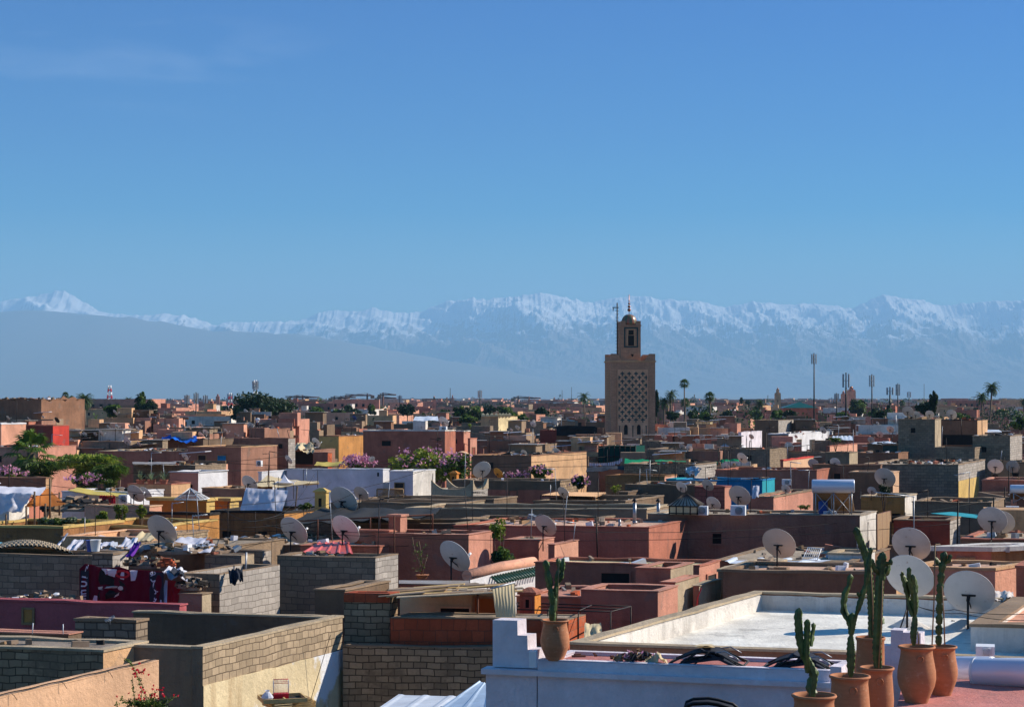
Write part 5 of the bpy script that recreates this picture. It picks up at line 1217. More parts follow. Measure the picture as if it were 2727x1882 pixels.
cactus(27.9, [([(2434,1718),(2433,1690),(2437,1650),(2436,1620),(2434,1580),(2430,1545),(2431,1528)], 8, .45), ([(2432,1640),(2424,1610),(2418,1580),(2412,1550),(2404,1530),(2408,1524)], 6.5, .4), ([(2433,1600),(2420,1545),(2419,1530),(2420,1508)], 5.5, .25), ([(2437,1640),(2442,1600),(2440,1560),(2434,1530)], 5.5, .3), ([(2405,1530),(2399,1520)], 4, 0)], 'slender cactus with crossed arms in front of the biggest dish', [(2446,1718,2444,1680)])
pot(2508, 1719, 80, 28.6, shape=0, label='bellied clay pot at the right end of the row beside the water tanks', zbase=ZF)
cactus(28.6, [([(2500,1718),(2502,1650),(2503,1580),(2508,1520),(2514,1480),(2518,1466)], 8.5, .16), ([(2510,1510),(2498,1496),(2492,1482)], 6, .1), ([(2514,1500),(2526,1490),(2530,1474)], 6, .1)], 'dark knobbly cactus in front of the large grey dish', [(2482,1720,2490,1450), (2516,1718,2508,1560)])

# ------------------------------------------------------------------ water tanks, heaters, air conditioners, vents
def hcyl(mb, a, b, r_, n=28, mi=None):
    a, b = Vector(a), Vector(b); d = (b-a).normalized(); L_ = (b-a).length
    pts = [a, a+d*.02, a+d*.05, b-d*.05, b-d*.02, b]; mb.tube(pts, [r_*.9, r_*.97, r_, r_, r_*.97, r_*.9], n, mi)
def tank(uL, uR, vc, hpx, D, label, skew=0.3):
    a, b = P(uL, vc, D+skew), P(uR, vc+1, D-skew); rr = hpx*D/F/2
    r = Root('water_tank', ((a.x+b.x)/2, D, a.z-rr), label, 'water tank', 'white cylindrical water tanks')
    mb = MB(); hcyl(mb, a, b, rr); r.part(mb, 'tank_body', 'tank')
    mb = MB()
    for t_ in (.04, .96):
        p = a.lerp(b, t_); d = (b-a).normalized(); mb.tube([p-d*.012, p+d*.012], rr*1.012, 28)
    r.part(mb, 'end_band', 'whitepaint')
    mb = MB()
    for t_ in (.2, .8):
        p = a.lerp(b, t_); mb.box((p.x, p.y, p.z-rr-.02), (.06, rr*1.3, .1))
    r.part(mb, 'cradle', 'galv')
tank(2528, 2646, 1779, 66, 31.5, 'rear white water tank lying behind the clay pots')
tank(2592, 2770, 1790, 80, 29.6, 'front white water tank cut by the right edge')
def flatbox(name, label, cat, u0, u1, v0, v1, D, dep, mat, rz=-.25, detail=None):
    a, b = P(u0, v1, D), P(u1, v0, D); c = ((a.x+b.x)/2, D+dep/2, (a.z+b.z)/2); w_, h_ = b.x-a.x, b.z-a.z
    r = Root(name, (c[0], c[1], a.z), label, cat); mb = MB(); mb.box(c, (w_, dep, h_), rz); r.part(mb, 'casing', mat)
    if detail: detail(r, c, w_, h_, dep, rz)
    return r
def grill(r, c, w_, h_, dep, rz, off_=0.0):
    mb = MB()
    def lp(x, y, z): return (c[0]+x*cos(rz)-y*sin(rz), c[1]+x*sin(rz)+y*cos(rz), c[2]+z)
    y = -dep/2-.012
    mb.tube([lp(w_*.08, y+.01, 0), lp(w_*.08, y-.006, 0)], h_*.40, 20); r.part(mb, 'fan', 'dark')
    mb = MB()
    for k in range(7): mb.tube([lp(w_*.08-h_*.4, y-.02, (k-3)*h_*.12), lp(w_*.08+h_*.4, y-.02, (k-3)*h_*.12)], .006, 4)
    for k in range(7): mb.tube([lp(w_*.08+(k-3)*h_*.12, y-.022, -h_*.4), lp(w_*.08+(k-3)*h_*.12, y-.022, h_*.4)], .006, 4)
    r.part(mb, 'fan_guard', 'whitepaint')
flatbox('air_conditioner', 'air conditioner left of the small dish on the long red brown house', 'air conditioner', 1852, 1886, 1347, 1371, 75.5, .3, 'whitepaint', detail=grill)
flatbox('air_conditioner', 'air conditioner under the grey dish on the long red brown house', 'air conditioner', 1948, 1987, 1346, 1372, 75, .35, 'whitepaint', detail=grill)
flatbox('air_conditioner', 'air conditioner beside the pink curtain', 'air conditioner', 317, 342, 1317, 1339, 93, .35, 'whitepaint', detail=grill)
flatbox('air_conditioner', 'air conditioner on the parapet of the large red brown house', 'air conditioner', 1171, 1190, 1135, 1147, 186, .4, 'whitepaint', detail=grill)
flatbox('air_conditioner', 'air conditioner before the long terracotta wall', 'air conditioner', 2084, 2108, 1276, 1291, 110, .35, 'whitepaint', detail=grill)
flatbox('air_conditioner', 'air conditioner on the brown house at the far right', 'air conditioner', 2682, 2716, 1348, 1368, 80, .35, 'whitepaint', detail=grill)
flatbox('air_conditioner', 'small air conditioner at the foot of the brown red houses', 'air conditioner', 683, 697, 1226, 1241, 150, .35, 'whitepaint', detail=grill)
flatbox('meter_box', 'small white meter box on the end of the pink terrace ledge', 'meter box', 1411, 1430, 1733, 1776, 32.4, .12, 'whitepaint', -.27)
flatbox('roof_unit', 'white box beside the rear water tank', 'roof unit', 2607, 2656, 1721, 1748, 33, .4, 'whitepaint', detail=grill)
def heater(uL, uR, vt, vb, vfoot, D, label, hx=1.0):
    rr = (vb-vt)*D/F/2; vc = (vt+vb)/2; a, b = P(uL, vc, D+.15), P(uR, vc, D-.15)
    r = Root('solar_water_heater', ((a.x+b.x)/2, D, P(0, vfoot, D).z), label, 'water heater', 'solar water heaters')
    mb = MB(); hcyl(mb, a, b, rr); r.part(mb, 'tank_body', 'tank')
    zf = P(0, vfoot, D).z; fr = MB()
    for t_ in (.08, .5, .92):
        p = a.lerp(b, t_); fr.tube([(p.x, p.y-.1, p.z-rr*.8), (p.x, p.y-.1, zf)], .025, 6); fr.tube([(p.x, p.y+.5, p.z-rr), (p.x+.1, p.y+.9, zf)], .02, 5)
    p, q, s_ = a.lerp(b, .08), a.lerp(b, .5), a.lerp(b, .92)
    for A_, B_ in ((p, q), (q, p), (q, s_), (s_, q)): fr.tube([(A_.x, A_.y-.12, A_.z-rr), (B_.x, B_.y-.12, zf+.05)], .014, 5)
    r.part(fr, 'stand', 'galv')
    mb = MB(); z1 = a.z-rr*.3
    v4 = [(a.x+.1, a.y+.25, z1), (b.x-.1, b.y+.25, z1), (b.x+.3, b.y+1.7, zf+.15), (a.x+.4, a.y+1.7, zf+.15)]
    mb.add(v4+[(x, y, z-.06) for x, y, z in v4], [(0,1,2,3), (7,6,5,4), (0,4,5,1), (1,5,6,2), (2,6,7,3), (3,7,4,0)]); r.part(mb, 'collector', 'wood')
heater(2162, 2276, 1276, 1312, 1372, 76, 'white solar water heater standing on the long red brown house')
heater(2690, 2790, 1290, 1313, 1340, 84, 'second solar water heater cut by the right edge')
mb = MB(); mb.lathe([(.16, 0), (.19, .1), (.19, .5), (.14, .56), (.001, .58)], P(2192, 1369, 77), 14); one(mb, 'blue_barrel', 'dishblue', 'small blue barrel under the white solar water heater', 'barrel')
def vent(u, v0, v1, D, r_, label, cap=True):
    a, b = P(u, v1, D), P(u, v0, D); r = Root('vent_pipe', a, label, 'vent pipe', 'silver vent pipes'); mb = MB(); mb.tube([a, b], r_, 14); mb.tube([a+Vector((0,0,.02)), a+Vector((0,0,.1))], r_*1.35, 14); r.part(mb, 'pipe', 'steel')
    if cap: mb = MB(); mb.lathe([(r_*1.5, 0), (r_*1.5, .03), (.02, .14), (.001, .14)], (b.x, b.y, b.z+.05), 14); mb.tube([b, b+Vector((0,0,.06))], r_*.5, 6); r.part(mb, 'rain_cap', 'iron')
vent(1690, 1338, 1394, 74, .07, 'tall silver vent pipe with a conical cap'); vent(1753, 1338, 1385, 77, .07, 'shorter silver vent pipe just left of the lantern'); vent(1650, 1382, 1402, 73, .05, 'stub of grey pipe left of the tall silver vent', False)
# glass lantern
def lantern(u0, u1, vt, vm, vb, D, label, rx=.55):
    a, b = P(u0, vb, D), P(u1, vb, D); w_ = (b.x-a.x)*.72; zm, zt, zb = P(0, vm, D).z, P(0, vt, D).z, a.z
    c = ((a.x+b.x)/2, D+w_/2); rz = -.28
    def q(s_, z): return [(c[0]+sx*s_*cos(rz)-sy*s_*sin(rz), c[1]+sx*s_*sin(rz)+sy*s_*cos(rz)) for sx, sy in ((-1,-1),(1,-1),(1,1),(-1,1))]
    r = Root('roof_lantern', (c[0], c[1], zb), label, 'skylight'); h = w_/2
    mb = MB(); mb.prism(q(h, 0), zb, zm); r.part(mb, 'glazed_sides', 'cream')
    mb = MB(); mb.prism(q(h*1.12, 0), zm+.002, zt, top=q(.02, 0)); r.part(mb, 'pyramid_roof', 'corgrey')
    mb = MB(); B_ = q(h*1.01, 0); E = q(h*1.13, 0); T_ = q(.02, 0)
    for i in range(4):
        j = (i+1) % 4
        for k in range(5):
            t_ = k/4; p = lerp2(B_[i], B_[j], t_); mb.tube([(p[0], p[1], zb), (p[0], p[1], zm)], .025, 5)
        for zz in (zb+.05, zm-.03): mb.tube([(B_[i][0], B_[i][1], zz), (B_[j][0], B_[j][1], zz)], .025, 5)
        for k in range(8):
            t_ = k/8; p = lerp2(E[i], E[j], t_); pk = lerp2(T_[i], T_[j], t_); mb.tube([(p[0], p[1], zm+.01), (pk[0], pk[1], zt+.01)], .018, 4)
    mb.tube([(c[0], c[1], zt), (c[0], c[1], zt+.25)], .02, 5); r.part(mb, 'glazing_bars', 'iron')
lantern(1778, 1882, 1316, 1346, 1370, 75.5, 'square glass lantern with a dark pyramid roof on the long red brown house')
lantern(1850, 1904, 1120, 1122, 1130, 290, 'pale green glazed lantern left of the salmon roof box')
# glass pyramid
mb = MB(); c = P(500, 1330, 86); h = .62; ap = (c.x, c.y+h, c.z+.5)
B_ = [(c.x-h, c.y, c.z), (c.x+h, c.y-.2, c.z), (c.x+h+.2, c.y+1.1, c.z), (c.x-h+.2, c.y+1.2, c.z)]
for i in range(4):
    mb.tube([B_[i], ap], .022, 5); mb.tube([B_[i], B_[(i+1) % 4]], .022, 5); m_ = lerp2(B_[i][:2], B_[(i+1) % 4][:2], .5); mb.tube([(m_[0], m_[1], c.z), ap], .015, 4)
r = Root('glass_pyramid', c, 'small glass pyramid skylight on the orange house', 'skylight'); r.part(mb, 'bars', 'whitepaint')
mb = MB(); mb.add(B_+[ap], [(0,1,4),(1,2,4),(2,3,4),(3,0,4)]); 
gm = bpy.data.materials.new('clear_glass'); gm.use_nodes = True; gm.node_tree.nodes['Principled BSDF'].inputs['Transmission Weight'].default_value = .8; gm.node_tree.nodes['Principled BSDF'].inputs['Roughness'].default_value = .15; gm.node_tree.nodes['Principled BSDF'].inputs['IOR'].default_value = 1.1
MC['clear_glass'] = gm; r.part(mb, 'panes', 'clear_glass')
# ------------------------------------------------------------------ trees and plants
def T(name, label, u, vt, wpx, hpx, D, leafs, size, clumps=26, per=60, seed=1, cat='tree', group=None, zb=0.0, tr=None, cs=0.42):
    top = P(u, vt, D); rx = wpx*D/F/2; rz = hpx*D/F/2
    return tree(name, label, cat, (top.x, D, zb), top.z-zb, rx, rz, leafs, size, clumps, per, seed, tr or max(.08, rx*.07), group=group, cs=cs)
T('broad_tree', 'big dark broadleaf tree rising above the roofs left of centre', 705, 1042, 186, 92, 400, ('leafdark','leafdark','leafdark'), .75, 70, 110, 3)
T('broad_tree', 'low dark shoulder tree at the left foot of the big dark tree', 640, 1082, 70, 40, 395, ('leafdark',), .7, 26, 80, 4)
T('eucalyptus_tree', 'tall loose eucalyptus with an airy top', 375, 1030, 38, 92, 420, ('leafdark','leafmid'), .55, 30, 50, 5, cs=.34)
T('eucalyptus_tree', 'dark lower tree leaning on the tall eucalyptus', 395, 1062, 52, 50, 415, ('leafdark',), .6, 24, 60, 6)
T('broad_tree', 'bright green tree left of the eucalyptus', 300, 1073, 56, 40, 330, ('leafmid','leafmid','leafdark'), .5, 30, 60, 7)
T('broad_tree', 'small green tree under the ruined house edge', 160, 1090, 34, 36, 300, ('leafmid',), .45, 18, 50, 8)
T('cypress_tree', 'dark leaning cypress behind the tall block house', 2486, 1034, 26, 74, 300, ('leafdark','leafdark'), .35, 34, 60, 9, cs=.3)
T('cypress_tree', 'lower dark crown at the left of the leaning cypress', 2462, 1062, 50, 46, 300, ('leafdark',), .4, 24, 60, 10, cs=.36)
T('broad_tree', 'dark round tree at the foot of the twin distant towers', 2284, 1062, 54, 48, 620, ('leafdark','leafmid'), .9, 36, 60, 11)
T('cypress_tree', 'dark narrow cypress touching the right edge of the minaret', 1748, 1036, 14, 80, 380, ('leafdark',), .45, 26, 50, 12, cs=.4)
T('conifer_tree', 'tiny dark cone shaped conifer on the skyline', 1975, 1056, 10, 20, 900, ('leafdark',), .8, 14, 30, 13, cs=.4)
T('broad_tree', 'small round tree next to the tiny cone shaped conifer', 1990, 1065, 18, 14, 880, ('leafdark',), .9, 12, 30, 14)
gl = [(735,1078,60,34,700),(600,1078,40,26,900),(845,1078,46,34,520),(935,1075,60,40,600),(990,1072,26,36,560),(900,1085,40,30,500),(1085,1074,48,40,520),(1225,1082,50,36,420),(1262,1078,60,44,430),(1300,1072,50,40,560),(1350,1078,60,36,520),(1390,1100,44,30,330),(1440,1084,40,28,480),(1180,1090,50,30,380),(1250,1104,56,26,300),(1935,1088,40,36,520),(2010,1085,50,34,560),(2070,1090,40,26,420),(2105,1092,44,24,400),(1880,1095,44,26,420),(1845,1092,30,26,440),(1790,1092,36,28,420),(2240,1094,44,26,520),(2330,1088,40,36,430),(2345,1086,36,40,330),(2370,1080,22,40,520),(2560,1098,44,28,420),(2600,1088,44,26,700),(2670,1086,44,28,640),(2715,1110,50,40,260),(2540,1076,24,22,1200),(2520,1072,20,24,1300),(140,1062,34,22,1000),(265,1075,30,24,900),(470,1088,40,22,600),(520,1092,36,26,500)]
for i, (u, vt, w_, h_, D) in enumerate(gl):
    tn = ('dark green', 'mid green', 'bluish green')[i % 3]
    r = T('broad_tree', None, u, vt, w_, h_, D, (('leafdark','leafmid') if i % 3 else ('leafdark',)), max(.4, D*.0016), 16, 44, 20+i, group='trees among the distant roofs')
    later(r.o, tn, 'tree', u, ' among the roofs')
# tall palms
def PALM(kind, label, u, vt, px, cr, seed, **k):
    D = cr*2*F/px; c = P(u, vt, D); (fanpalm if kind == 'f' else datepalm)('fan_palm' if kind == 'f' else 'date_palm', label, (c.x, D, 0), c.z, cr, seed=seed, **k)
PALM('f', 'tall slim fan palm with a small round head, left of the date palm', 172,1040,25,1.6, 2, nf=36, tr=.34)
PALM('f', 'shorter fan palm between the tall slim one and the date palm', 192,1050,27,1.6, 3, nf=36, tr=.34)
PALM('d', 'broad date palm on the skyline at the left', 228,1046,62,3.0, 4, nf=60, thick=1.6)
PALM('d', 'small date palm beside the tall eucalyptus', 340,1057,32,2.6, 5, nf=44, thick=2)
PALM('f', 'tallest slender palm right of the minaret', 1820,1004,34,1.6, 6, nf=34, tr=.16, skirt=False)
PALM('f', 'second fan palm head just below the tallest palm', 1826,1055,33,1.7, 7, nf=34, tr=.2, skirt=False)
PALM('f', 'shaggy fan palm standing alone well right of the minaret', 1892,1038,36,1.7, 8, nf=40, tr=.25)
PALM('d', 'arching date palm nearest the right edge of the minaret', 1787,1036,48,2.2, 9, nf=30, thick=1.8, tr=.2)
PALM('d', 'lower date palm tucked between minaret and arching palm', 1768,1055,48,2.2, 10, nf=34, thick=1.8, tr=.2)
PALM('d', 'low date palm below the shaggy fan palm', 1890,1074,36,2.2, 11, nf=34, thick=1.8)
PALM('d', 'lone date palm with a dark round head left of the distant great minaret', 2024,1062,38,2.2, 12, nf=34, thick=2, tr=.22)
PALM('d', 'date palm with a tall bare trunk left of the minaret', 1558,1043,44,2.2, 13, nf=26, thick=1.6, tr=.17)
PALM('d', 'bushy date palm behind the dark red windowless house', 1473,1088,30,2.2, 14, nf=40, thick=2)
PALM('d', 'taller of the pair of date palms near the right edge', 2634,1016,54,2.3, 15, nf=40, thick=1.8, tr=.2)
PALM('d', 'shorter of the pair of date palms near the right edge', 2617,1042,48,2.2, 16, nf=36, thick=1.8, tr=.2)
PALM('d', 'date palm cut by the right edge of the picture', 2726,1058,34,2.2, 17, nf=34, thick=1.8)
PALM('d', 'dark date palm left of the tall thin mast', 2155,1080,26,2.2, 18, nf=36, thick=2)
PALM('f', 'fan palm behind the largest dish on the tall block house', 2402,1062,22,1.8, 19, nf=36, tr=.25)
PALM('d', 'tiny palm on a bare trunk against the horizon', 1490,1050,9,1.9, 20, nf=22, thick=2.6)
# big fan palm at left
def bigfan(u, vt, wpx, D, label, seed):
    c = P(u, vt, D); fanpalm('fan_palm', label, (c.x, D, 0), c.z, wpx*D/F/2, nf=20, seed=seed, tr=.3, seg=17, droop=.8, leafm='leafmid', skirt=False, fanw=.8)
bigfan(92, 1122, 165, 130, 'large near fan palm in front of the dark red and vivid red house', 31)
# arching feathery bush
def feathery(name, label, u, vt, wpx, hpx, D, n, seed, mats=('leafmid',), group=None, size=.9):
    R = random.Random(seed); c = P(u, vt+hpx, D); r = Root(name, (c.x, D, c.z-4), label, 'shrub', group); mb = MB()
    rx, hz_ = wpx*D/F/2, hpx*D/F
    for i in range(n):
        az = R.uniform(0, 2*pi); L_ = R.uniform(.6, 1.15); hd = Vector((cos(az)*rx, sin(az)*rx*.8, 0)); p0 = Vector((c.x+R.uniform(-.2,.2)*rx, D, c.z-.3)); pts = []
        for k in range(7):
            t_ = k/6; pts.append(p0+hd*(t_**.8)*L_*R.uniform(.95,1.05)+Vector((0, 0, hz_*(1.25*sin(min(1, t_*1.25)*pi*.62))*R.uniform(.9, 1.0)*(1.0 if L_ < 1 else .85))))
        for k in range(6):
            for q in range(5):
                p = pts[k].lerp(pts[k+1], q/5); d = (pts[k+1]-pts[k]).normalized(); sd_ = Vector((R.uniform(-1,1), R.uniform(-1,1), -.7)).normalized()
                tip = p+(sd_+d*.5)*size*R.uniform(.3,.6); w_ = d*.05*size; mb.add([p-w_, p+w_, tip], [(0,1,2)], R.randrange(len(mats)))
    r.part(mb, 'fronds', list(mats)); mb = MB()
    for k in range(5): mb.tube([(c.x+(k-2)*.15, D, c.z-4), (c.x+(k-2)*.35, D, c.z+.2*hz_)], .05, 5)
    r.part(mb, 'stems', 'trunk'); return r
feathery('arching_shrub', 'bright green arching palm clump right of the near fan palm', 235, 1212, 150, 70, 126, 170, 3, ('leafmid','leaflight','leaflight'))
feathery('arching_shrub', 'smaller drooping palm clump at the edge of the dark brown house', 292, 1236, 80, 50, 124, 120, 4, ('leafmid',))
feathery('arching_shrub', 'dark green clump at the foot of the near fan palm', 110, 1228, 130, 60, 128, 90, 5, ('leafmid','leafdark'))
def bush(name, label, u, vt, wpx, hpx, D, leafs, per=50, clumps=20, size=.12, seed=1, fl=None, nfl=0, zdrop=1.0, cat='shrub', group=None, fsize=None, low=-1, cs=.42):
    R = random.Random(seed); c = P(u, vt+hpx/2, D); rx, rz = wpx*D/F/2, hpx*D/F/2
    r = Root(name, (c.x, D, c.z-rz-zdrop), label, cat, group)
    mb = MB(); b = Vector((c.x, D, c.z-rz-zdrop))
    for k in range(5):
        a = k*1.26; e = c+Vector((cos(a)*rx*.5, sin(a)*rx*.4, rz*.2)); mb.tube([b, b.lerp(e, .6)+Vector((0,0,.1)), e], [max(.02, rx*.04), max(.015, rx*.03), .008], 5)
    r.part(mb, 'stems', 'trunk')
    mb = bushcrown(c, (rx, rx*.8, rz), clumps, per, size, R, None, tuple(range(len(leafs))), cs); r.part(mb, 'foliage', list(leafs))
    if fl:
        mb = MB()
        for i in range(nfl):
            d = rdir(R); d.y = -abs(d.y); d.z = d.z if d.z > -.3 else -d.z
            q = c+Vector((d.x*rx, d.y*rx*.8, d.z*rz))*R.uniform(.85, 1.1); leaves(mb, q, (fsize or size*1.6,)*3, 5, (fsize or size)*.75, R, .2)
        r.part(mb, 'blossom', fl)
    return r
bush('blossom_bush', 'large green bush with pink blossom before the large red brown house', 1140, 1190, 215, 95, 130, ('leafmid','leaflight','leaflight'), 90, 60, .28, 41, 'flowerpink', 26, 3, 'shrub', fsize=.3)
bush('blossom_bush', 'pink blossoming right end of the bush above the horned house', 1215, 1205, 90, 85, 128, ('leafmid',), 60, 30, .25, 42, 'flowerpink', 22, 3, fsize=.28)
bush('blossom_bush', 'pink blossom left of the bush by the glinting dish', 955, 1215, 90, 40, 132, ('leafmid',), 40, 16, .22, 43, 'flowerpink', 70, 3, fsize=.28)
bush('blossom_bush', 'pink blossom over the low dark wall at the left edge', 32, 1244, 84, 32, 118, ('leafmid',), 40, 18, .2, 44, 'flowerpink', 22, 2, fsize=.26)
bush('blossom_bush', 'pink blossom below the arching palm clump', 235, 1262, 120, 34, 116, ('leafmid','leafdark'), 50, 26, .2, 45, 'flowerpink', 22, 2, fsize=.26)
bush('blossom_bush', 'blossoming shrub growing in front of the long tan sunlit wall', 1435, 1238, 70, 44, 118, ('leafmid',), 60, 20, .2, 46, 'flowerpink', 22, 2, fsize=.2)
bush('blossom_bush', 'thin line of pink blossom right of the orange dish', 1375, 1258, 60, 20, 118, ('leafmid',), 30, 10, .18, 47, 'flowerpink', 26, 2, fsize=.2)
bush('blossom_bush', 'hanging blossom shrub beside the pale yellow wall end', 1545, 1262, 52, 44, 108, ('leafmid','leafdark'), 50, 18, .18, 48, 'flowerpink', 16, 2, fsize=.18)
bush('clipped_shrub', 'largest clipped shrub, the middle one of three', 321, 1338, 40, 48, 78, ('leafmid','leaflight'), 90, 18, .09, 51, group='clipped shrubs on the ochre terrace', zdrop=.6)
bush('clipped_shrub', 'clipped shrub at the right of the three', 376, 1340, 36, 46, 78, ('leafmid','leaflight'), 90, 18, .09, 52, group='clipped shrubs on the ochre terrace', zdrop=.6)
bush('clipped_shrub', 'low clipped shrub at the left of the three', 270, 1358, 34, 32, 78, ('leafmid','leaflight'), 90, 14, .09, 53, group='clipped shrubs on the ochre terrace', zdrop=.6)
for k in range(4):
    bush('hedge_bush', ['wild hedge plant at the left end of the ochre terrace', 'second wild hedge plant on the ochre terrace', 'third wild hedge plant on the ochre terrace', 'wild hedge plant nearest the clipped shrubs'][k], 118+k*36, 1372+(k % 2)*3, 46, 30, 76, ('leafmid','leafgrey'), 60, 12, .1, 60+k, group='wild hedge on the ochre terrace')
bush('young_tree', 'young green tree with willowy branches before the terracotta wall', 1328, 1368, 66, 92, 65, ('leaflight','leafmid'), 26, 34, .09, 71, zdrop=2, cat='tree', cs=.25)
bush('dark_shrub', 'dense dark shrub at the foot of the young green tree', 1342, 1450, 74, 84, 64, ('leafdark','leafmid'), 70, 26, .12, 72, zdrop=1)
bush('green_plant', 'small green plant by the yellow ledge', 815, 1336, 50, 24, 84, ('leafmid',), 60, 10, .1, 73)
bush('dark_bush', 'dark bush growing around the dish mast right of the water heater', 2354, 1290, 40, 32, 91, ('leafdark',), 70, 14, .08, 74)
bush('yellow_grass', 'dry grass tuft on the dark ochre wall', 1640, 1288, 40, 22, 100, ('leaflight',), 40, 8, .08, 75)
bush('pot_plant', 'low green plants on the pink sunlit terracotta roof', 2140, 1342, 46, 14, 88, ('leafmid',), 40, 8, .07, 76)
bush('roof_shrub', 'green shrub in a yard beside the far green pyramid', 2225, 1163, 40, 14, 180, ('leafmid',), 40, 8, .2, 77)
bush('roof_shrub', 'green roof plants beside the yellow merlon crowned house', 1262, 1126, 40, 26, 270, ('leafmid','leaflight'), 40, 10, .3, 78)
bush('dry_bush', 'dry leafless looking bush on the tan crumbling wall at right', 2668, 1500, 46, 46, 55, ('leaflight',), 26, 12, .06, 79)
# agaves
for k, (u, lb) in enumerate(((374,'left'), (403,'middle'), (436,'right'))):
    c = P(u, 1288, 107); r = Root('potted_agave', (c.x, c.y, c.z), f'{lb} one of three potted grey agaves on the tan wall', 'agave', 'potted agaves on the tan wall'); R = random.Random(k)
    mb = MB(); mb.lathe([(.18,0),(.26,.22),(.28,.24),(.24,.24),(.22,.2),(.001,.2)], c, 14); r.part(mb, 'pot', 'terra')
    mb = MB()
    for i in range(22):
        az = i*2.4; el = radians(R.uniform(25, 85)); d = Vector((cos(az)*cos(el), sin(az)*cos(el), sin(el))); s_ = Vector((-sin(az), cos(az), 0))*.035; p = c+Vector((0,0,.2)); L_ = R.uniform(.45,.7)
        mb.add([p-s_, p+s_, p+d*L_*.6+s_*.8, p+d*L_+Vector((0,0,-.05)), p+d*L_*.6-s_*.8], [(0,1,2,3,4)])
    r.part(mb, 'leaves', 'leafgrey')
# bougainvillea bottom left
R = random.Random(5); r = Root('bougainvillea', P(395, 1900, 33.5), 'red flowering bougainvillea climbing the end of the peach wall', 'shrub')
mb = MB()
strands = [[(372,1890),(378,1840),(366,1800),(352,1772),(345,1760),(330,1752)], [(360,1880),(356,1840),(352,1800)], [(400,1885),(384,1840),(370,1800)], [(420,1885),(450,1860),(476,1852)], [(380,1890),(400,1850),(420,1840)]]
for s_ in strands: mb.tube([P(u, v, 33.4+R.uniform(-.1,.1)) for u, v in s_], .006, 4)
r.part(mb, 'stems', 'trunk'); mb = MB()
for s_ in strands:
    for (a, b) in zip(s_, s_[1:]):
        for q in range(4): leaves(mb, P(a[0]+(b[0]-a[0])*q/4, a[1]+(b[1]-a[1])*q/4, 33.4), (.035,.05,.035), 8, .035, R, .1)
for k in range(90): leaves(mb, P(R.gauss(400, 34), 1872+abs(R.gauss(0, 12))*R.choice((-1,1))*.9+4, 33.4+R.uniform(-.3,.2)), (.07,.08,.06), 16, .045, R, .1, mi=R.randrange(2))
r.part(mb, 'foliage', ['leafmid','leafdark']); mb = MB()
for k in range(46): 
    u, v = (R.gauss(370, 10), R.gauss(1786, 7)) if k < 16 else (R.gauss(410, 36), R.gauss(1850, 9))
    leaves(mb, P(u, v, 33.2), (.022,.022,.022), 9, .035, R, .1)
r.part(mb, 'blossom', 'flowerred')
# dead looking climbers by the post
mb = MB()
for s_ in ([(1124,1530),(1118,1500),(1105,1470),(1098,1430)], [(1128,1530),(1122,1480),(1116,1440)], [(1120,1530),(1132,1500),(1138,1480)]): mb.tube([P(u, v, 62) for u, v in s_], .012, 4)
r = Root('climbing_plant', P(1124, 1532, 62), 'thin climber in a clay tub before the terracotta wall', 'plant'); r.part(mb, 'stems', 'trunk')
mb = MB()
for k in range(40): leaves(mb, P(R.uniform(1100,1138), R.uniform(1440,1520), 62), (.06,.06,.06), 5, .05, R, .2)
r.part(mb, 'foliage', 'leafmid'); mb = MB(); c = P(1124, 1540, 62); mb.lathe([(.14,0),(.22,.12),(.24,.13),(.2,.13),(.001,.1)], c, 14); r.part(mb, 'tub', 'pot')
# ------------------------------------------------------------------ banner and cloths
BD = 55.6
def bpt(u, v, o=0.0):
    p = P(u, v, BD); w_ = .05*sin(u*.09)+.03*sin(u*.21+v*.03)+.035*noise.noise((u*.03, v*.03, 0))
    return Vector((p.x, p.y+(u-320)*-.0035+w_-o, p.z))
r = Root('fabric_banner', P(320, 1610, BD), 'maroon printed banner with white lettering hung over the block wall', 'banner')
def topv(u): return interp([(200,1520),(218,1503),(240,1506),(270,1512),(300,1511),(318,1508),(345,1515),(400,1516),(440,1519)], u)
mb = MB(); nu, nv = 60, 20
mb.grid(lambda i, j: bpt(203+i*239, 1615+(topv(203+i*239)-1615)*j), nu, nv); mb.grid(lambda i, j: bpt(203+i*239, 1615+(topv(203+i*239)-1615)*j, -.02), nu, nv)
r.part(mb, 'cloth', 'maroon')
def decal(mb, pts, o, N=1): mb.add([bpt(u, v, o) for u, v in pts], [tuple(range(len(pts)))])
def strip(mb, pts, w_, o):
    for (a, b) in zip(pts, pts[1:]):
        a_, b_ = Vector(a), Vector(b); d = b_-a_
        if d.length < .01: continue
        d = d.normalized()*w_*.25; n_ = Vector((-d.y, d.x)).normalized()*w_/2; a_ = a_-d; b_ = b_+d
        mb.add([bpt(*(a_-n_), o), bpt(*(a_+n_), o), bpt(*(b_+n_), o), bpt(*(b_-n_), o)], [(0,1,2,3)])
mb = MB()   # darker fields
for k in range(12): decal(mb, [(404+k*3.2, 1520), (407.2+k*3.2, 1520), (407.2+k*3.2, 1612), (404+k*3.2, 1612)], .012)
r.part(mb, 'dark_field', 'darkcloth'); mb = MB()
for k in range(6): decal(mb, [(206+k*4, 1524), (210+k*4, 1518), (210+k*4, 1612), (206+k*4, 1612)], .012)
r.part(mb, 'dark_field', 'darkcloth')
def arcp(cx, cy_, rx, ry, a0, a1, n=12): return [(cx+rx*cos(radians(a0+(a1-a0)*k/n)), cy_+ry*sin(radians(a0+(a1-a0)*k/n))) for k in range(n+1)]
mb = MB()   # rounded pale panel
pn = [(270,1514),(369,1516),(366,1532),(362,1544),(352,1545),(330,1542),(300,1536),(280,1530),(270,1524)]
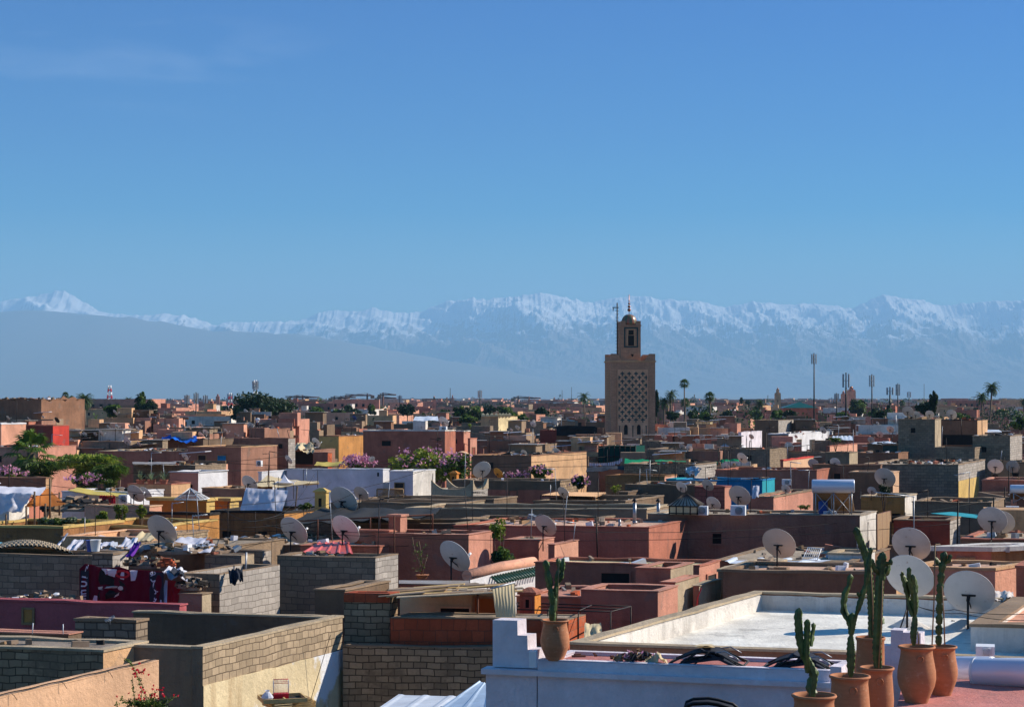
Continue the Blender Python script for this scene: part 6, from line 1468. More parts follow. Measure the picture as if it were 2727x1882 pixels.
for (a, b) in zip(pn[2:], pn[3:]): decal(mb, [a, (a[0]*.9+32, 1517), (b[0]*.9+32, 1517), b], .013)
decal(mb, [(268,1514),(369,1517),(366,1532),(270,1526)], .0135); r.part(mb, 'pale_panel', 'whitesheet')
mb = MB(); strip(mb, arcp(327, 1527, 19, 8.5, 0, 360, 22), 6, .02)
strip(mb, [(283,1518),(294,1520)], 3, .02); strip(mb, [(283,1523),(292,1525),(297,1523),(297,1518)], 3.2, .02); strip(mb, [(282,1529),(292,1531)], 3, .02); r.part(mb, 'red_letters', 'redcloth')
mb = MB()   # turned letters reading upwards: m u i
strip(mb, [(220,1597),(211,1597),(209,1594),(211,1590),(221,1589)], 4, .02); strip(mb, [(211,1584),(209,1580),(211,1575),(221,1574)], 4, .02); strip(mb, [(211,1590),(209,1587),(211,1584),(221,1583)], 3.5, .02)
r.part(mb, 'letter', 'whitesheet'); mb = MB(); strip(mb, [(209,1563),(219,1563),(223,1559),(223,1554),(219,1551),(210,1551)], 4, .02); r.part(mb, 'letter', 'whitesheet'); mb = MB(); strip(mb, [(211,1538),(225,1540)], 4, .02); r.part(mb, 'letter', 'whitesheet'); mb = MB()
strip(mb, [(220,1523),(224,1510),(226,1516),(229,1506)], 2, .02); r.part(mb, 'letter', 'whitesheet')
mb = MB()   # flowing script down the right side
strip(mb, arcp(413, 1523, 6, 4, -60, 260, 14)+[(412,1528),(408,1530)], 2.6, .02)
r.part(mb, 'script', 'whitesheet'); mb = MB(); strip(mb, [(408,1539),(412,1545),(419,1542),(415,1549),(414,1556),(413,1563),(417,1567),(422,1570),(421,1576),(415,1577),(412,1582),(415,1588),(420,1592),(423,1590),(419,1597),(414,1596),(413,1591),(418,1588)], 2.8, .02)
decal(mb, [(425.5,1569),(428,1570.5),(426.5,1573),(424.5,1571)], .02); r.part(mb, 'script', 'whitesheet')
mb = MB()   # printed dark reclining figure
for pts in ([(258,1546),(262,1524),(268,1516),(285,1530),(300,1542),(318,1544),(334,1554),(340,1566),(330,1574),(318,1566),(300,1560),(280,1556),(264,1558)], [(262,1574),(290,1572),(312,1574),(318,1578),(306,1588),(280,1596),(262,1598),(256,1586)]): decal(mb, pts, .016)
r.part(mb, 'printed_figure', 'black')
mb = MB(); decal(mb, [(258,1564),(268,1562),(284,1562),(300,1560),(314,1560),(312,1564),(292,1567),(270,1571),(259,1570)], .022); decal(mb, arcp(322, 1565, 8, 6, 0, 330, 10), .022); decal(mb, [(297,1587),(308,1584),(316,1578),(318,1574),(316,1584),(304,1590)], .022); r.part(mb, 'printed_skin', 'dishpink')
mb = MB(); decal(mb, [(240,1606),(247,1586),(256,1587),(255,1607)], .026); r.part(mb, 'torn_patch', 'whitesheet')
sheet('hanging_cloth', 'red cloth hanging right of the maroon banner', 'cloth', [P(444,1620,55.5), P(470,1622,55.3), P(480,1548,55.8), P(442,1543,55.9)], 'redcloth', 0, .03, 14, 12)
sheet('white_strip', 'white strip of cloth between banner and red cloth', 'cloth', [P(424,1610,55.2), P(444,1618,55.2), P(446,1545,55.5), P(441,1543,55.5)], 'whitesheet', 0, .02, 6, 8)
sheet('crumpled_sheet', 'crumpled white and black sheets on top of the banner end', 'cloth', [P(432,1520,55.4), P(500,1545,55.2), P(498,1520,57), P(452,1508,57)], 'whitesheet', .05, .07, 14, 8)
sheet('crumpled_sheet', 'dark crumpled sheet folded over the white one', 'cloth', [P(452,1519,55.0), P(490,1531,54.9), P(492,1522,56.2), P(462,1511,56.2)], 'darkcloth', .05, .05, 14, 8)
sheet('hung_sweater', 'grey cloth hung over the pale block wall', 'cloth', [P(612,1550,55.9), P(648,1545,56), P(646,1516,56.4), P(608,1518,56.3)], 'darkcloth', .02, .08, 16, 10)
rubble('rubble_heap', 'heap of dark junk on the pink wall left of the banner', 'rubble', 120, 1598, 55, 1.0, .5, .25, 70, ['rubblemat','dark','whitepaint','cement'], 3)
rubble('rubble_heap', 'heap of junk at the left edge below the block house', 'rubble', 30, 1603, 55, .9, .4, .15, 40, ['dark','rubblemat','corgrey'], 4)
rubble('brick_pile', 'stepped pile of orange bricks above the banner', 'rubble', 442, 1506, 57.5, .22, .2, .28, 34, ['brickorange'], 5, (.14, .24))
rubble('rubble_heap', 'dark junk heap between banner and leaning dish', 'rubble', 400, 1500, 58.5, .8, .6, .22, 80, ['dark','rubblemat','wood','whitepaint','rustiron'], 6, (.1, .34))
rubble('rubble_heap', 'stone rubble at the foot of the pale block wall', 'rubble', 512, 1560, 55.6, .4, .3, .3, 60, ['rubblemat','stone','dark'], 7)
# block pier left of pale wall
H('stump', 'crumbling block pier in front of the pale block wall', 478, 538, 550, 1583, 55, 'cement', 'cementlit', par=0, cope='cement', copeh=.03, name='block_pier', cat='wall', jit=.1, W=.5)
H('stump2', 'stub of stone wall above the maroon banner', 245, 300, 338, 1478, 58.2, 'stone', 'blocklight', par=0, W=.4, cope='cement', name='stone_wall', cat='wall', jit=.1)
# woven mat and other roof coverings on the left
mb = MB(); c0 = P(0, 1470, 60)
def matf(o):
    def f(i, j):
        u = -20+i*215; v = 1471-j*4; D_ = 60+j*4; p = P(u, v, D_); h_ = .42*sin(pi*min(1, max(0, .12+i*.9)))**.8*(1-(2*j-.9)**2*.5)
        return Vector((p.x, p.y, p.z+max(0, h_)*.95+o+.02*(1 if (int(i*36)+int(j*9)) % 2 else -1)))
    return f
mb.grid(matf(0), 108, 27, smooth=False); mb.grid(matf(-.05), 20, 8)
one(mb, 'woven_mat', 'cementlit', 'pale woven cane mat arched over the dark block house', 'mat')
sheet('plastic_sheet', 'turquoise plastic sheet at the left edge behind the woven mat', 'sheet', [P(-20,1460,66), P(52,1452,66), P(45,1444,69), P(-10,1443,69)], 'turqs' if 'turqs' in MC else cloth('turqs', (110,180,200), .2), .05, .05)
for k, (u, v, w_, h_, D, m_, lb) in enumerate([(194,1450,34,22,63,'whitesheet','white sheet end lying right of the woven mat'),(270,1452,44,10,63,'whitesheet','white cloth strip beside the blue bucket'),(385,1428,60,16,64,'beigecloth','large crumpled beige sheet left of the leaning dish'),(335,1446,40,24,62.5,'whitesheet','grey white plastic draped by the purple cloth'),(500,1440,90,12,64,'whitesheet','long whitish plastic sheet right of the leaning dish'),(520,1460,90,10,62,'whitesheet','pale green white plastic laid on the roof edge'),(350,1462,22,30,60.5,'purplecloth','purple cloth hanging on the cluttered roof'),(160,1436,12,26,66,'whitesheet','white plank leaning on the mat roof'),(225,1450,20,16,64,'darkcloth','dark wire bundle on the mat roof')]):
    s_ = D/F; c = P(u, v, D); hw_, hh = w_*s_/2, h_*s_/2
    sheet('plastic_sheet' if m_ != 'purplecloth' else 'hanging_cloth', lb, 'sheet', [(c.x-hw_, D-.3, c.z-hh), (c.x+hw_, D-.5, c.z-hh*.9), (c.x+hw_*.9, D+.9, c.z+hh), (c.x-hw_*.8, D+1.0, c.z+hh*.8)], m_, .08, .032, 16, 8, seed=k)
def bucket(u, v, D, mat, lb, s=1): mb = MB(); mb.lathe([(.11*s,0),(.15*s,.3*s),(.16*s,.31*s),(.14*s,.3*s),(.1*s,.02*s),(.001,.02*s)], P(u, v, D), 16); one(mb, 'bucket', mat, lb, 'bucket')
bucket(243, 1468, 60.5, 'dishblue', 'blue bucket on the dark block house roof', 1.2); bucket(254, 1467, 60.4, 'whitepaint', 'white bucket beside the blue one', 1.2)
for k, (u, v, D, lb) in enumerate([(300,1468,62,'junk between purple cloth and bucket'),(470,1462,62,'junk below the leaning dish'),(560,1462,63,'junk with white pieces behind the low block sheds'),(690,1440,69,'planks and rags left of the two grey dishes'),(610,1446,69,'green and white scraps on the dusty roof'),(850,1482,62,'rags and a hose on the large block house')]):
    rubble('junk_heap', lb, 'junk', u, v, D, 1.1, .8, .2, 60, ['rubblemat','whitepaint','dark','wood','corgrey','galv'][k % 3:]+['wood'], 20+k, (.08, .3))
# ------------------------------------------------------------------ shed canopy, curtain and frame
mb = MB(); R = random.Random(8)
for k in range(40):
    u0 = R.uniform(990, 1180); L_ = R.uniform(110, 260); vb = 1590-R.uniform(0, 26); D_ = 45.9+(1590-vb)/26*3.6
    a, b = P(u0, vb+1, D_), P(min(1392, u0+L_), vb-8-R.uniform(-2, 5), D_+R.uniform(-.2,.5))
    d = (b-a).normalized(); s_ = Vector((-d.y, d.x, 0))*.14; n_ = Vector((0,0,.025))
    mb.add([a-s_, b-s_, b+s_, a+s_, a-s_+n_, b-s_+n_, b+s_+n_, a+s_+n_], [(0,3,2,1),(4,5,6,7),(0,1,5,4),(1,2,6,5),(2,3,7,6),(3,0,4,7)], k % 4)
r = Root('plank_canopy', P(1190, 1590, 47), 'rough canopy of loose planks and poles over the cream shed', 'canopy'); r.part(mb, 'planks', ['wood','cementlit','rubblemat','woodpale'])
mb = MB()
for u in (1062, 1272, 1338): mb.tube([P(u, 1592 if u < 1200 else 1580, 46.4), P(u, 1700, 46.4)], .03, 6)
r.part(mb, 'posts', 'rustiron')
sheet('grey_roof_sheet', 'long grey metal sheet behind the plank canopy', 'metal sheet', [P(1062,1553,51), P(1250,1556,50.5), P(1250,1545,53), P(1062,1544,53.5)], 'corgrey', 0, 0)
sheet('curtain', 'cream curtain hanging at the right end of the plank canopy', 'curtain', [P(1324,1662,45.9), P(1374,1662,45.7), P(1370,1551,46.4), P(1311,1566,45.9)], 'beigecloth', .02, .014, 40, 14, wl_=14)
mb = MB(); mb.tube([P(1309,1566,45.9), P(1371,1550,46.4)], .025, 6); one(mb, 'curtain_rail', 'galv', 'white rail holding the cream curtain', 'rail')
mb = MB(); D0, D1 = 46.3, 49.6
def fr(u, v, D): return P(u, v, D)
A1, A2, B1, B2 = fr(1378,1622,D0), fr(1626,1628,D0-.9), fr(1376,1604,D1), fr(1680,1614,D1-.9)
for p, q in ((A1,A2),(B1,B2),(A1,B1),(A2,B2),(A1.lerp(A2,.33),B1.lerp(B2,.33)),(A1.lerp(A2,.66),B1.lerp(B2,.66)), (A1.lerp(B1,.5),A2.lerp(B2,.5))): mb.tube([p, q], .018, 6)
for p in (A1.lerp(A2,.33), A1.lerp(A2,.66), A2, B2): mb.tube([p, (p.x, p.y, p.z-1.1)], .018, 6)
one(mb, 'pergola_frame', 'iron', 'black empty pergola frame behind the clay pot', 'pergola')
sheet('beige_sheet', 'beige sheet sagging right of the red brick wall', 'cloth', [P(1555,1700,44), P(1605,1690,44), P(1600,1656,45.2), P(1558,1657,45.2)], 'beigecloth', .1, .03)
# metal roofs bottom centre
corr_sheet('metal_roof', 'pale corrugated metal roof at the bottom centre', 'metal roof', [P(985,1900,36), P(1150,1900,35.4), P(1215,1852,38.5), P(1062,1848,39)], 'corwhite', .3, .008)
corr_sheet('metal_roof', 'brighter corrugated metal roof sloping up to the white building', 'metal roof', [P(1150,1900,34.8), P(1330,1900,33.9), P(1308,1822,36.8), P(1277,1812,37)], 'corblue', .3, .008)
# crates, cage, bag
def crate(u0, u1, v0, v1, D, dep, lb):
    a, b = P(u0, v1, D), P(u1, v0, D); r = Root('wooden_crate', a, lb, 'crate', 'wooden crates below the cream wall'); mb = MB(); rz = .45; n = 4
    w_ = (b.x-a.x)*.8; h_ = b.z-a.z; c = ((a.x+b.x)/2, D+dep/2)
    def lp(x, y): return (c[0]+x*cos(rz)-y*sin(rz), c[1]+x*sin(rz)+y*cos(rz))
    for k in range(n):
        zz = a.z+h_*(k+.5)/n; th = h_/n*.78
        for y in (-dep/2, dep/2): p = lp(0, y); mb.box((p[0], p[1], zz), (w_, .02, th), rz)
        for x in (-w_/2, w_/2): p = lp(x, 0); mb.box((p[0], p[1], zz), (.02, dep-.03, th), rz)
    r.part(mb, 'slats', 'woodpale'); mb = MB()
    for x in (-1, 1):
        for y in (-1, 1): p = lp(x*(w_/2-.03), y*(dep/2-.03)); mb.box((p[0], p[1], a.z+h_/2), (.04, .04, h_), rz)
    r.part(mb, 'corner_posts', 'woodpale'); mb = MB(); p = lp(0, 0); mb.box((p[0], p[1], b.z-.01), (w_-.05, dep-.05, .015), rz); r.part(mb, 'boards', 'wood')
crate(690, 830, 1862, 1885, 36.6, .6, 'lower wooden crate under the seed tray'); crate(780, 832, 1866, 1900, 36.9, .5, 'wooden box right of the lower crate')
r = Root('wooden_tray', P(750, 1864, 36.4), 'shallow yellow wooden tray of dark panes carrying the bird cage', 'tray'); mb = MB()
c = P(752, 1862, 36.6); rz = .3
for dx_, dy_, lx, ly in ((0,-.34,.86,.03),(0,.34,.86,.03),(-.42,0,.03,.66),(.42,0,.03,.66),(0,0,.03,.62)): mb.box((c.x+dx_*cos(rz)-dy_*sin(rz), c.y+dx_*sin(rz)+dy_*cos(rz), c.z+.03), (lx, ly, .08), rz)
r.part(mb, 'frame', 'woodpale'); mb = MB(); mb.box((c.x, c.y, c.z+.0), (.8, .62, .02), rz); r.part(mb, 'panes', 'dark')
r = Root('bird_cage', P(748, 1857, 36.6), 'small wire bird cage with a red base on the wooden tray', 'bird cage'); c = P(748, 1857, 36.6); mb = MB(); w_ = .29
mb.box((c.x, c.y, c.z+.045), (w_, .22, .09), .2); r.part(mb, 'base', 'redcloth'); mb = MB()
def cp(x, y, z): return (c.x+x*cos(.2)-y*sin(.2), c.y+x*sin(.2)+y*cos(.2), c.z+z)
for k in range(11):
    x = -w_/2+w_*k/10
    for y in (-.1, .1): mb.tube([cp(x, y, .09), cp(x, y, .3)], .0022, 4)
    mb.tube([cp(x, -.1, .3), cp(x, -.05, .36), cp(x, .05, .36), cp(x, .1, .3)], .0022, 4)
for k in range(7):
    for x in (-w_/2, w_/2): mb.tube([cp(x, -.1+.2*k/6, .09), cp(x, -.1+.2*k/6, .34)], .0022, 4)
r.part(mb, 'wires', 'whitepaint'); mb = MB()
for y, z in ((-.1,.3),(.1,.3),(-.05,.36),(.05,.36)): mb.tube([cp(-w_/2, y, z), cp(w_/2, y, z)], .005, 4)
r.part(mb, 'roof_rim', 'redcloth')
R = random.Random(4); mb = MB(); c = P(712, 1860, 36.3); mb.lathe([(.1+.02*(k % 2), z) for k, z in enumerate((0,.03,.07))]+[(.06,.12),(.03,.14),(.05,.17)], c, 10, smooth=False); one(mb, 'plastic_bag', 'whitesheet', 'knotted white plastic bag left of the bird cage', 'bag')
# ------------------------------------------------------------------ on the pink terrace
def lounger(u, v, D, label, flip=1, s=1.0):
    c = P(u, v, D); r = Root('folded_lounger', c, label, 'sun lounger', 'folded black sun loungers'); rz = -.27
    def lp(x, y, z): x *= s*flip; return (c.x+x*cos(rz)-y*sin(rz), c.y+x*sin(rz)+y*cos(rz), c.z+z*s*.72)
    prof = [(-.55,.02),(-.38,.14),(-.2,.24),(0.0,.30),(.18,.30),(.34,.2),(.5,.1),(.66,.02)]
    mb = MB()
    for y in (-.28, .28): mb.tube([lp(x, y, z) for x, z in prof], .018, 8)
    mb.tube([lp(-.55, -.28, .02), lp(-.55, .28, .02)], .018, 8); mb.tube([lp(.66, -.28, .02), lp(.66, .28, .02)], .018, 8)
    for x0, z0, x1, z1 in ((.1,.3,-.15,0),(.3,.24,.6,.0),(-.1,.26,-.4,.0)):
        for y in (-.3, .3): mb.tube([lp(x0, y, z0), lp(x1, y, z1)], .014, 6)
    r.part(mb, 'frame', 'dishblack'); mb = MB()
    ps = prof[1:6]
    for o in (0, .012): mb.grid(lambda i, j: lp(ps[0][0]+(ps[-1][0]-ps[0][0])*i, -.26+.52*j, interp(ps, ps[0][0]+(ps[-1][0]-ps[0][0])*i)+.005+o), 14, 4)
    mb.box(lp(-.02, 0, .1), (.72*s, .5*s, .05*s), rz, None, .16*flip); mb.box(lp(.22, 0, .17), (.6*s, .52*s, .04*s), rz, None, -.42*flip)
    r.part(mb, 'fabric', 'darkcloth'); mb = MB()
    mb.tube([lp(.2, -.31, .29), lp(.36, -.31, .33), lp(.54, -.31, .2), lp(.6, -.31, .12)], .012, 6); r.part(mb, 'arm', 'steel'); mb = MB(); mb.tube([lp(.2, .31, .29), lp(.36, .31, .33), lp(.54, .31, .2)], .012, 6); r.part(mb, 'arm', 'steel')
lounger(1880, 1764, 32.3, 'folded black lounger with a sunlit beige back on the pink terrace', 1, 1.05)
lounger(2125, 1776, 31.9, 'second folded black lounger right of the beige one', 1, 1.0)
sheet('lounger_cushion', 'beige pad lying on the folded lounger', 'cushion', [P(1848,1719,32.2), P(1905,1718,32.1), P(1895,1714,32.7), P(1862,1714,32.7)], 'beigecloth', 0, .0, 4, 2, .03)
r = Root('lounger_end', P(1885, 1890, 27.3), 'black padded lounger head poking up at the bottom edge', 'sun lounger'); mb = MB(); a = [P(1820,1900,27.3), P(1826,1879,27.3), P(1845,1871,27.3), P(1885,1869,27.3), P(1910,1873,27.3), P(1950,1884,27.3), P(1970,1900,27.3)]
mb.tube(a, .02, 8); mb.tube([p+Vector((.05,.4,.0)) for p in a], .02, 8); r.part(mb, 'frame', 'dishblack'); mb = MB()
for o in (0, -.02): mb.grid(lambda i, j: a[min(5, int(i*6))].lerp(a[min(5, int(i*6))+1], i*6-min(5, int(i*6)))+Vector((.05*j, .45*j, -.02+o)), 18, 3)
r.part(mb, 'pad', 'darkcloth')
R = random.Random(12); mb = MB()
for k in range(60):
    c = P(R.gauss(1690, 20), 1757-R.random()*6, 32.5+R.uniform(-.2,.25)); c.z += abs(R.gauss(0, .05)); leaves(mb, c, (.09,.07,.03), 3, .13, R, .2, R.randrange(4))
one(mb, 'rag_heap', [M('darkcloth'), M('wood'), M('flowerpink'), M('rubblemat')], 'heap of crumpled rags lying on the pink terrace', 'rags')
sheet('jute_rag', 'pale rag spread beside the heap of rags', 'rags', [P(1716,1760,32.3), P(1778,1759,32.1), P(1765,1750,32.8), P(1726,1748,32.8)], 'beigecloth', -.05, .05, 14, 8)
for k, (u, v, L_, lb) in enumerate(((1541,1749,.24,'brown broken tile right of the clay pot'),(1633,1754,.1,'small brown shard left of the rag heap'),(1586,1747,.05,'little pebble between tile and shard'))):
    c = P(u, v, 32.7); mb = MB(); mb.box((c.x, c.y, c.z+.02), (L_, .06, .035), .1); mb.box((c.x-.02, c.y+.03, c.z+.045), (L_*.5, .05, .03), .5); one(mb, 'broken_tile', 'rustiron', lb, 'tile shard')
# ------------------------------------------------------------------ canopies at left middle
sheet('canopy_cloth', 'white canopy cloth lit from above at the left edge', 'canopy', [P(-30,1315,76), P(108,1316,76), P(122,1296,81), P(-20,1293,81)], 'whitesheet', .06, .03, 20, 8)
sheet('canopy_cloth', 'white cloth drooping below the canopy at the left edge', 'canopy', [P(-40,1368,75.5), P(58,1362,75.6), P(84,1314,76), P(-30,1316,76)], 'whitesheet', .0, .08, 24, 12)
sheet('orange_awning', 'orange brown awning draped right of the white canopy', 'awning', [P(66,1350,76.5), P(176,1342,77.5), P(128,1300,80), P(88,1318,76.4)], 'orangecloth', .1, .05, 20, 12)
for k, (u, v0, v1, D) in enumerate(((70,1348,1400,75.5),(92,1308,1402,75.2),(121,1340,1398,76),(133,1274,1388,77),(158,1310,1372,79),(16,1368,1402,75))):
    pole('canopy_post', ORD[k].strip().capitalize()+' rough wooden post under the canopies from the left' if k else 'Leftmost rough wooden post under the canopies', 'post', u, v0, v1, D, .04, 'trunk', group='rough posts of the left canopies')
sheet('yellow_roof_sheet', 'olive yellow sheet roof over the white shed', 'sheet roof', [P(180,1305,93), P(300,1322,92), P(345,1312,99), P(205,1298,101)], 'yellowcloth', .05, .02)
sheet('pink_curtain', 'pink striped curtain below the yellow sheet roof', 'curtain', [P(263,1345,92), P(307,1343,92), P(307,1319,92.2), P(265,1318,92.2)], 'redcloth', 0, .05, 30, 6, wl_=14)
rubble('rubble_heap', 'black heap of junk and planks under the yellow sheet roof', 'rubble', 210, 1352, 88, 1.6, 1, .6, 120, ['dark','rubblemat','wood','black'], 31, (.15, .6))
# hung cloth, tents
sheet('hung_sheet', 'large white sheet hung to dry between two poles', 'cloth', [P(638,1362,87), P(750,1362,87), P(768,1304,87.8), P(655,1298,87.6)], 'whitesheet', .05, .04, 40, 14, wl_=5)
pole('drying_pole', 'left pole holding the hung white sheet', 'pole', 655, 1292, 1345, 88, .035, 'trunk'); pole('drying_pole', 'right pole holding the hung white sheet', 'pole', 786, 1295, 1358, 88, .035, 'trunk', du=6)
sheet('shade_sail', 'beige sail shade sagging in front of the white house', 'sail shade', [P(668,1292,104), P(850,1283,104), P(848,1279,108), P(712,1265,109)], 'beigecloth', .35, .04, 24, 8)
r = Root('garden_tent', P(757, 1300, 106), 'small white pointed tent behind the sail shade', 'tent'); mb = MB(); ap = P(757, 1262, 107)
B_ = [P(733,1284,106), P(782,1285,106), P(790,1280,108), P(742,1279,108)]
for i in range(4):
    a, b = B_[i], B_[(i+1) % 4]; mb.grid(lambda s_, t_: (a.lerp(b, s_)).lerp(ap, t_)+Vector((0,0,-.22*sin(pi*t_))), 6, 6)
r.part(mb, 'roof', 'whitesheet'); mb = MB()
for p in B_: mb.tube([p, (p.x, p.y, p.z-.9)], .03, 5)
r.part(mb, 'poles', 'galv'); pole('tent_pole', 'thin pole rising through the sail shade', 'pole', 716, 1238, 1300, 104, .03, 'rustiron')
# chimneys, lattice
def chimney(key, lb, uL, uC, uR, v, D, m, mR, cap): 
    r = H(key, lb, uL, uC, uR, v, D, m, mR, par=0, over=.06, copeh=.07, name='chimney', cat='chimney', wins=[('F', .35, .65, .25, .62, 'black')] if D < 100 else [('F', .35, .65, .15, .5, 'black')])
    A, B, Cc, Dd, z, par = r.info; mb = MB(); q = off([A, B, Cc, Dd], -.04); c_ = ((A[0]+Cc[0])/2, (A[1]+Cc[1])/2); mb.prism(q, z+.075, z+.2, top=[lerp2(p, c_, .7) for p in q]); r.part(mb, 'cap', cap)
chimney('chY', 'yellow chimney with a cornice and square hole beside the rust specked dish', 838, 868, 876, 1311, 82, 'yellow', 'yellow', 'yellow')
chimney('chO', 'small orange chimney left of the horned house top', 1198, 1216, 1222, 1262, 116, 'orange', 'orange', 'orange')
chimney('chP', 'tiny orange chimney under the white sunlit dish', 1256, 1276, 1283, 1268, 117, 'orange', 'orange', 'orange')
r = Root('lattice_screen', P(1038, 1325, 96), 'brown lattice screen beside the yellow chimney', 'screen'); mb = MB(); a, b = P(1004, 1325, 96), P(1072, 1303, 95.5)
for k in range(24):
    x = a.x+(b.x-a.x)*k/23
    for s_ in (-1, 1):
        x2 = x+s_*(b.z-a.z); x2c = min(max(x2, a.x), b.x); mb.tube([(x, 96, a.z), (x2c, 96, a.z+abs(x2c-x))], .012, 4, caps=False)
for zz in (a.z, b.z): mb.tube([(a.x, 96, zz), (b.x, 96, zz)], .04, 5)
for x in (a.x, b.x): mb.tube([(x, 96, a.z), (x, 96, b.z)], .04, 5)
r.part(mb, 'laths', 'wood')
# black netting pergola
r = Root('netting_pergola', P(960, 1380, 72), 'black netting stretched on thin rusty posts behind the round dishes', 'pergola'); mb = MB()
c4 = [P(770,1390,71), P(1152,1372,70), P(1178,1350,80), P(860,1350,81)]; a, b, c, d = c4
for o in (0, -.03): mb.grid(lambda i, j: a.lerp(b, i).lerp(d.lerp(c, i), j)+Vector((0,0,-.15*sin(pi*i*5)**2*.6+.12*noise.noise((i*9, j*5, 1))+o)), 40, 8)
r.part(mb, 'netting', 'black'); mb = MB()
for u, v0, v1, D in ((846,1382,1440,69),(883,1380,1470,68.5),(986,1378,1422,69),(1012,1375,1476,68),(1050,1372,1530,66),(1152,1366,1420,70)): mb.tube([P(u, v1, D), P(u, v0, D)], .03, 6)
mb.tube([P(770,1388,70.9), P(1152,1370,69.9)], .03, 5); r.part(mb, 'posts', 'rustiron')
corr_sheet('ribbed_sheet', 'faded red ribbed sheet sloping below the two round dishes', 'roof sheet', [P(806,1470,62), P(940,1472,61.5), P(930,1440,66), P(850,1443,66)], 'corred', .2, .02)
# cane canopy
r = Root('cane_canopy', P(1525, 1330, 97), 'flat cane canopy on a thin iron frame', 'canopy'); mb = MB(); a, b, c, d = P(1440,1318,95), P(1585,1322,94.5), P(1614,1311,101), P(1478,1310,102)
for o in (0, -.05): mb.grid(lambda i, j: a.lerp(b, i).lerp(d.lerp(c, i), j)+Vector((0,0,o+.02*(int(i*60) % 2))), 60, 3, smooth=False)
r.part(mb, 'cane_mat', 'tan'); mb = MB()
for p in (a, a.lerp(b,.33), a.lerp(b,.66), b, c): mb.tube([p, (p.x, p.y, p.z-.9)], .02, 5)
mb.tube([a-Vector((0,0,.2)), b-Vector((0,0,.2))], .02, 5); r.part(mb, 'frame', 'iron')
# right side bits
corr_sheet('metal_roof', 'bright corrugated metal roof sheet behind the pale tan dish', 'metal roof', [P(1930,1496,60), P(2125,1504,58.6), P(2215,1488,63), P(1955,1484,64.5)], 'corwhite', .35, .03)
r = Root('wire_rack', P(2155, 1490, 60), 'white wire rack leaning on the metal roof', 'rack'); mb = MB(); a, b, c, d = P(2137,1489,60), P(2176,1491,59.6), P(2187,1460,60.4), P(2152,1457,60.8)
for k in range(8): mb.tube([a.lerp(b, k/7), d.lerp(c, k/7)], .006 if 0 < k < 7 else .014, 4)
for k in range(5): mb.tube([a.lerp(d, k/4), b.lerp(c, k/4)], .006 if 0 < k < 4 else .014, 4)
r.part(mb, 'wires', 'whitepaint')
r = Root('rusty_screen', P(2352, 1460, 68), 'rusty framed cane screen at the end of the long red brown house', 'screen'); mb = MB(); a, b, c, d = P(2334,1464,66), P(2372,1452,73), P(2370,1360,73), P(2334,1368,66)
mb.add([a, b, c, d]+[p+Vector((.04, .02, 0)) for p in (a, b, c, d)], [(0,1,2,3), (7,6,5,4)]); r.part(mb, 'cane', 'wood'); mb = MB()
for k in range(9): mb.tube([a.lerp(d, k/8)-Vector((0,.06,0)), b.lerp(c, k/8)-Vector((0,.06,0))], .02 if k in (0, 8) else .01, 4)
for k in range(4): mb.tube([a.lerp(b, k/3)-Vector((0,.06,0)), d.lerp(c, k/3)-Vector((0,.06,0))], .03, 4)
r.part(mb, 'frame', 'rustiron')
sheet('turquoise_sheet', 'flat turquoise sheet roof at the right behind the dark red house', 'sheet roof', [P(2478,1366,78), P(2600,1379,77), P(2606,1370,82), P(2535,1362,83)], 'turq', 0, 0)
sheet('pink_awning', 'crumpled pink sheet at the right edge behind the large grey dish', 'sheet', [P(2646,1594,46), P(2702,1592,46), P(2698,1574,48), P(2648,1574,48)], 'dishpink', .02, .05)
# tarpaulins, netting and washing in the distance
sheet('green_netting', 'long green netting over a roof edge below the minaret', 'netting', [P(1662,1236,140), P(1790,1236,139), P(1828,1228,147), P(1664,1222,148)], 'greencloth', .1, .08, 24, 6)
sheet('green_netting', 'crumpled bright green netting beside the tilted pale dish', 'netting', [P(1906,1237,146), P(1960,1238,145), P(1968,1226,147), P(1906,1226,147)], 'greencloth', .05, .14, 24, 8)
sheet('dark_tarpaulin', 'dark blue tarpaulin tent below the washing line', 'tarpaulin', [P(1560,1256,140), P(1662,1250,140), P(1662,1240,146), P(1565,1246,146)], 'darkcloth', -.15, .05)
sheet('blue_tarpaulin', 'crumpled bright blue tarpaulin on the dark grey house', 'tarpaulin', [P(428,1171,194), P(526,1174,193), P(522,1160,198), P(432,1160,198)], 'bluecloth', .05, .16, 30, 8)
sheet('white_sheets', 'pile of white sheets on top of the black open shed', 'sheets', [P(775,1202,168), P(838,1203,168), P(832,1181,173), P(782,1183,173)], 'beigecloth', -.2, .16, 24, 10)
sheet('yellow_awning', 'pale yellow awning above the blossom left of the large bush', 'awning', [P(836,1238,140), P(950,1236,140), P(952,1229,145), P(845,1230,145)], 'yellowcloth', .1, .06)
sheet('tin_roof', 'flat rusty tin roof behind the potted agaves', 'tin roof', [P(354,1236,126), P(466,1236,126), P(470,1229,131), P(352,1230,131)], 'corgrey', 0, .03)
sheet('tin_roof', 'white ribbed tin roof right of the two windowed house', 'tin roof', [P(2216,1172,200), P(2272,1172,200), P(2270,1160,207), P(2217,1161,207)], 'corwhite', 0, .06, wl_=10)
sheet('tin_roof', 'curled white tin roof left of the tall block house', 'tin roof', [P(2322,1182,176), P(2390,1182,176), P(2372,1174,181), P(2328,1178,181)], 'corwhite', -.05, .04)
sheet('tin_roof', 'long pale tin roof right of the brown brick house', 'tin roof', [P(2600,1152,180), P(2668,1150,180), P(2660,1144,188), P(2604,1145,188)], 'corwhite', -.1, .02)
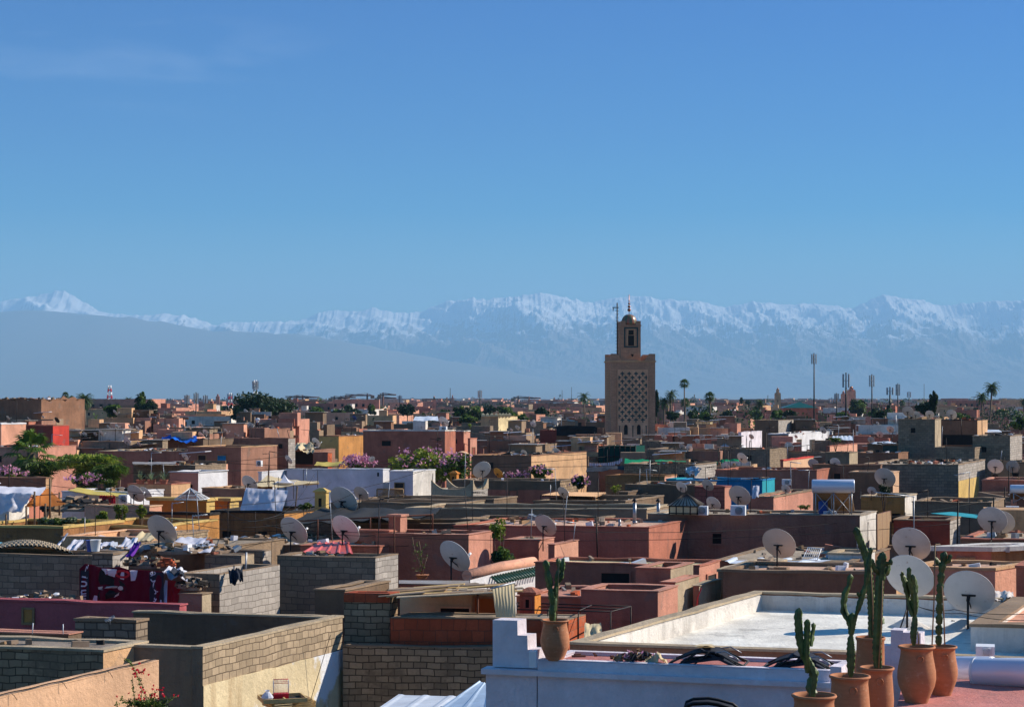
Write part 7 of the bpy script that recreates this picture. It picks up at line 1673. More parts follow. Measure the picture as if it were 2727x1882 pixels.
sheet('tin_roof', 'white tin roof before the dark grey dish', 'tin roof', [P(1100,1119,230), P(1168,1120,230), P(1166,1108,240), P(1106,1109,240)], 'corwhite', 0, .05)
sheet('black_awning', 'black shade cloth over the dark grey house left of the minaret', 'awning', [P(1482,1160,224), P(1586,1160,224), P(1586,1135,224.4), P(1482,1133,224.4)], 'black', 0, .1, 20, 6)
r = Root('netted_cage', P(1640, 1245, 184), 'dark green netted cage in front of the minaret foot', 'cage'); mb = MB(); x0, x1, zt, zb = P(1594,1188,184).x, P(1692,1188,184).x, P(0,1188,184).z, P(0,1250,184).z
mb.prism([(x0, 184.1), (x1, 183.8), (x1+1.2, 188), (x0+1.2, 188.3)], zb, zt); r.part(mb, 'netting', 'darkgreen'); mb = MB()
for k in range(8): x = x0+(x1-x0)*k/7; mb.tube([(x, 183.95-.25*k/7, zb), (x, 183.95-.25*k/7, zt+.15)], .05, 5)
for zz in (zt, zt-1, zb+.3): mb.tube([(x0, 183.95, zz), (x1, 183.7, zz)], .05, 5)
r.part(mb, 'frame', 'iron')
r = Root('washing_line', P(1610, 1240, 165), 'sagging line of white washing left of the green netting', 'washing line'); mb = MB(); pts = []
for k in range(21): t_ = k/20; pts.append(P(1562+t_*98, 1222+(t_*2-1)**2*-6+14-8*t_+(-4 if t_ > .9 else 0), 165))
mb.tube(pts, .015, 4); r.part(mb, 'rope', 'wood'); R = random.Random(3)
for k in range(1, 20):
    a, b = pts[k]-Vector((.06,0,0)), pts[k+1]-Vector((.1,0,0)); h_ = R.uniform(.25, .42); mb = MB()
    mb.add([a, b, b-Vector((0,.03,h_)), a-Vector((0,.03,h_*.9)), a+Vector((0,.02,0)), b+Vector((0,.02,0)), b+Vector((0,.03,-h_)), a+Vector((0,.03,-h_*.9))], [(0,1,2,3),(7,6,5,4),(3,2,6,7),(0,3,7,4),(1,5,6,2)]); r.part(mb, 'garment', 'whitesheet' if k % 4 else 'corblue')
for u, v, D, lb in ((1930,1193,215,'left white roof dome behind the long block wall'),(1972,1193,216,'right white roof dome behind the long block wall')):
    mb = MB(); c = P(u, v, D); R_ = 17*D/F*.9; mb.lathe([(R_*cos(k*pi/16), R_*.55*sin(k*pi/16)) for k in range(9)], c, 20); r = Root('roof_dome', c, lb, 'dome', 'white roof domes'); r.part(mb, 'shell', 'whitepaint'); mb = MB(); mb.lathe([(R_*.3,0),(R_*.3,.15),(.01,.2)], (c.x, c.y, c.z+R_*.52), 12); r.part(mb, 'vent', 'galv')
mb = MB(); c = P(1205, 1221, 160); mb.grid(lambda i, j: (c.x-.2+i*1.9, c.y+j*4, c.z+.55*sin(pi*i)), 12, 2); one(mb, 'vaulted_roof', 'peach', 'low peach barrel vault behind the brown wall', 'vault')
sheet('striped_cloth', 'white and blue cloth hanging beside the grey dish above the blue wall', 'cloth', [P(2002,1326,83), P(2020,1322,83), P(2022,1292,83.5), P(2006,1294,83.5)], 'whitesheet', 0, .05, 12, 8)
mb = MB(); c = P(1845, 1262, 118); leaves(mb, c+Vector((0,0,.25)), (.5,.3,.25), 60, .3, random.Random(2), .3); one(mb, 'laundry_heap', 'corblue', 'pale blue laundry heap left of the long terracotta wall', 'laundry')
# ------------------------------------------------------------------ poles, aerials, wires
AER = [(458,1340,1410,79,'wire aerial standing before the orange house'),(607,1338,1452,68,'tall thin aerial pole before the weathered ochre wall'),(680,1362,1430,80,'second thin pole before the weathered ochre wall'),(2434,1322,1475,62,'yagi aerial on a pole above the lavender grey dish'),(1939,1200,1300,112,'black pole rising in front of the blue wall'),(2041,1140,1310,112,'thin tall pole crossing the terracotta wall'),(1731,1225,1290,115,'dark rod before the ochre wall'),(1755,1235,1290,115,'bent aerial beside the dark rod'),(2582,1270,1440,84,'tall thin pole at the yellow sunlit wall'),(226,1376,1425,70,'short pole of the silver aerial'),(254,1345,1425,70,'thin pole carrying a silver aerial'),(808,1250,1298,110,'pole in front of the long white wall'),(816,1248,1296,110,'dark pipe at the long white wall'),(846,1252,1298,106,'white pole at the right of the sail shade'),(1412,1245,1282,112,'thin pole on the grey house with terracotta base'),(1466,1290,1330,96,'curled wire aerial on the cane canopy'),(1303,1118,1210,185,'pole left of the merlon crowned house'),(773,1145,1175,170,'slanting mast by the white sheets'),(745,1140,1170,168,'bushy aerial left of the slanting mast'),(1165,1140,1200,180,'aerial wire before the large red brown house'),(2049,1105,1150,280,'grey double pole near the tall mast'),(2386,1105,1160,178,'white pole left of the tall block house'),(1600,1380,1410,72,'stub aerial on the dark walled roof'),(2560,1115,1160,172,'thin pole before the brown brick house')]
for k, (u, v0, v1, D, lb) in enumerate(AER):
    pole('aerial_pole', lb, 'aerial', u, v0, v1, D, max(.015, D*.00018), 'galv' if k % 3 == 0 else 'iron', du=(-8 if 'slant' in lb else 0), extra=(lambda mb, a, b: yagi(mb, a, b, 7, 1.4, .012, -.12)) if k in (3, 10) else ((lambda mb, a, b: yagi(mb, a, b, 4, .5, .01, .1, 1)) if k in (0, 1, 5, 11, 16, 17) else None))
pole('slanting_rod', 'white topped rod leaning against the long terracotta wall', 'rod', 1591, 1374, 1490, 70, .03, 'iron', du=-3); 
pole('white_pipe', 'left short white pipe on the low concrete edge', 'pipe', 86, 1658, 1687, 43, .012, 'whitepaint', du=2); pole('white_pipe', 'right short white pipe on the low concrete edge', 'pipe', 168, 1661, 1688, 43, .012, 'whitepaint')
pole('bent_pipe', 'bent grey pipe standing on the low block sheds', 'pipe', 654, 1470, 1540, 59, .03, 'galv', du=2)
pole('wire_aerial', 'tangled wire aerial on the crumbling stone wall', 'aerial', 293, 1648, 1662, 46, .01, 'galv', extra=lambda mb, a, b: (yagi(mb, a, b, 5, .12, .006, .6, 1), yagi(mb, a, b, 5, .12, .006, .3, -1)))
def wire(name, lb, pts, D, r_=.01, mat='black', n=16, sag=0):
    mb = MB(); Q = []
    for i in range(len(pts)-1):
        a, b = P(*pts[i], D if not isinstance(D, tuple) else D[i]), P(*pts[i+1], D if not isinstance(D, tuple) else D[i+1])
        for k in range(n): t_ = k/n; Q.append(a.lerp(b, t_)+Vector((0,0,-sag*4*t_*(1-t_))))
        last = b
    Q.append(last); mb.tube(Q, r_, 4); one(mb, name, mat, lb, 'cable')
r_ = HS['peachwall']; A, B, Cc, Dd, z, _ = r_.info; mb = MB(); N = 40
mb.tube([(B[0]+(Cc[0]-B[0])*k/N*.97+.03, B[1]+(Cc[1]-B[1])*k/N*.97, z+.07+.006*sin(k)) for k in range(N+1)], .012, 5)
for k in (14, 22, 30): 
    t_ = k/N; p = Vector((B[0]+(Cc[0]-B[0])*t_+.03, B[1]+(Cc[1]-B[1])*t_, z+.05)); mb.tube([p, p+Vector((.05, 0, -.03)), p+Vector((.1, .02, -.12))], .005, 4)
one(mb, 'black_cable', 'black', 'black cable pinned along the top of the peach wall', 'cable')
wire('overhead_cable', 'pair of thin black cables crossing the white roof at right', [(2440,1612),(2540,1622),(2760,1632)], 40, .007, sag=.06)
wire('overhead_cable', 'lower thin black cable crossing the white roof at right', [(2440,1612),(2560,1632),(2760,1650)], 39.6, .007, sag=.06)
wire('thin_cable', 'thin cable hanging down the stained cream wall', [(880,1690),(828,1860)], 44, .007)
wire('red_hose', 'red hose looping on the rough grey plaster wall', [(1868,1565),(1858,1590),(1855,1615)], 51.2, .012, 'redcloth')
# ------------------------------------------------------------------ a person on the roof
def person(u, vt, vb, D, lb):
    b = P(u, vb, D); H_ = P(0, vt, D).z-b.z; s = H_/1.72
    r = Root('person', b, lb, 'person')
    J = {'pel': (0,0,.92,.14), 'che': (0,0,1.25,.16), 'nek': (0,0,1.45,.065), 'hed': (0,-.02,1.58,.1), 'top': (0,-.02,1.68,.07),
         'sl': (-.19,0,1.4,.07), 'el': (-.3,-.03,1.14,.05), 'hl': (-.26,-.2,.98,.04), 'sr': (.19,0,1.4,.07), 'er': (.27,-.1,1.15,.05), 'hr': (.16,-.28,1.1,.04),
         'kl': (-.11,0,.5,.075), 'fl': (-.12,0,.07,.05), 'tl': (-.12,-.14,.04,.04), 'kr': (.12,-.03,.5,.075), 'fr': (.13,.02,.07,.05), 'tr': (.13,-.12,.04,.04)}
    E = [('pel','che'),('che','nek'),('nek','hed'),('hed','top'),('che','sl'),('sl','el'),('el','hl'),('che','sr'),('sr','er'),('er','hr'),('pel','kl'),('kl','fl'),('fl','tl'),('pel','kr'),('kr','fr'),('fr','tr')]
    K = list(J); me = bpy.data.meshes.new('body'); me.from_pydata([(J[k][0]*s, J[k][1]*s, J[k][2]*s) for k in K], [(K.index(a), K.index(c)) for a, c in E], [])
    ob = bpy.data.objects.new('body', me); COL.objects.link(ob); ob.parent = r.o; sk = ob.modifiers.new('s', 'SKIN'); ob.modifiers.new('u', 'SUBSURF').render_levels = 1
    for i, k in enumerate(K): me.skin_vertices[0].data[i].radius = (J[k][3]*s, J[k][3]*s*.85); me.skin_vertices[0].data[i].use_root = (k == 'pel')
    me.materials.append(M('skin'))
    mb = MB(); c = r.loc; 
    mb.lathe([(.16*s,.88*s),(.19*s,1.0*s),(.2*s,1.25*s),(.2*s,1.38*s),(.09*s,1.47*s)], c, 14)
    for sg, e in ((-1, (-.3,-.03,1.14)), (1, (.27,-.1,1.15))): mb.tube([(c.x+sg*.17*s, c.y, c.z+1.4*s), (c.x+e[0]*s, c.y+e[1]*s, c.z+e[2]*s)], [.09*s, .07*s], 8)
    r.part(mb, 'shirt', 'whitepaint'); mb = MB()
    for sg in (-1, 1): mb.tube([(c.x+sg*.08*s, c.y, c.z+.95*s), (c.x+sg*.11*s, c.y-.01*s, c.z+.5*s), (c.x+sg*.125*s, c.y, c.z+.06*s)], [.12*s, .1*s, .075*s], 8)
    r.part(mb, 'trousers', 'darkcloth'); mb = MB(); mb.lathe([(.105*s,0),(.11*s,.06*s),(.07*s,.11*s),(.001,.12*s)], (c.x, c.y, c.z+1.6*s), 10); r.part(mb, 'hair', 'black')
H('pplroof', 'low roof with washing under the standing person', 655, 712, 0, 1143, 205, 'redbrown', W=5, par=0)
person(686, 1107, 1143, 206, 'person in a white shirt and dark trousers standing on a roof')
# ------------------------------------------------------------------ masts, cranes and far minarets
def mast(u, vt, vb, D, lb, r0=.35, panels=(4, 2.2), latt=False, red=False, grp='telecom masts on the skyline'):
    a, b = P(u, vb, D), P(u, vt, D); a.z = 0; r = Root('telecom_mast', a, lb, 'telecom mast', grp)
    if not latt:
        mb = MB(); mb.tube([a, a.lerp(b, .5), b], [r0, r0*.75, r0*.45], 8); r.part(mb, 'pole', 'galv' if 'pale' in lb else 'iron')
    else:
        mb = MB(); n = 10; H_ = b.z
        for i in range(n):
            z0, z1 = H_*i/n, H_*(i+1)/n; w0, w1 = r0*(3-2.2*i/n), r0*(3-2.2*(i+1)/n); mi = i % 2
            for sx, sy in ((-1,-1),(1,-1),(1,1),(-1,1)):
                mb.tube([(a.x+sx*w0, a.y+sy*w0, z0), (a.x+sx*w1, a.y+sy*w1, z1)], r0*.3, 4, mi); mb.tube([(a.x+sx*w0, a.y+sy*w0, z0), (a.x-sy*w1, a.y+sx*w1, z1)], r0*.2, 4, mi)
        r.part(mb, 'lattice', ['redcloth' if red else 'galv', 'whitepaint'])
    n, ln = panels
    if n:
        mb = MB()
        for k in range(n):
            t_ = 2*pi*k/n+.4; p = (b.x+r0*2.2*cos(t_), b.y+r0*2.2*sin(t_), b.z-ln*.6); mb.box(p, (r0*.9, r0*.6, ln), t_); mb.tube([(b.x, b.y, p[2]), p], r0*.15, 4)
        r.part(mb, 'antenna_panels', 'galv')
for e in [(2168,940,1115,380,'very tall thin mast well right of the minaret',.22,(5,2.0)),(2253,992,1115,420,'dark stout mast before the twin distant towers',.33,(6,3.0)),(2322,996,1112,430,'dark slim mast right of the stout one',.25,(5,2.6)),(2370,1030,1100,520,'mast with a spiky crown left of the leaning cypress',.4,(6,2.0)),(2391,1020,1105,440,'thin dark mast with bent head just right of the spiky one',.22,(4,2.6)),(2421,1042,1100,700,'small faint mast behind the four dishes',.3,(6,2)),(2228,1046,1100,560,'slim mast left of the stout dark mast',.3,(4,2.4)),(522,1044,1118,420,'dark mast with clustered antennas at the upper left',.22,(5,2.4)),(498,1050,1100,900,'faint broad mast left of the dark clustered one',.5,(6,4)),(547,1051,1100,1000,'faint spindly mast right of the dark clustered one',.5,(5,4)),(1278,1038,1085,800,'dark mast alone between pink towers and crane',.35,(5,3)),(1259,1056,1085,1200,'short faint mast just left of the lone dark mast',.4,(3,3)),(1065,1052,1090,900,'mast at the right end of the cranes',.4,(4,3)),(1199,1033,1080,1600,'needle mast among the pink distant towers',.5,(0,0)),(1497,1038,1085,1700,'faint needle mast right of the far crane',.4,(0,0)),(1522,1030,1085,1900,'faintest needle mast left of the minaret',.4,(0,0)),(1849,1050,1085,1400,'tiny needle mast right of the tallest palm',.7,(0,0)),(2045,1052,1085,1500,'tiny needle mast left of the distant great minaret',.5,(0,0)),(2214,1058,1090,1500,'tiny needle mast left of the slim mast',.5,(3,4)),(2461,1022,1062,310,'thin bare aerial beside the leaning cypress',.07,(0,0))]: mast(*e)
mast(292, 1026, 1075, 1300, 'red and white lattice mast on the skyline at the left', .9, (0,0), True, True)
mast(680, 1012, 1050, 700, 'pale lattice tower rising behind the big dark tree', .45, (5,3), True, False)
mast(613, 1046, 1085, 1000, 'red and white lattice mast left of the big dark tree', .6, (4,5), True, True)
def crane(u, v, D, uL, uR, lb, mat='rustiron'):
    a = P(u, v, D); t = P(u, v-6, D); r = Root('tower_crane', (a.x, a.y, 0), lb, 'tower crane', 'tower cranes on the skyline'); mb = MB(); w_ = D*.00035
    mb.tube([(a.x, a.y, 0), a], w_*1.3, 4); mb.tube([a, t], w_*.8, 4); r.part(mb, 'tower', mat); mb = MB(); l, q = P(uL, v, D), P(uR, v, D)
    mb.tube([l, q], w_*.8, 4); mb.tube([l+Vector((0,0,w_*2)), q+Vector((0,0,w_*.6))], w_*.4, 4); mb.tube([t, l], w_*.3, 4); mb.tube([t, q], w_*.3, 4); r.part(mb, 'jib', mat)
    mb = MB(); s_ = l if abs(uL-u) < abs(uR-u) else q; mb.box((s_.x, s_.y, s_.z-w_*2.2), (w_*6, w_*3, w_*5)); r.part(mb, 'counterweight', 'cement')
for e in [(790,1058,1500,770,850,'leftmost crane right of the big dark tree'),(806,1058,1600,760,818,'second crane right of the big dark tree'),(891,1060,1500,880,932,'third crane, short armed, on the skyline'),(920,1058,1700,905,948,'fourth crane, beside the short armed one'),(978,1053,1300,920,992,'fifth crane with the longest high arm'),(1020,1051,1300,1011,1055,'sixth crane, tall dark, right of the longest arm'),(1008,1060,1700,1003,1056,'seventh crane, lower, behind the tall dark one'),(1380,1060,1500,1366,1440,'lone crane with a long arm over the trees at centre')]: crane(*e)
def farminaret(u, vt, vs, vb, wpx, D, lb, mat='terrapink', top='terrapink'):
    s_ = D/F; c = P(u, vb, D); w_ = wpx*s_; zt, zs = P(0, vt, D).z, P(0, vs, D).z; r = Root('distant_minaret', (c.x, c.y, 0), lb, 'minaret', 'minarets on the skyline'); rz = .1
    mb = MB(); mb.box((c.x, c.y, zs/2), (w_, w_, zs), rz); r.part(mb, 'shaft', mat); mb = MB()
    for sx in (-1, 0, 1):
        for sy in (-1, 0, 1):
            if sx or sy: mb.box((c.x+sx*w_*.4, c.y+sy*w_*.4, zs+w_*.09), (w_*.16, w_*.16, w_*.18), rz)
    r.part(mb, 'merlons', mat)
    lh = (zt-zs)*.62; mb = MB(); mb.box((c.x, c.y, zs+lh/2+.01), (w_*.48, w_*.48, lh), rz); r.part(mb, 'lantern', top); mb = MB()
    mb.lathe([(w_*.22*cos(k*pi/12), w_*.26*sin(k*pi/12)) for k in range(7)], (c.x, c.y, zs+lh+.01), 10); mb.tube([(c.x, c.y, zs+lh), (c.x, c.y, zt)], w_*.03, 4); r.part(mb, 'dome', 'copper')
    mb = MB(); 
    for k in (.35, .75): mb.box((c.x-w_*.05, c.y-w_*.5, zs*k), (w_*.14, w_*.06, w_*.4), rz)
    r.part(mb, 'windows', 'dark')
farminaret(2071,1030,1048,1085,14,1100,'distant great minaret standing tall right of the palms','tan','tan')
farminaret(1156,1053,1064,1100,9,900,'pink distant minaret with a dark top, leftmost of three','terrapink','greentile'); farminaret(1190,1057,1066,1090,6.5,1100,'slim tan distant minaret, middle of three','tan','tan'); farminaret(1205,1050,1060,1078,7,1500,'broader dark pink distant minaret, right of three')
farminaret(1409,1053,1065,1082,7,1200,'pink distant minaret over the trees at the far crane arm'); farminaret(1476,1056,1064,1078,6,1500,'small pink distant minaret left of the date palm')
farminaret(2267,1028,1041,1075,19,900,'larger square pink tower of the twin distant towers','peachpink'); farminaret(2246,1040,1050,1078,11,950,'smaller pink tower of the twin distant towers','peachpink'); farminaret(580,1048,1057,1080,10,1100,'pink distant minaret left of the big dark tree'); farminaret(1906,1057,1064,1075,5,1600,'tiny faint minaret behind the shaggy palm'); farminaret(556,1066,1080,1110,8,600,'square pink tower above the pink ramparts at the left'); farminaret(282,1066,1072,1080,9,1000,'red domed small tower beside the red and white mast')
c = P(2128, 1086, 600); h_ = 5.4; mb = MB(); B_ = [(c.x-h_,c.y-4),(c.x+h_,c.y-4),(c.x+h_,c.y+4),(c.x-h_,c.y+4)]
r = Root('pavilion', (c.x, c.y, 0), 'distant pavilion with a green pyramid roof', 'pavilion'); mb.prism(B_, 0, c.z); r.part(mb, 'walls', 'terra'); mb = MB(); mb.prism(off(B_, -.5), c.z+.01, c.z+1.9, top=[(c.x, c.y)]*4); r.part(mb, 'roof', 'greentile')
HS2 = [(1410,1428,1452,1104,420),(1985,2000,2010,1100,640),(1760,1800,1830,1084,1300),(1550,1588,1612,1080,800),(1890,1925,1950,1086,1000),(2585,2600,2640,1096,700),(440,462,510,1098,640),(522,545,572,1100,620),(890,912,935,1090,720),(1345,1365,1385,1088,900)]
for k, (uL, uC, uR, v, D) in enumerate(HS2):
    r = house('long_building', None, 'building', uL, uC, uR, v, D, 'terrapink' if k % 3 else 'redbrown', 'peachpink' if k % 2 else 'terrapink', par=0, thF=8, group='larger pink buildings beyond the old town', wins=[('R', .1+.16*q, .17+.16*q, 1.5, 3.0, 'dark') for q in range(5)] if uR-uC > 20 else [])
    later(r.o, ('salmon','pink','rosy')[k % 3], 'long flat building', (uL+uR)/2, ' far off')
# ------------------------------------------------------------------ ordinary houses behind and between, then the far city
NU = 3400; minv = [1882.0]*NU        # highest row already covered in each picture column, to leave out houses nobody sees
def cols(x0, x1, D): return max(0, int((x0/D*F)+U0+300)), min(NU-1, int((x1/D*F)+U0+300))
for k_, r_ in HS.items():
    A, B, Cc, Dd, z, par = r_.info
    xs = [q[0]/q[1]*F+U0+300 for q in (A, B, Cc, Dd)]; d = max(q[1] for q in (A, B, Cc, Dd)); a, b = int(max(0, min(xs))), int(min(NU-1, max(xs)))
    vt = V0+(HC-z)*F/B[1]
    for i in range(a, b): minv[i] = min(minv[i], vt)
PAL = [('terracotta','terra'),('salmon pink','terrapink'),('brown','brown'),('grey','cement'),('grey block','block'),('red brown','redbrown'),('tan','tan'),('pale peach','peachpink'),('dark grey','cementdark'),('whitish','whitedirty')]
RFM = ['roofdust','roofpink','roofgrey']
fillm = [m_ for _, m_ in PAL]+RFM+['black','corgrey','whitesheet','bluecloth','galv']
NP = len(PAL)
def fillhouse(mb, cx, cy_, w_, d_, zt, rot, mi, rm, R, detail=True, mi2=None):
    c_, s_ = cos(rot), sin(rot)
    def q(x, y): return (cx+x*c_-y*s_, cy_+x*s_+y*c_)
    o = [q(-w_/2,-d_/2), q(w_/2,-d_/2), q(w_/2,d_/2), q(-w_/2,d_/2)]; t = .22; n_ = [q(-w_/2+t,-d_/2+t), q(w_/2-t,-d_/2+t), q(w_/2-t,d_/2-t), q(-w_/2+t,d_/2-t)]
    par = R.uniform(.2, .9); mi2 = mi if mi2 is None else mi2
    for i in range(4):
        j = (i+1) % 4; m_ = mi if i % 2 == 0 else mi2
        mb.quad((*o[i], 0), (*o[j], 0), (*o[j], zt), (*o[i], zt), m_); mb.quad((*o[i], zt), (*o[j], zt), (*n_[j], zt), (*n_[i], zt), m_)
        mb.quad((*n_[j], zt-par), (*n_[i], zt-par), (*n_[i], zt), (*n_[j], zt), m_)
    mb.quad(*[(*p, zt-par) for p in n_], rm)
    if not detail: return
    zr = zt-par
    for k in range(R.randrange(1, 4)):      # low dividing walls on the terrace
        p = q(R.uniform(-.35,.35)*w_, R.uniform(-.4,.4)*d_); hh = R.uniform(.3, 1.0); ln = R.uniform(.3, .8)
        if R.random() < .5: mb.box((p[0], p[1], zr+hh/2), (w_*ln, .18, hh), rot, R.randrange(NP))
        else: mb.box((p[0], p[1], zr+hh/2), (.18, d_*ln, hh), rot, R.randrange(NP))
    if R.random() < .55:      # stair head
        sx, sy, sh = R.uniform(1.6, 2.8), R.uniform(1.6, 2.6), R.uniform(1.2, 2.2); px, py = R.uniform(-.3,.3)*w_, R.uniform(0,.3)*d_
        p = q(px, py); mb.box((p[0], p[1], zr+sh/2), (sx, sy, sh), rot, mi if R.random() < .6 else R.randrange(NP))
        if R.random() < .5: mb.box((p[0], p[1]-.1, zr+sh+.06), (sx*1.15, sy*1.2, .06), rot, NP+4)
    for k in range(R.randrange(1, 6)):
        p = q(R.uniform(-.42,.42)*w_, R.uniform(-.42,.42)*d_); s2 = R.uniform(.2, .7)
        mb.box((p[0], p[1], zr+s2*.4), (s2*R.uniform(.6,2), s2, s2*.8), R.uniform(0,3), R.choice([NP, NP+1, NP+2, NP+3, NP+4, NP+4, NP+5, 9, 3, NP+7]))
    if R.random() < .5:
        for k in range(R.randrange(1, 4)):
            p = q(R.uniform(-.45,.45)*w_, R.uniform(-.45,.45)*d_); mb.tube([(p[0], p[1], zr), (p[0]+.05, p[1], zr+R.uniform(1, 2.6))], .03, 4, NP+3)
    if R.random() < .3:
        p = q(R.uniform(-.3,.3)*w_, -.3*d_); mb.box((p[0], p[1], zr+1.3), (R.uniform(1.5,3), 1.6, .05), rot, NP+R.choice([4,4,5]), .08)
    for k in range(R.randrange(0, 3)):
        p = q(R.uniform(-.4,.4)*w_, -d_/2-.005); zz = zt-par-R.uniform(.8, 1.4); mb.box((p[0], p[1], zz), (.7, .06, .8), rot, NP+3)
PROT = [(2040,2222,1203,238),(1966,2032,1174,268),(960,1272,1212,183),(1278,1380,1152,278),(1606,1750,1186,278),(262,508,1236,158),(498,788,1240,156),(2390,2725,1228,156),(426,528,1176,192),(1910,1992,1194,213),(655,712,1145,203),
 (1480,1590,1182,222),(1515,1600,1215,186),(848,970,1225,194),(1438,1484,1182,227),(1804,1840,1116,460),(1748,1810,1114,440),(1876,1908,1112,460),(2008,2040,1114,560),(1546,1572,1114,480),(2060,2082,1086,1000),(2235,2278,1070,850),(605,800,1110,385),(200,258,1108,230),(160,204,1104,310),(0,112,1112,255),(355,420,1112,405),
 (1738,1822,1190,224),(2070,2114,1145,288),(2596,2658,1108,410),(2162,2174,1112,375),(2246,2260,1112,415),(2316,2328,1108,425),(2455,2500,1112,298),(1926,1975,1160,298),(2100,2150,1092,590),(180,345,1205,186),(410,542,1196,193),(342,455,1168,213),(180,265,1180,193),(768,886,1230,163)]
def cap(x0, x1, cy_, zt):
    a, b = x0/cy_*F+U0, x1/cy_*F+U0
    for u0, u1, vb, Dp in PROT:
        if Dp+3 > cy_ and u1 > a and u0 < b: zt = min(zt, HC-(vb-V0)*cy_/F)
    return zt
R = random.Random(99); nfill = 0
def fill(cx, cy_, w_, d_, zt, R, noun='flat house', force=False):
    global nfill
    rot = radians(R.uniform(-15, 2)); ext = w_*.62
    zt = cap(cx-ext, cx+ext, cy_-d_/2, zt)
    if zt < HC-8.5: return None
    a, b = cols(cx-ext, cx+ext, cy_); vt = V0+(HC-zt-.1)*F/(cy_+d_/2)
    if b-a < 3 or (not force and not any(minv[i] > vt+1.0 for i in range(a+1, b-1))): return None
    for i in range(a+2, b-2): minv[i] = min(minv[i], V0+(HC-zt)*F/cy_)
    mi = R.choices(range(NP), (4,4,18,20,13,9,12,6,14,4 if cy_ > 120 else 0))[0]; mb = MB(); fillhouse(mb, cx, cy_, w_, d_, zt, rot, mi, NP+R.randrange(3), R)
    for k in range(R.choice((0, 1, 1, 2))):      # lower annexes built on to it
        ww, dd_ = w_*R.uniform(.3, .6), R.uniform(1.5, 4); px = R.uniform(-.5, .5)*(w_-ww); zz = zt-R.uniform(.35, 1.8); py = -(d_/2+dd_/2+.01)
        fillhouse(mb, cx+px*cos(rot)-py*sin(rot), cy_+px*sin(rot)+py*cos(rot), ww, dd_, zz, rot, mi if R.random() < .5 else R.randrange(NP-1), NP+R.randrange(3), R, R.random() < .7)
    mb.v = [(x-cx, y-cy_, z) for x, y, z in mb.v]
    o = mb.build('flat_roofed_house', fillm); o.location = (cx, cy_, 0)
    o['category'] = 'house'; o['group'] = 'ordinary flat roofed houses of the old town'
    u = U0+cx/cy_*F; later(o, ('tall ' if zt > 10.5 else '')+PAL[mi][0], noun, u, ' far off' if cy_ > 380 else ''); nfill += 1
    return o
# under the dishes
for (u, v, w_, D, size) in DISHPOS: PROT.append((u-w_*.5, u+w_*.5, v+w_*.42, D-.6))
for (u, v, w_, D, size) in sorted(DISHPOS, key=lambda q: q[3]):
    if D < 140: continue
    c = P(u, v, D); d_ = R.uniform(4, 6); fill(c.x+R.uniform(-1,1), D+d_/2-.3, R.uniform(3.2, 6), d_, c.z-.62*size, R, force=True)
D = 66.0
while D < 640:
    half = .285*D; x = -half-3+R.uniform(0, 3)
    while x < half+4:
        w_ = R.uniform(3.4, 8)*(1 if D < 300 else 1.25)
        if D < 150: h_ = R.uniform(5.3, 6.6)
        elif D < 260: h_ = R.uniform(5.2, 6.8)
        else: h_ = R.choice((R.uniform(5, 7.2), R.uniform(4.6, 6.5), R.uniform(4.0, 5.6)))
        if nfill < 190: fill(x+w_/2, D+R.uniform(-2, 2), w_, R.uniform(3, 6.5), HC-h_, R)
        x += w_+R.choice((0, .3, 1.5, 3.5))
    D += 9 if D < 260 else 15+D*.02
Dend = D
# everything further: one mass
mb = MB(); D = 300.0; R = random.Random(123)
while D < 7200:
    half = .29*D; x = -half
    step = 22+D*.035
    while x < half:
        w_ = R.uniform(6, 15)*(1+D/5000)
        g_ = noise.noise((x/260, D/420, 4))
        if g_ < .22 and R.random() < .86:
            zt = R.choice((R.uniform(5.5, 8.5), R.uniform(6.5, 9.3), R.uniform(6.5, 10.3 if D < 1000 else 12)))+min(3, D/1800)
            if g_ < -.25: zt += 1.5
            mi = R.choices(range(NP), (14,20,4,3,2,4,18,26,1,8))[0]
            cy_ = D+R.uniform(-step*.4, step*.4)
            if cy_ < 1000: zt = cap(x-1, x+w_+1, cy_-7, zt)
            if zt < 3.5: x += w_; continue
            if cy_ > 560 or not any(minv[i] < V0+(HC-zt)*F/cy_ for i in range(*cols(x, x+w_, cy_))):
                fillhouse(mb, x+w_/2, cy_, w_, R.uniform(6, 13), zt, radians(R.uniform(-28, 4)), mi, NP+R.randrange(3), R, detail=D < 1500)
        x += w_+R.choice((0, 1, 4, 9))
    D += step
for i in range(50):     # a few big long blocks
    D = R.uniform(700, 5200); x = R.uniform(-.28, .28)*D; w_ = R.uniform(15, 38); mi = R.choice((0, 1, 1, 7, 6, 5)); zt = R.uniform(9, 15)
    fillhouse(mb, x, D, w_, 14, zt, radians(R.uniform(-20, 8)), mi, NP+1, R, False)
    for k in range(int(w_/3.2)): 
        mb.box((x-w_/2+1.5+k*3.2, D-7.4-(.0), zt-2.6), (1.1, .6, 1.4), 0, NP+3)
tag(mb.build('distant_houses', fillm), 'mass of pink and tan flat roofed houses reaching to the horizon', None, None, 'stuff')
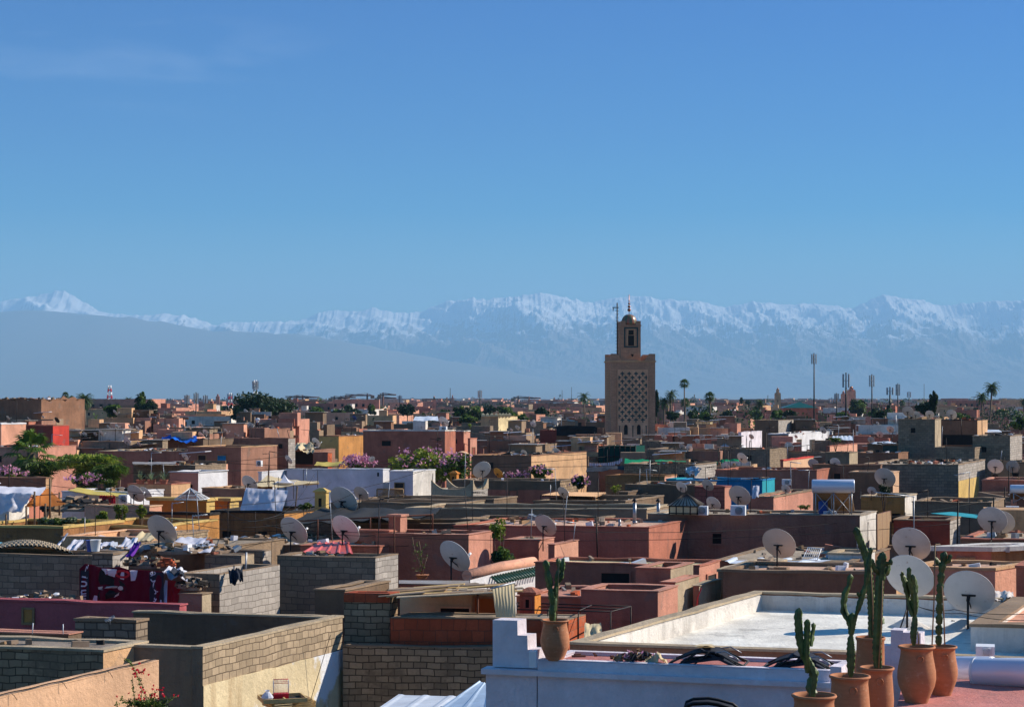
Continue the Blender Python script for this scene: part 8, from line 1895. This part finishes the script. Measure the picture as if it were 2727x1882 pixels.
# distant greenery: one mass
mb = MB(); R = random.Random(77)
for i in range(760):
    D = 380+R.random()**1.6*6800; x = R.uniform(-.29, .29)*D
    if D < 900 and abs(x/D*F+U0-1670) < 110: continue
    if noise.noise((x/260, D/420, 4)) < -.02 and R.random() < .62: continue
    h_ = R.uniform(6.5, 11)+min(5, D/900)+(R.random() < .1)*3; rx = R.uniform(3, 6)*(1+D/3500)
    leaves(mb, (x, D, h_-rx*.6), (rx, rx, rx*.62), 110 if D < 1500 else 50, D*.0009+.25, R, .3, 0 if R.random() < .7 else 1)
    if D < 1500: leaves(mb, (x+rx*.7, D+1, h_-rx*.8), (rx*.7, rx, rx*.5), 80, D*.0009+.25, R, .3, 0)
tag(mb.build('distant_trees', ['leafdark','leafmid']), 'mass of trees scattered through the far city and along the horizon', None, None, 'stuff')

# scraps and junk lying about on the roofs: nobody could count it
mb = MB(); R = random.Random(321); DM = ['rubblemat','dark','whitepaint','wood','cement','corgrey','brickorange','galv','whitesheet','terra']
for key, r_ in HS.items():
    A, B, Cc, Dd, z, par = r_.info
    if key in ('peachwall', 'whitebld', 'redbrick', 'lowerblock', 'blockcream', 'courtfront', 'whiteL', 'whiteM', 'yelA', 'yelB') or B[1] > 260: continue
    L_, W_ = dist2(A, B), dist2(B, Cc)
    if W_ < .8 or L_ < .8: continue
    n = int(min(60, L_*W_*(1.1 if key not in ('whiteroof', 'peachroof') else .08)))
    for k in range(n):
        i, j = R.uniform(.05, .95), R.uniform(.1, .95); a_, b_ = lerp2(B, A, i), lerp2(Cc, Dd, i); p = lerp2(a_, b_, j); s_ = R.uniform(.05, .22)*(1+B[1]/250)
        if key == 'whiteroof': s_ *= .25
        mb.box((p[0], p[1], z-par+.01+s_*.2), (s_*R.uniform(.5, 2.4), s_*R.uniform(.4, 1), s_*R.uniform(.25, 1.2)), R.uniform(0, 3), R.choice((0,0,0,1,1,2,3,3,4,4,5,6,7,8,9)), R.uniform(-.3, .3))
tag(mb.build('roof_scraps', DM), 'scraps of wood, stone and rags scattered over the flat roofs', None, None, 'stuff')
R = random.Random(55); n = 0
for key, r_ in list(HS.items()):
    A, B, Cc, Dd, z, par = r_.info
    if B[1] < 58 or B[1] > 250 or dist2(B, Cc) < 1: continue
    for k in range(R.choice((0, 1, 1, 2))):
        i, j = R.random(), R.random(); p = lerp2(lerp2(B, A, i), lerp2(Cc, Dd, i), j); hh = R.uniform(.8, 2.3); mb = MB(); a_ = Vector((p[0], p[1], z-par)); b_ = a_+Vector((R.uniform(-.12, .12), 0, hh)); mb.tube([a_, b_], max(.014, B[1]*.00016), 5)
        if R.random() < .45: yagi(mb, a_, b_, R.randrange(3, 8), R.uniform(.4, .9), .012, R.uniform(-.2, .2), R.choice((-1, 1)))
        o = one(mb, 'roof_pole', 'iron' if R.random() < .6 else 'galv', None, 'pole', 'thin poles on the old town roofs'); nm = r_.o.get('label', '').split(' ')
        o['label'] = ('' if k == 0 else 'second ')+('thin bare pole' if len(mb.v) < 20 else 'thin aerial pole')+' standing on the '+' '.join(nm[:9]); n += 1

keys = [k for k, r_ in HS.items() if 60 < r_.info[1][1] < 200 and k not in ('yelA',)]; R = random.Random(17); done = set()
for k in keys:
    if R.random() > .3 or k in done: continue
    A, B, Cc, Dd, z, par = HS[k].info; a_ = Vector((A[0], A[1], z+R.uniform(.3, 1.4))); best = None
    for k2 in keys:
        B2 = HS[k2].info[1]; d_ = (Vector((B2[0], B2[1]))-Vector((A[0], A[1]))).length
        if k2 != k and 6 < d_ < 26: best = k2; break
    if not best: continue
    done.add(k); i2 = HS[best].info; b_ = Vector((i2[1][0], i2[1][1], i2[4]+R.uniform(.2, 1.2))); mb = MB(); sg = R.uniform(.2, .6)
    mb.tube([a_.lerp(b_, q/14)+Vector((0, 0, -sg*4*(q/14)*(1-q/14))) for q in range(15)], max(.009, A[1]*.00012), 4)
    nm = HS[k].o.get('label', '').split(' '); one(mb, 'overhead_cable', 'black', 'thin cable slung from the '+' '.join(nm[:10]), 'cable', 'cables slung between the roofs')
flush()
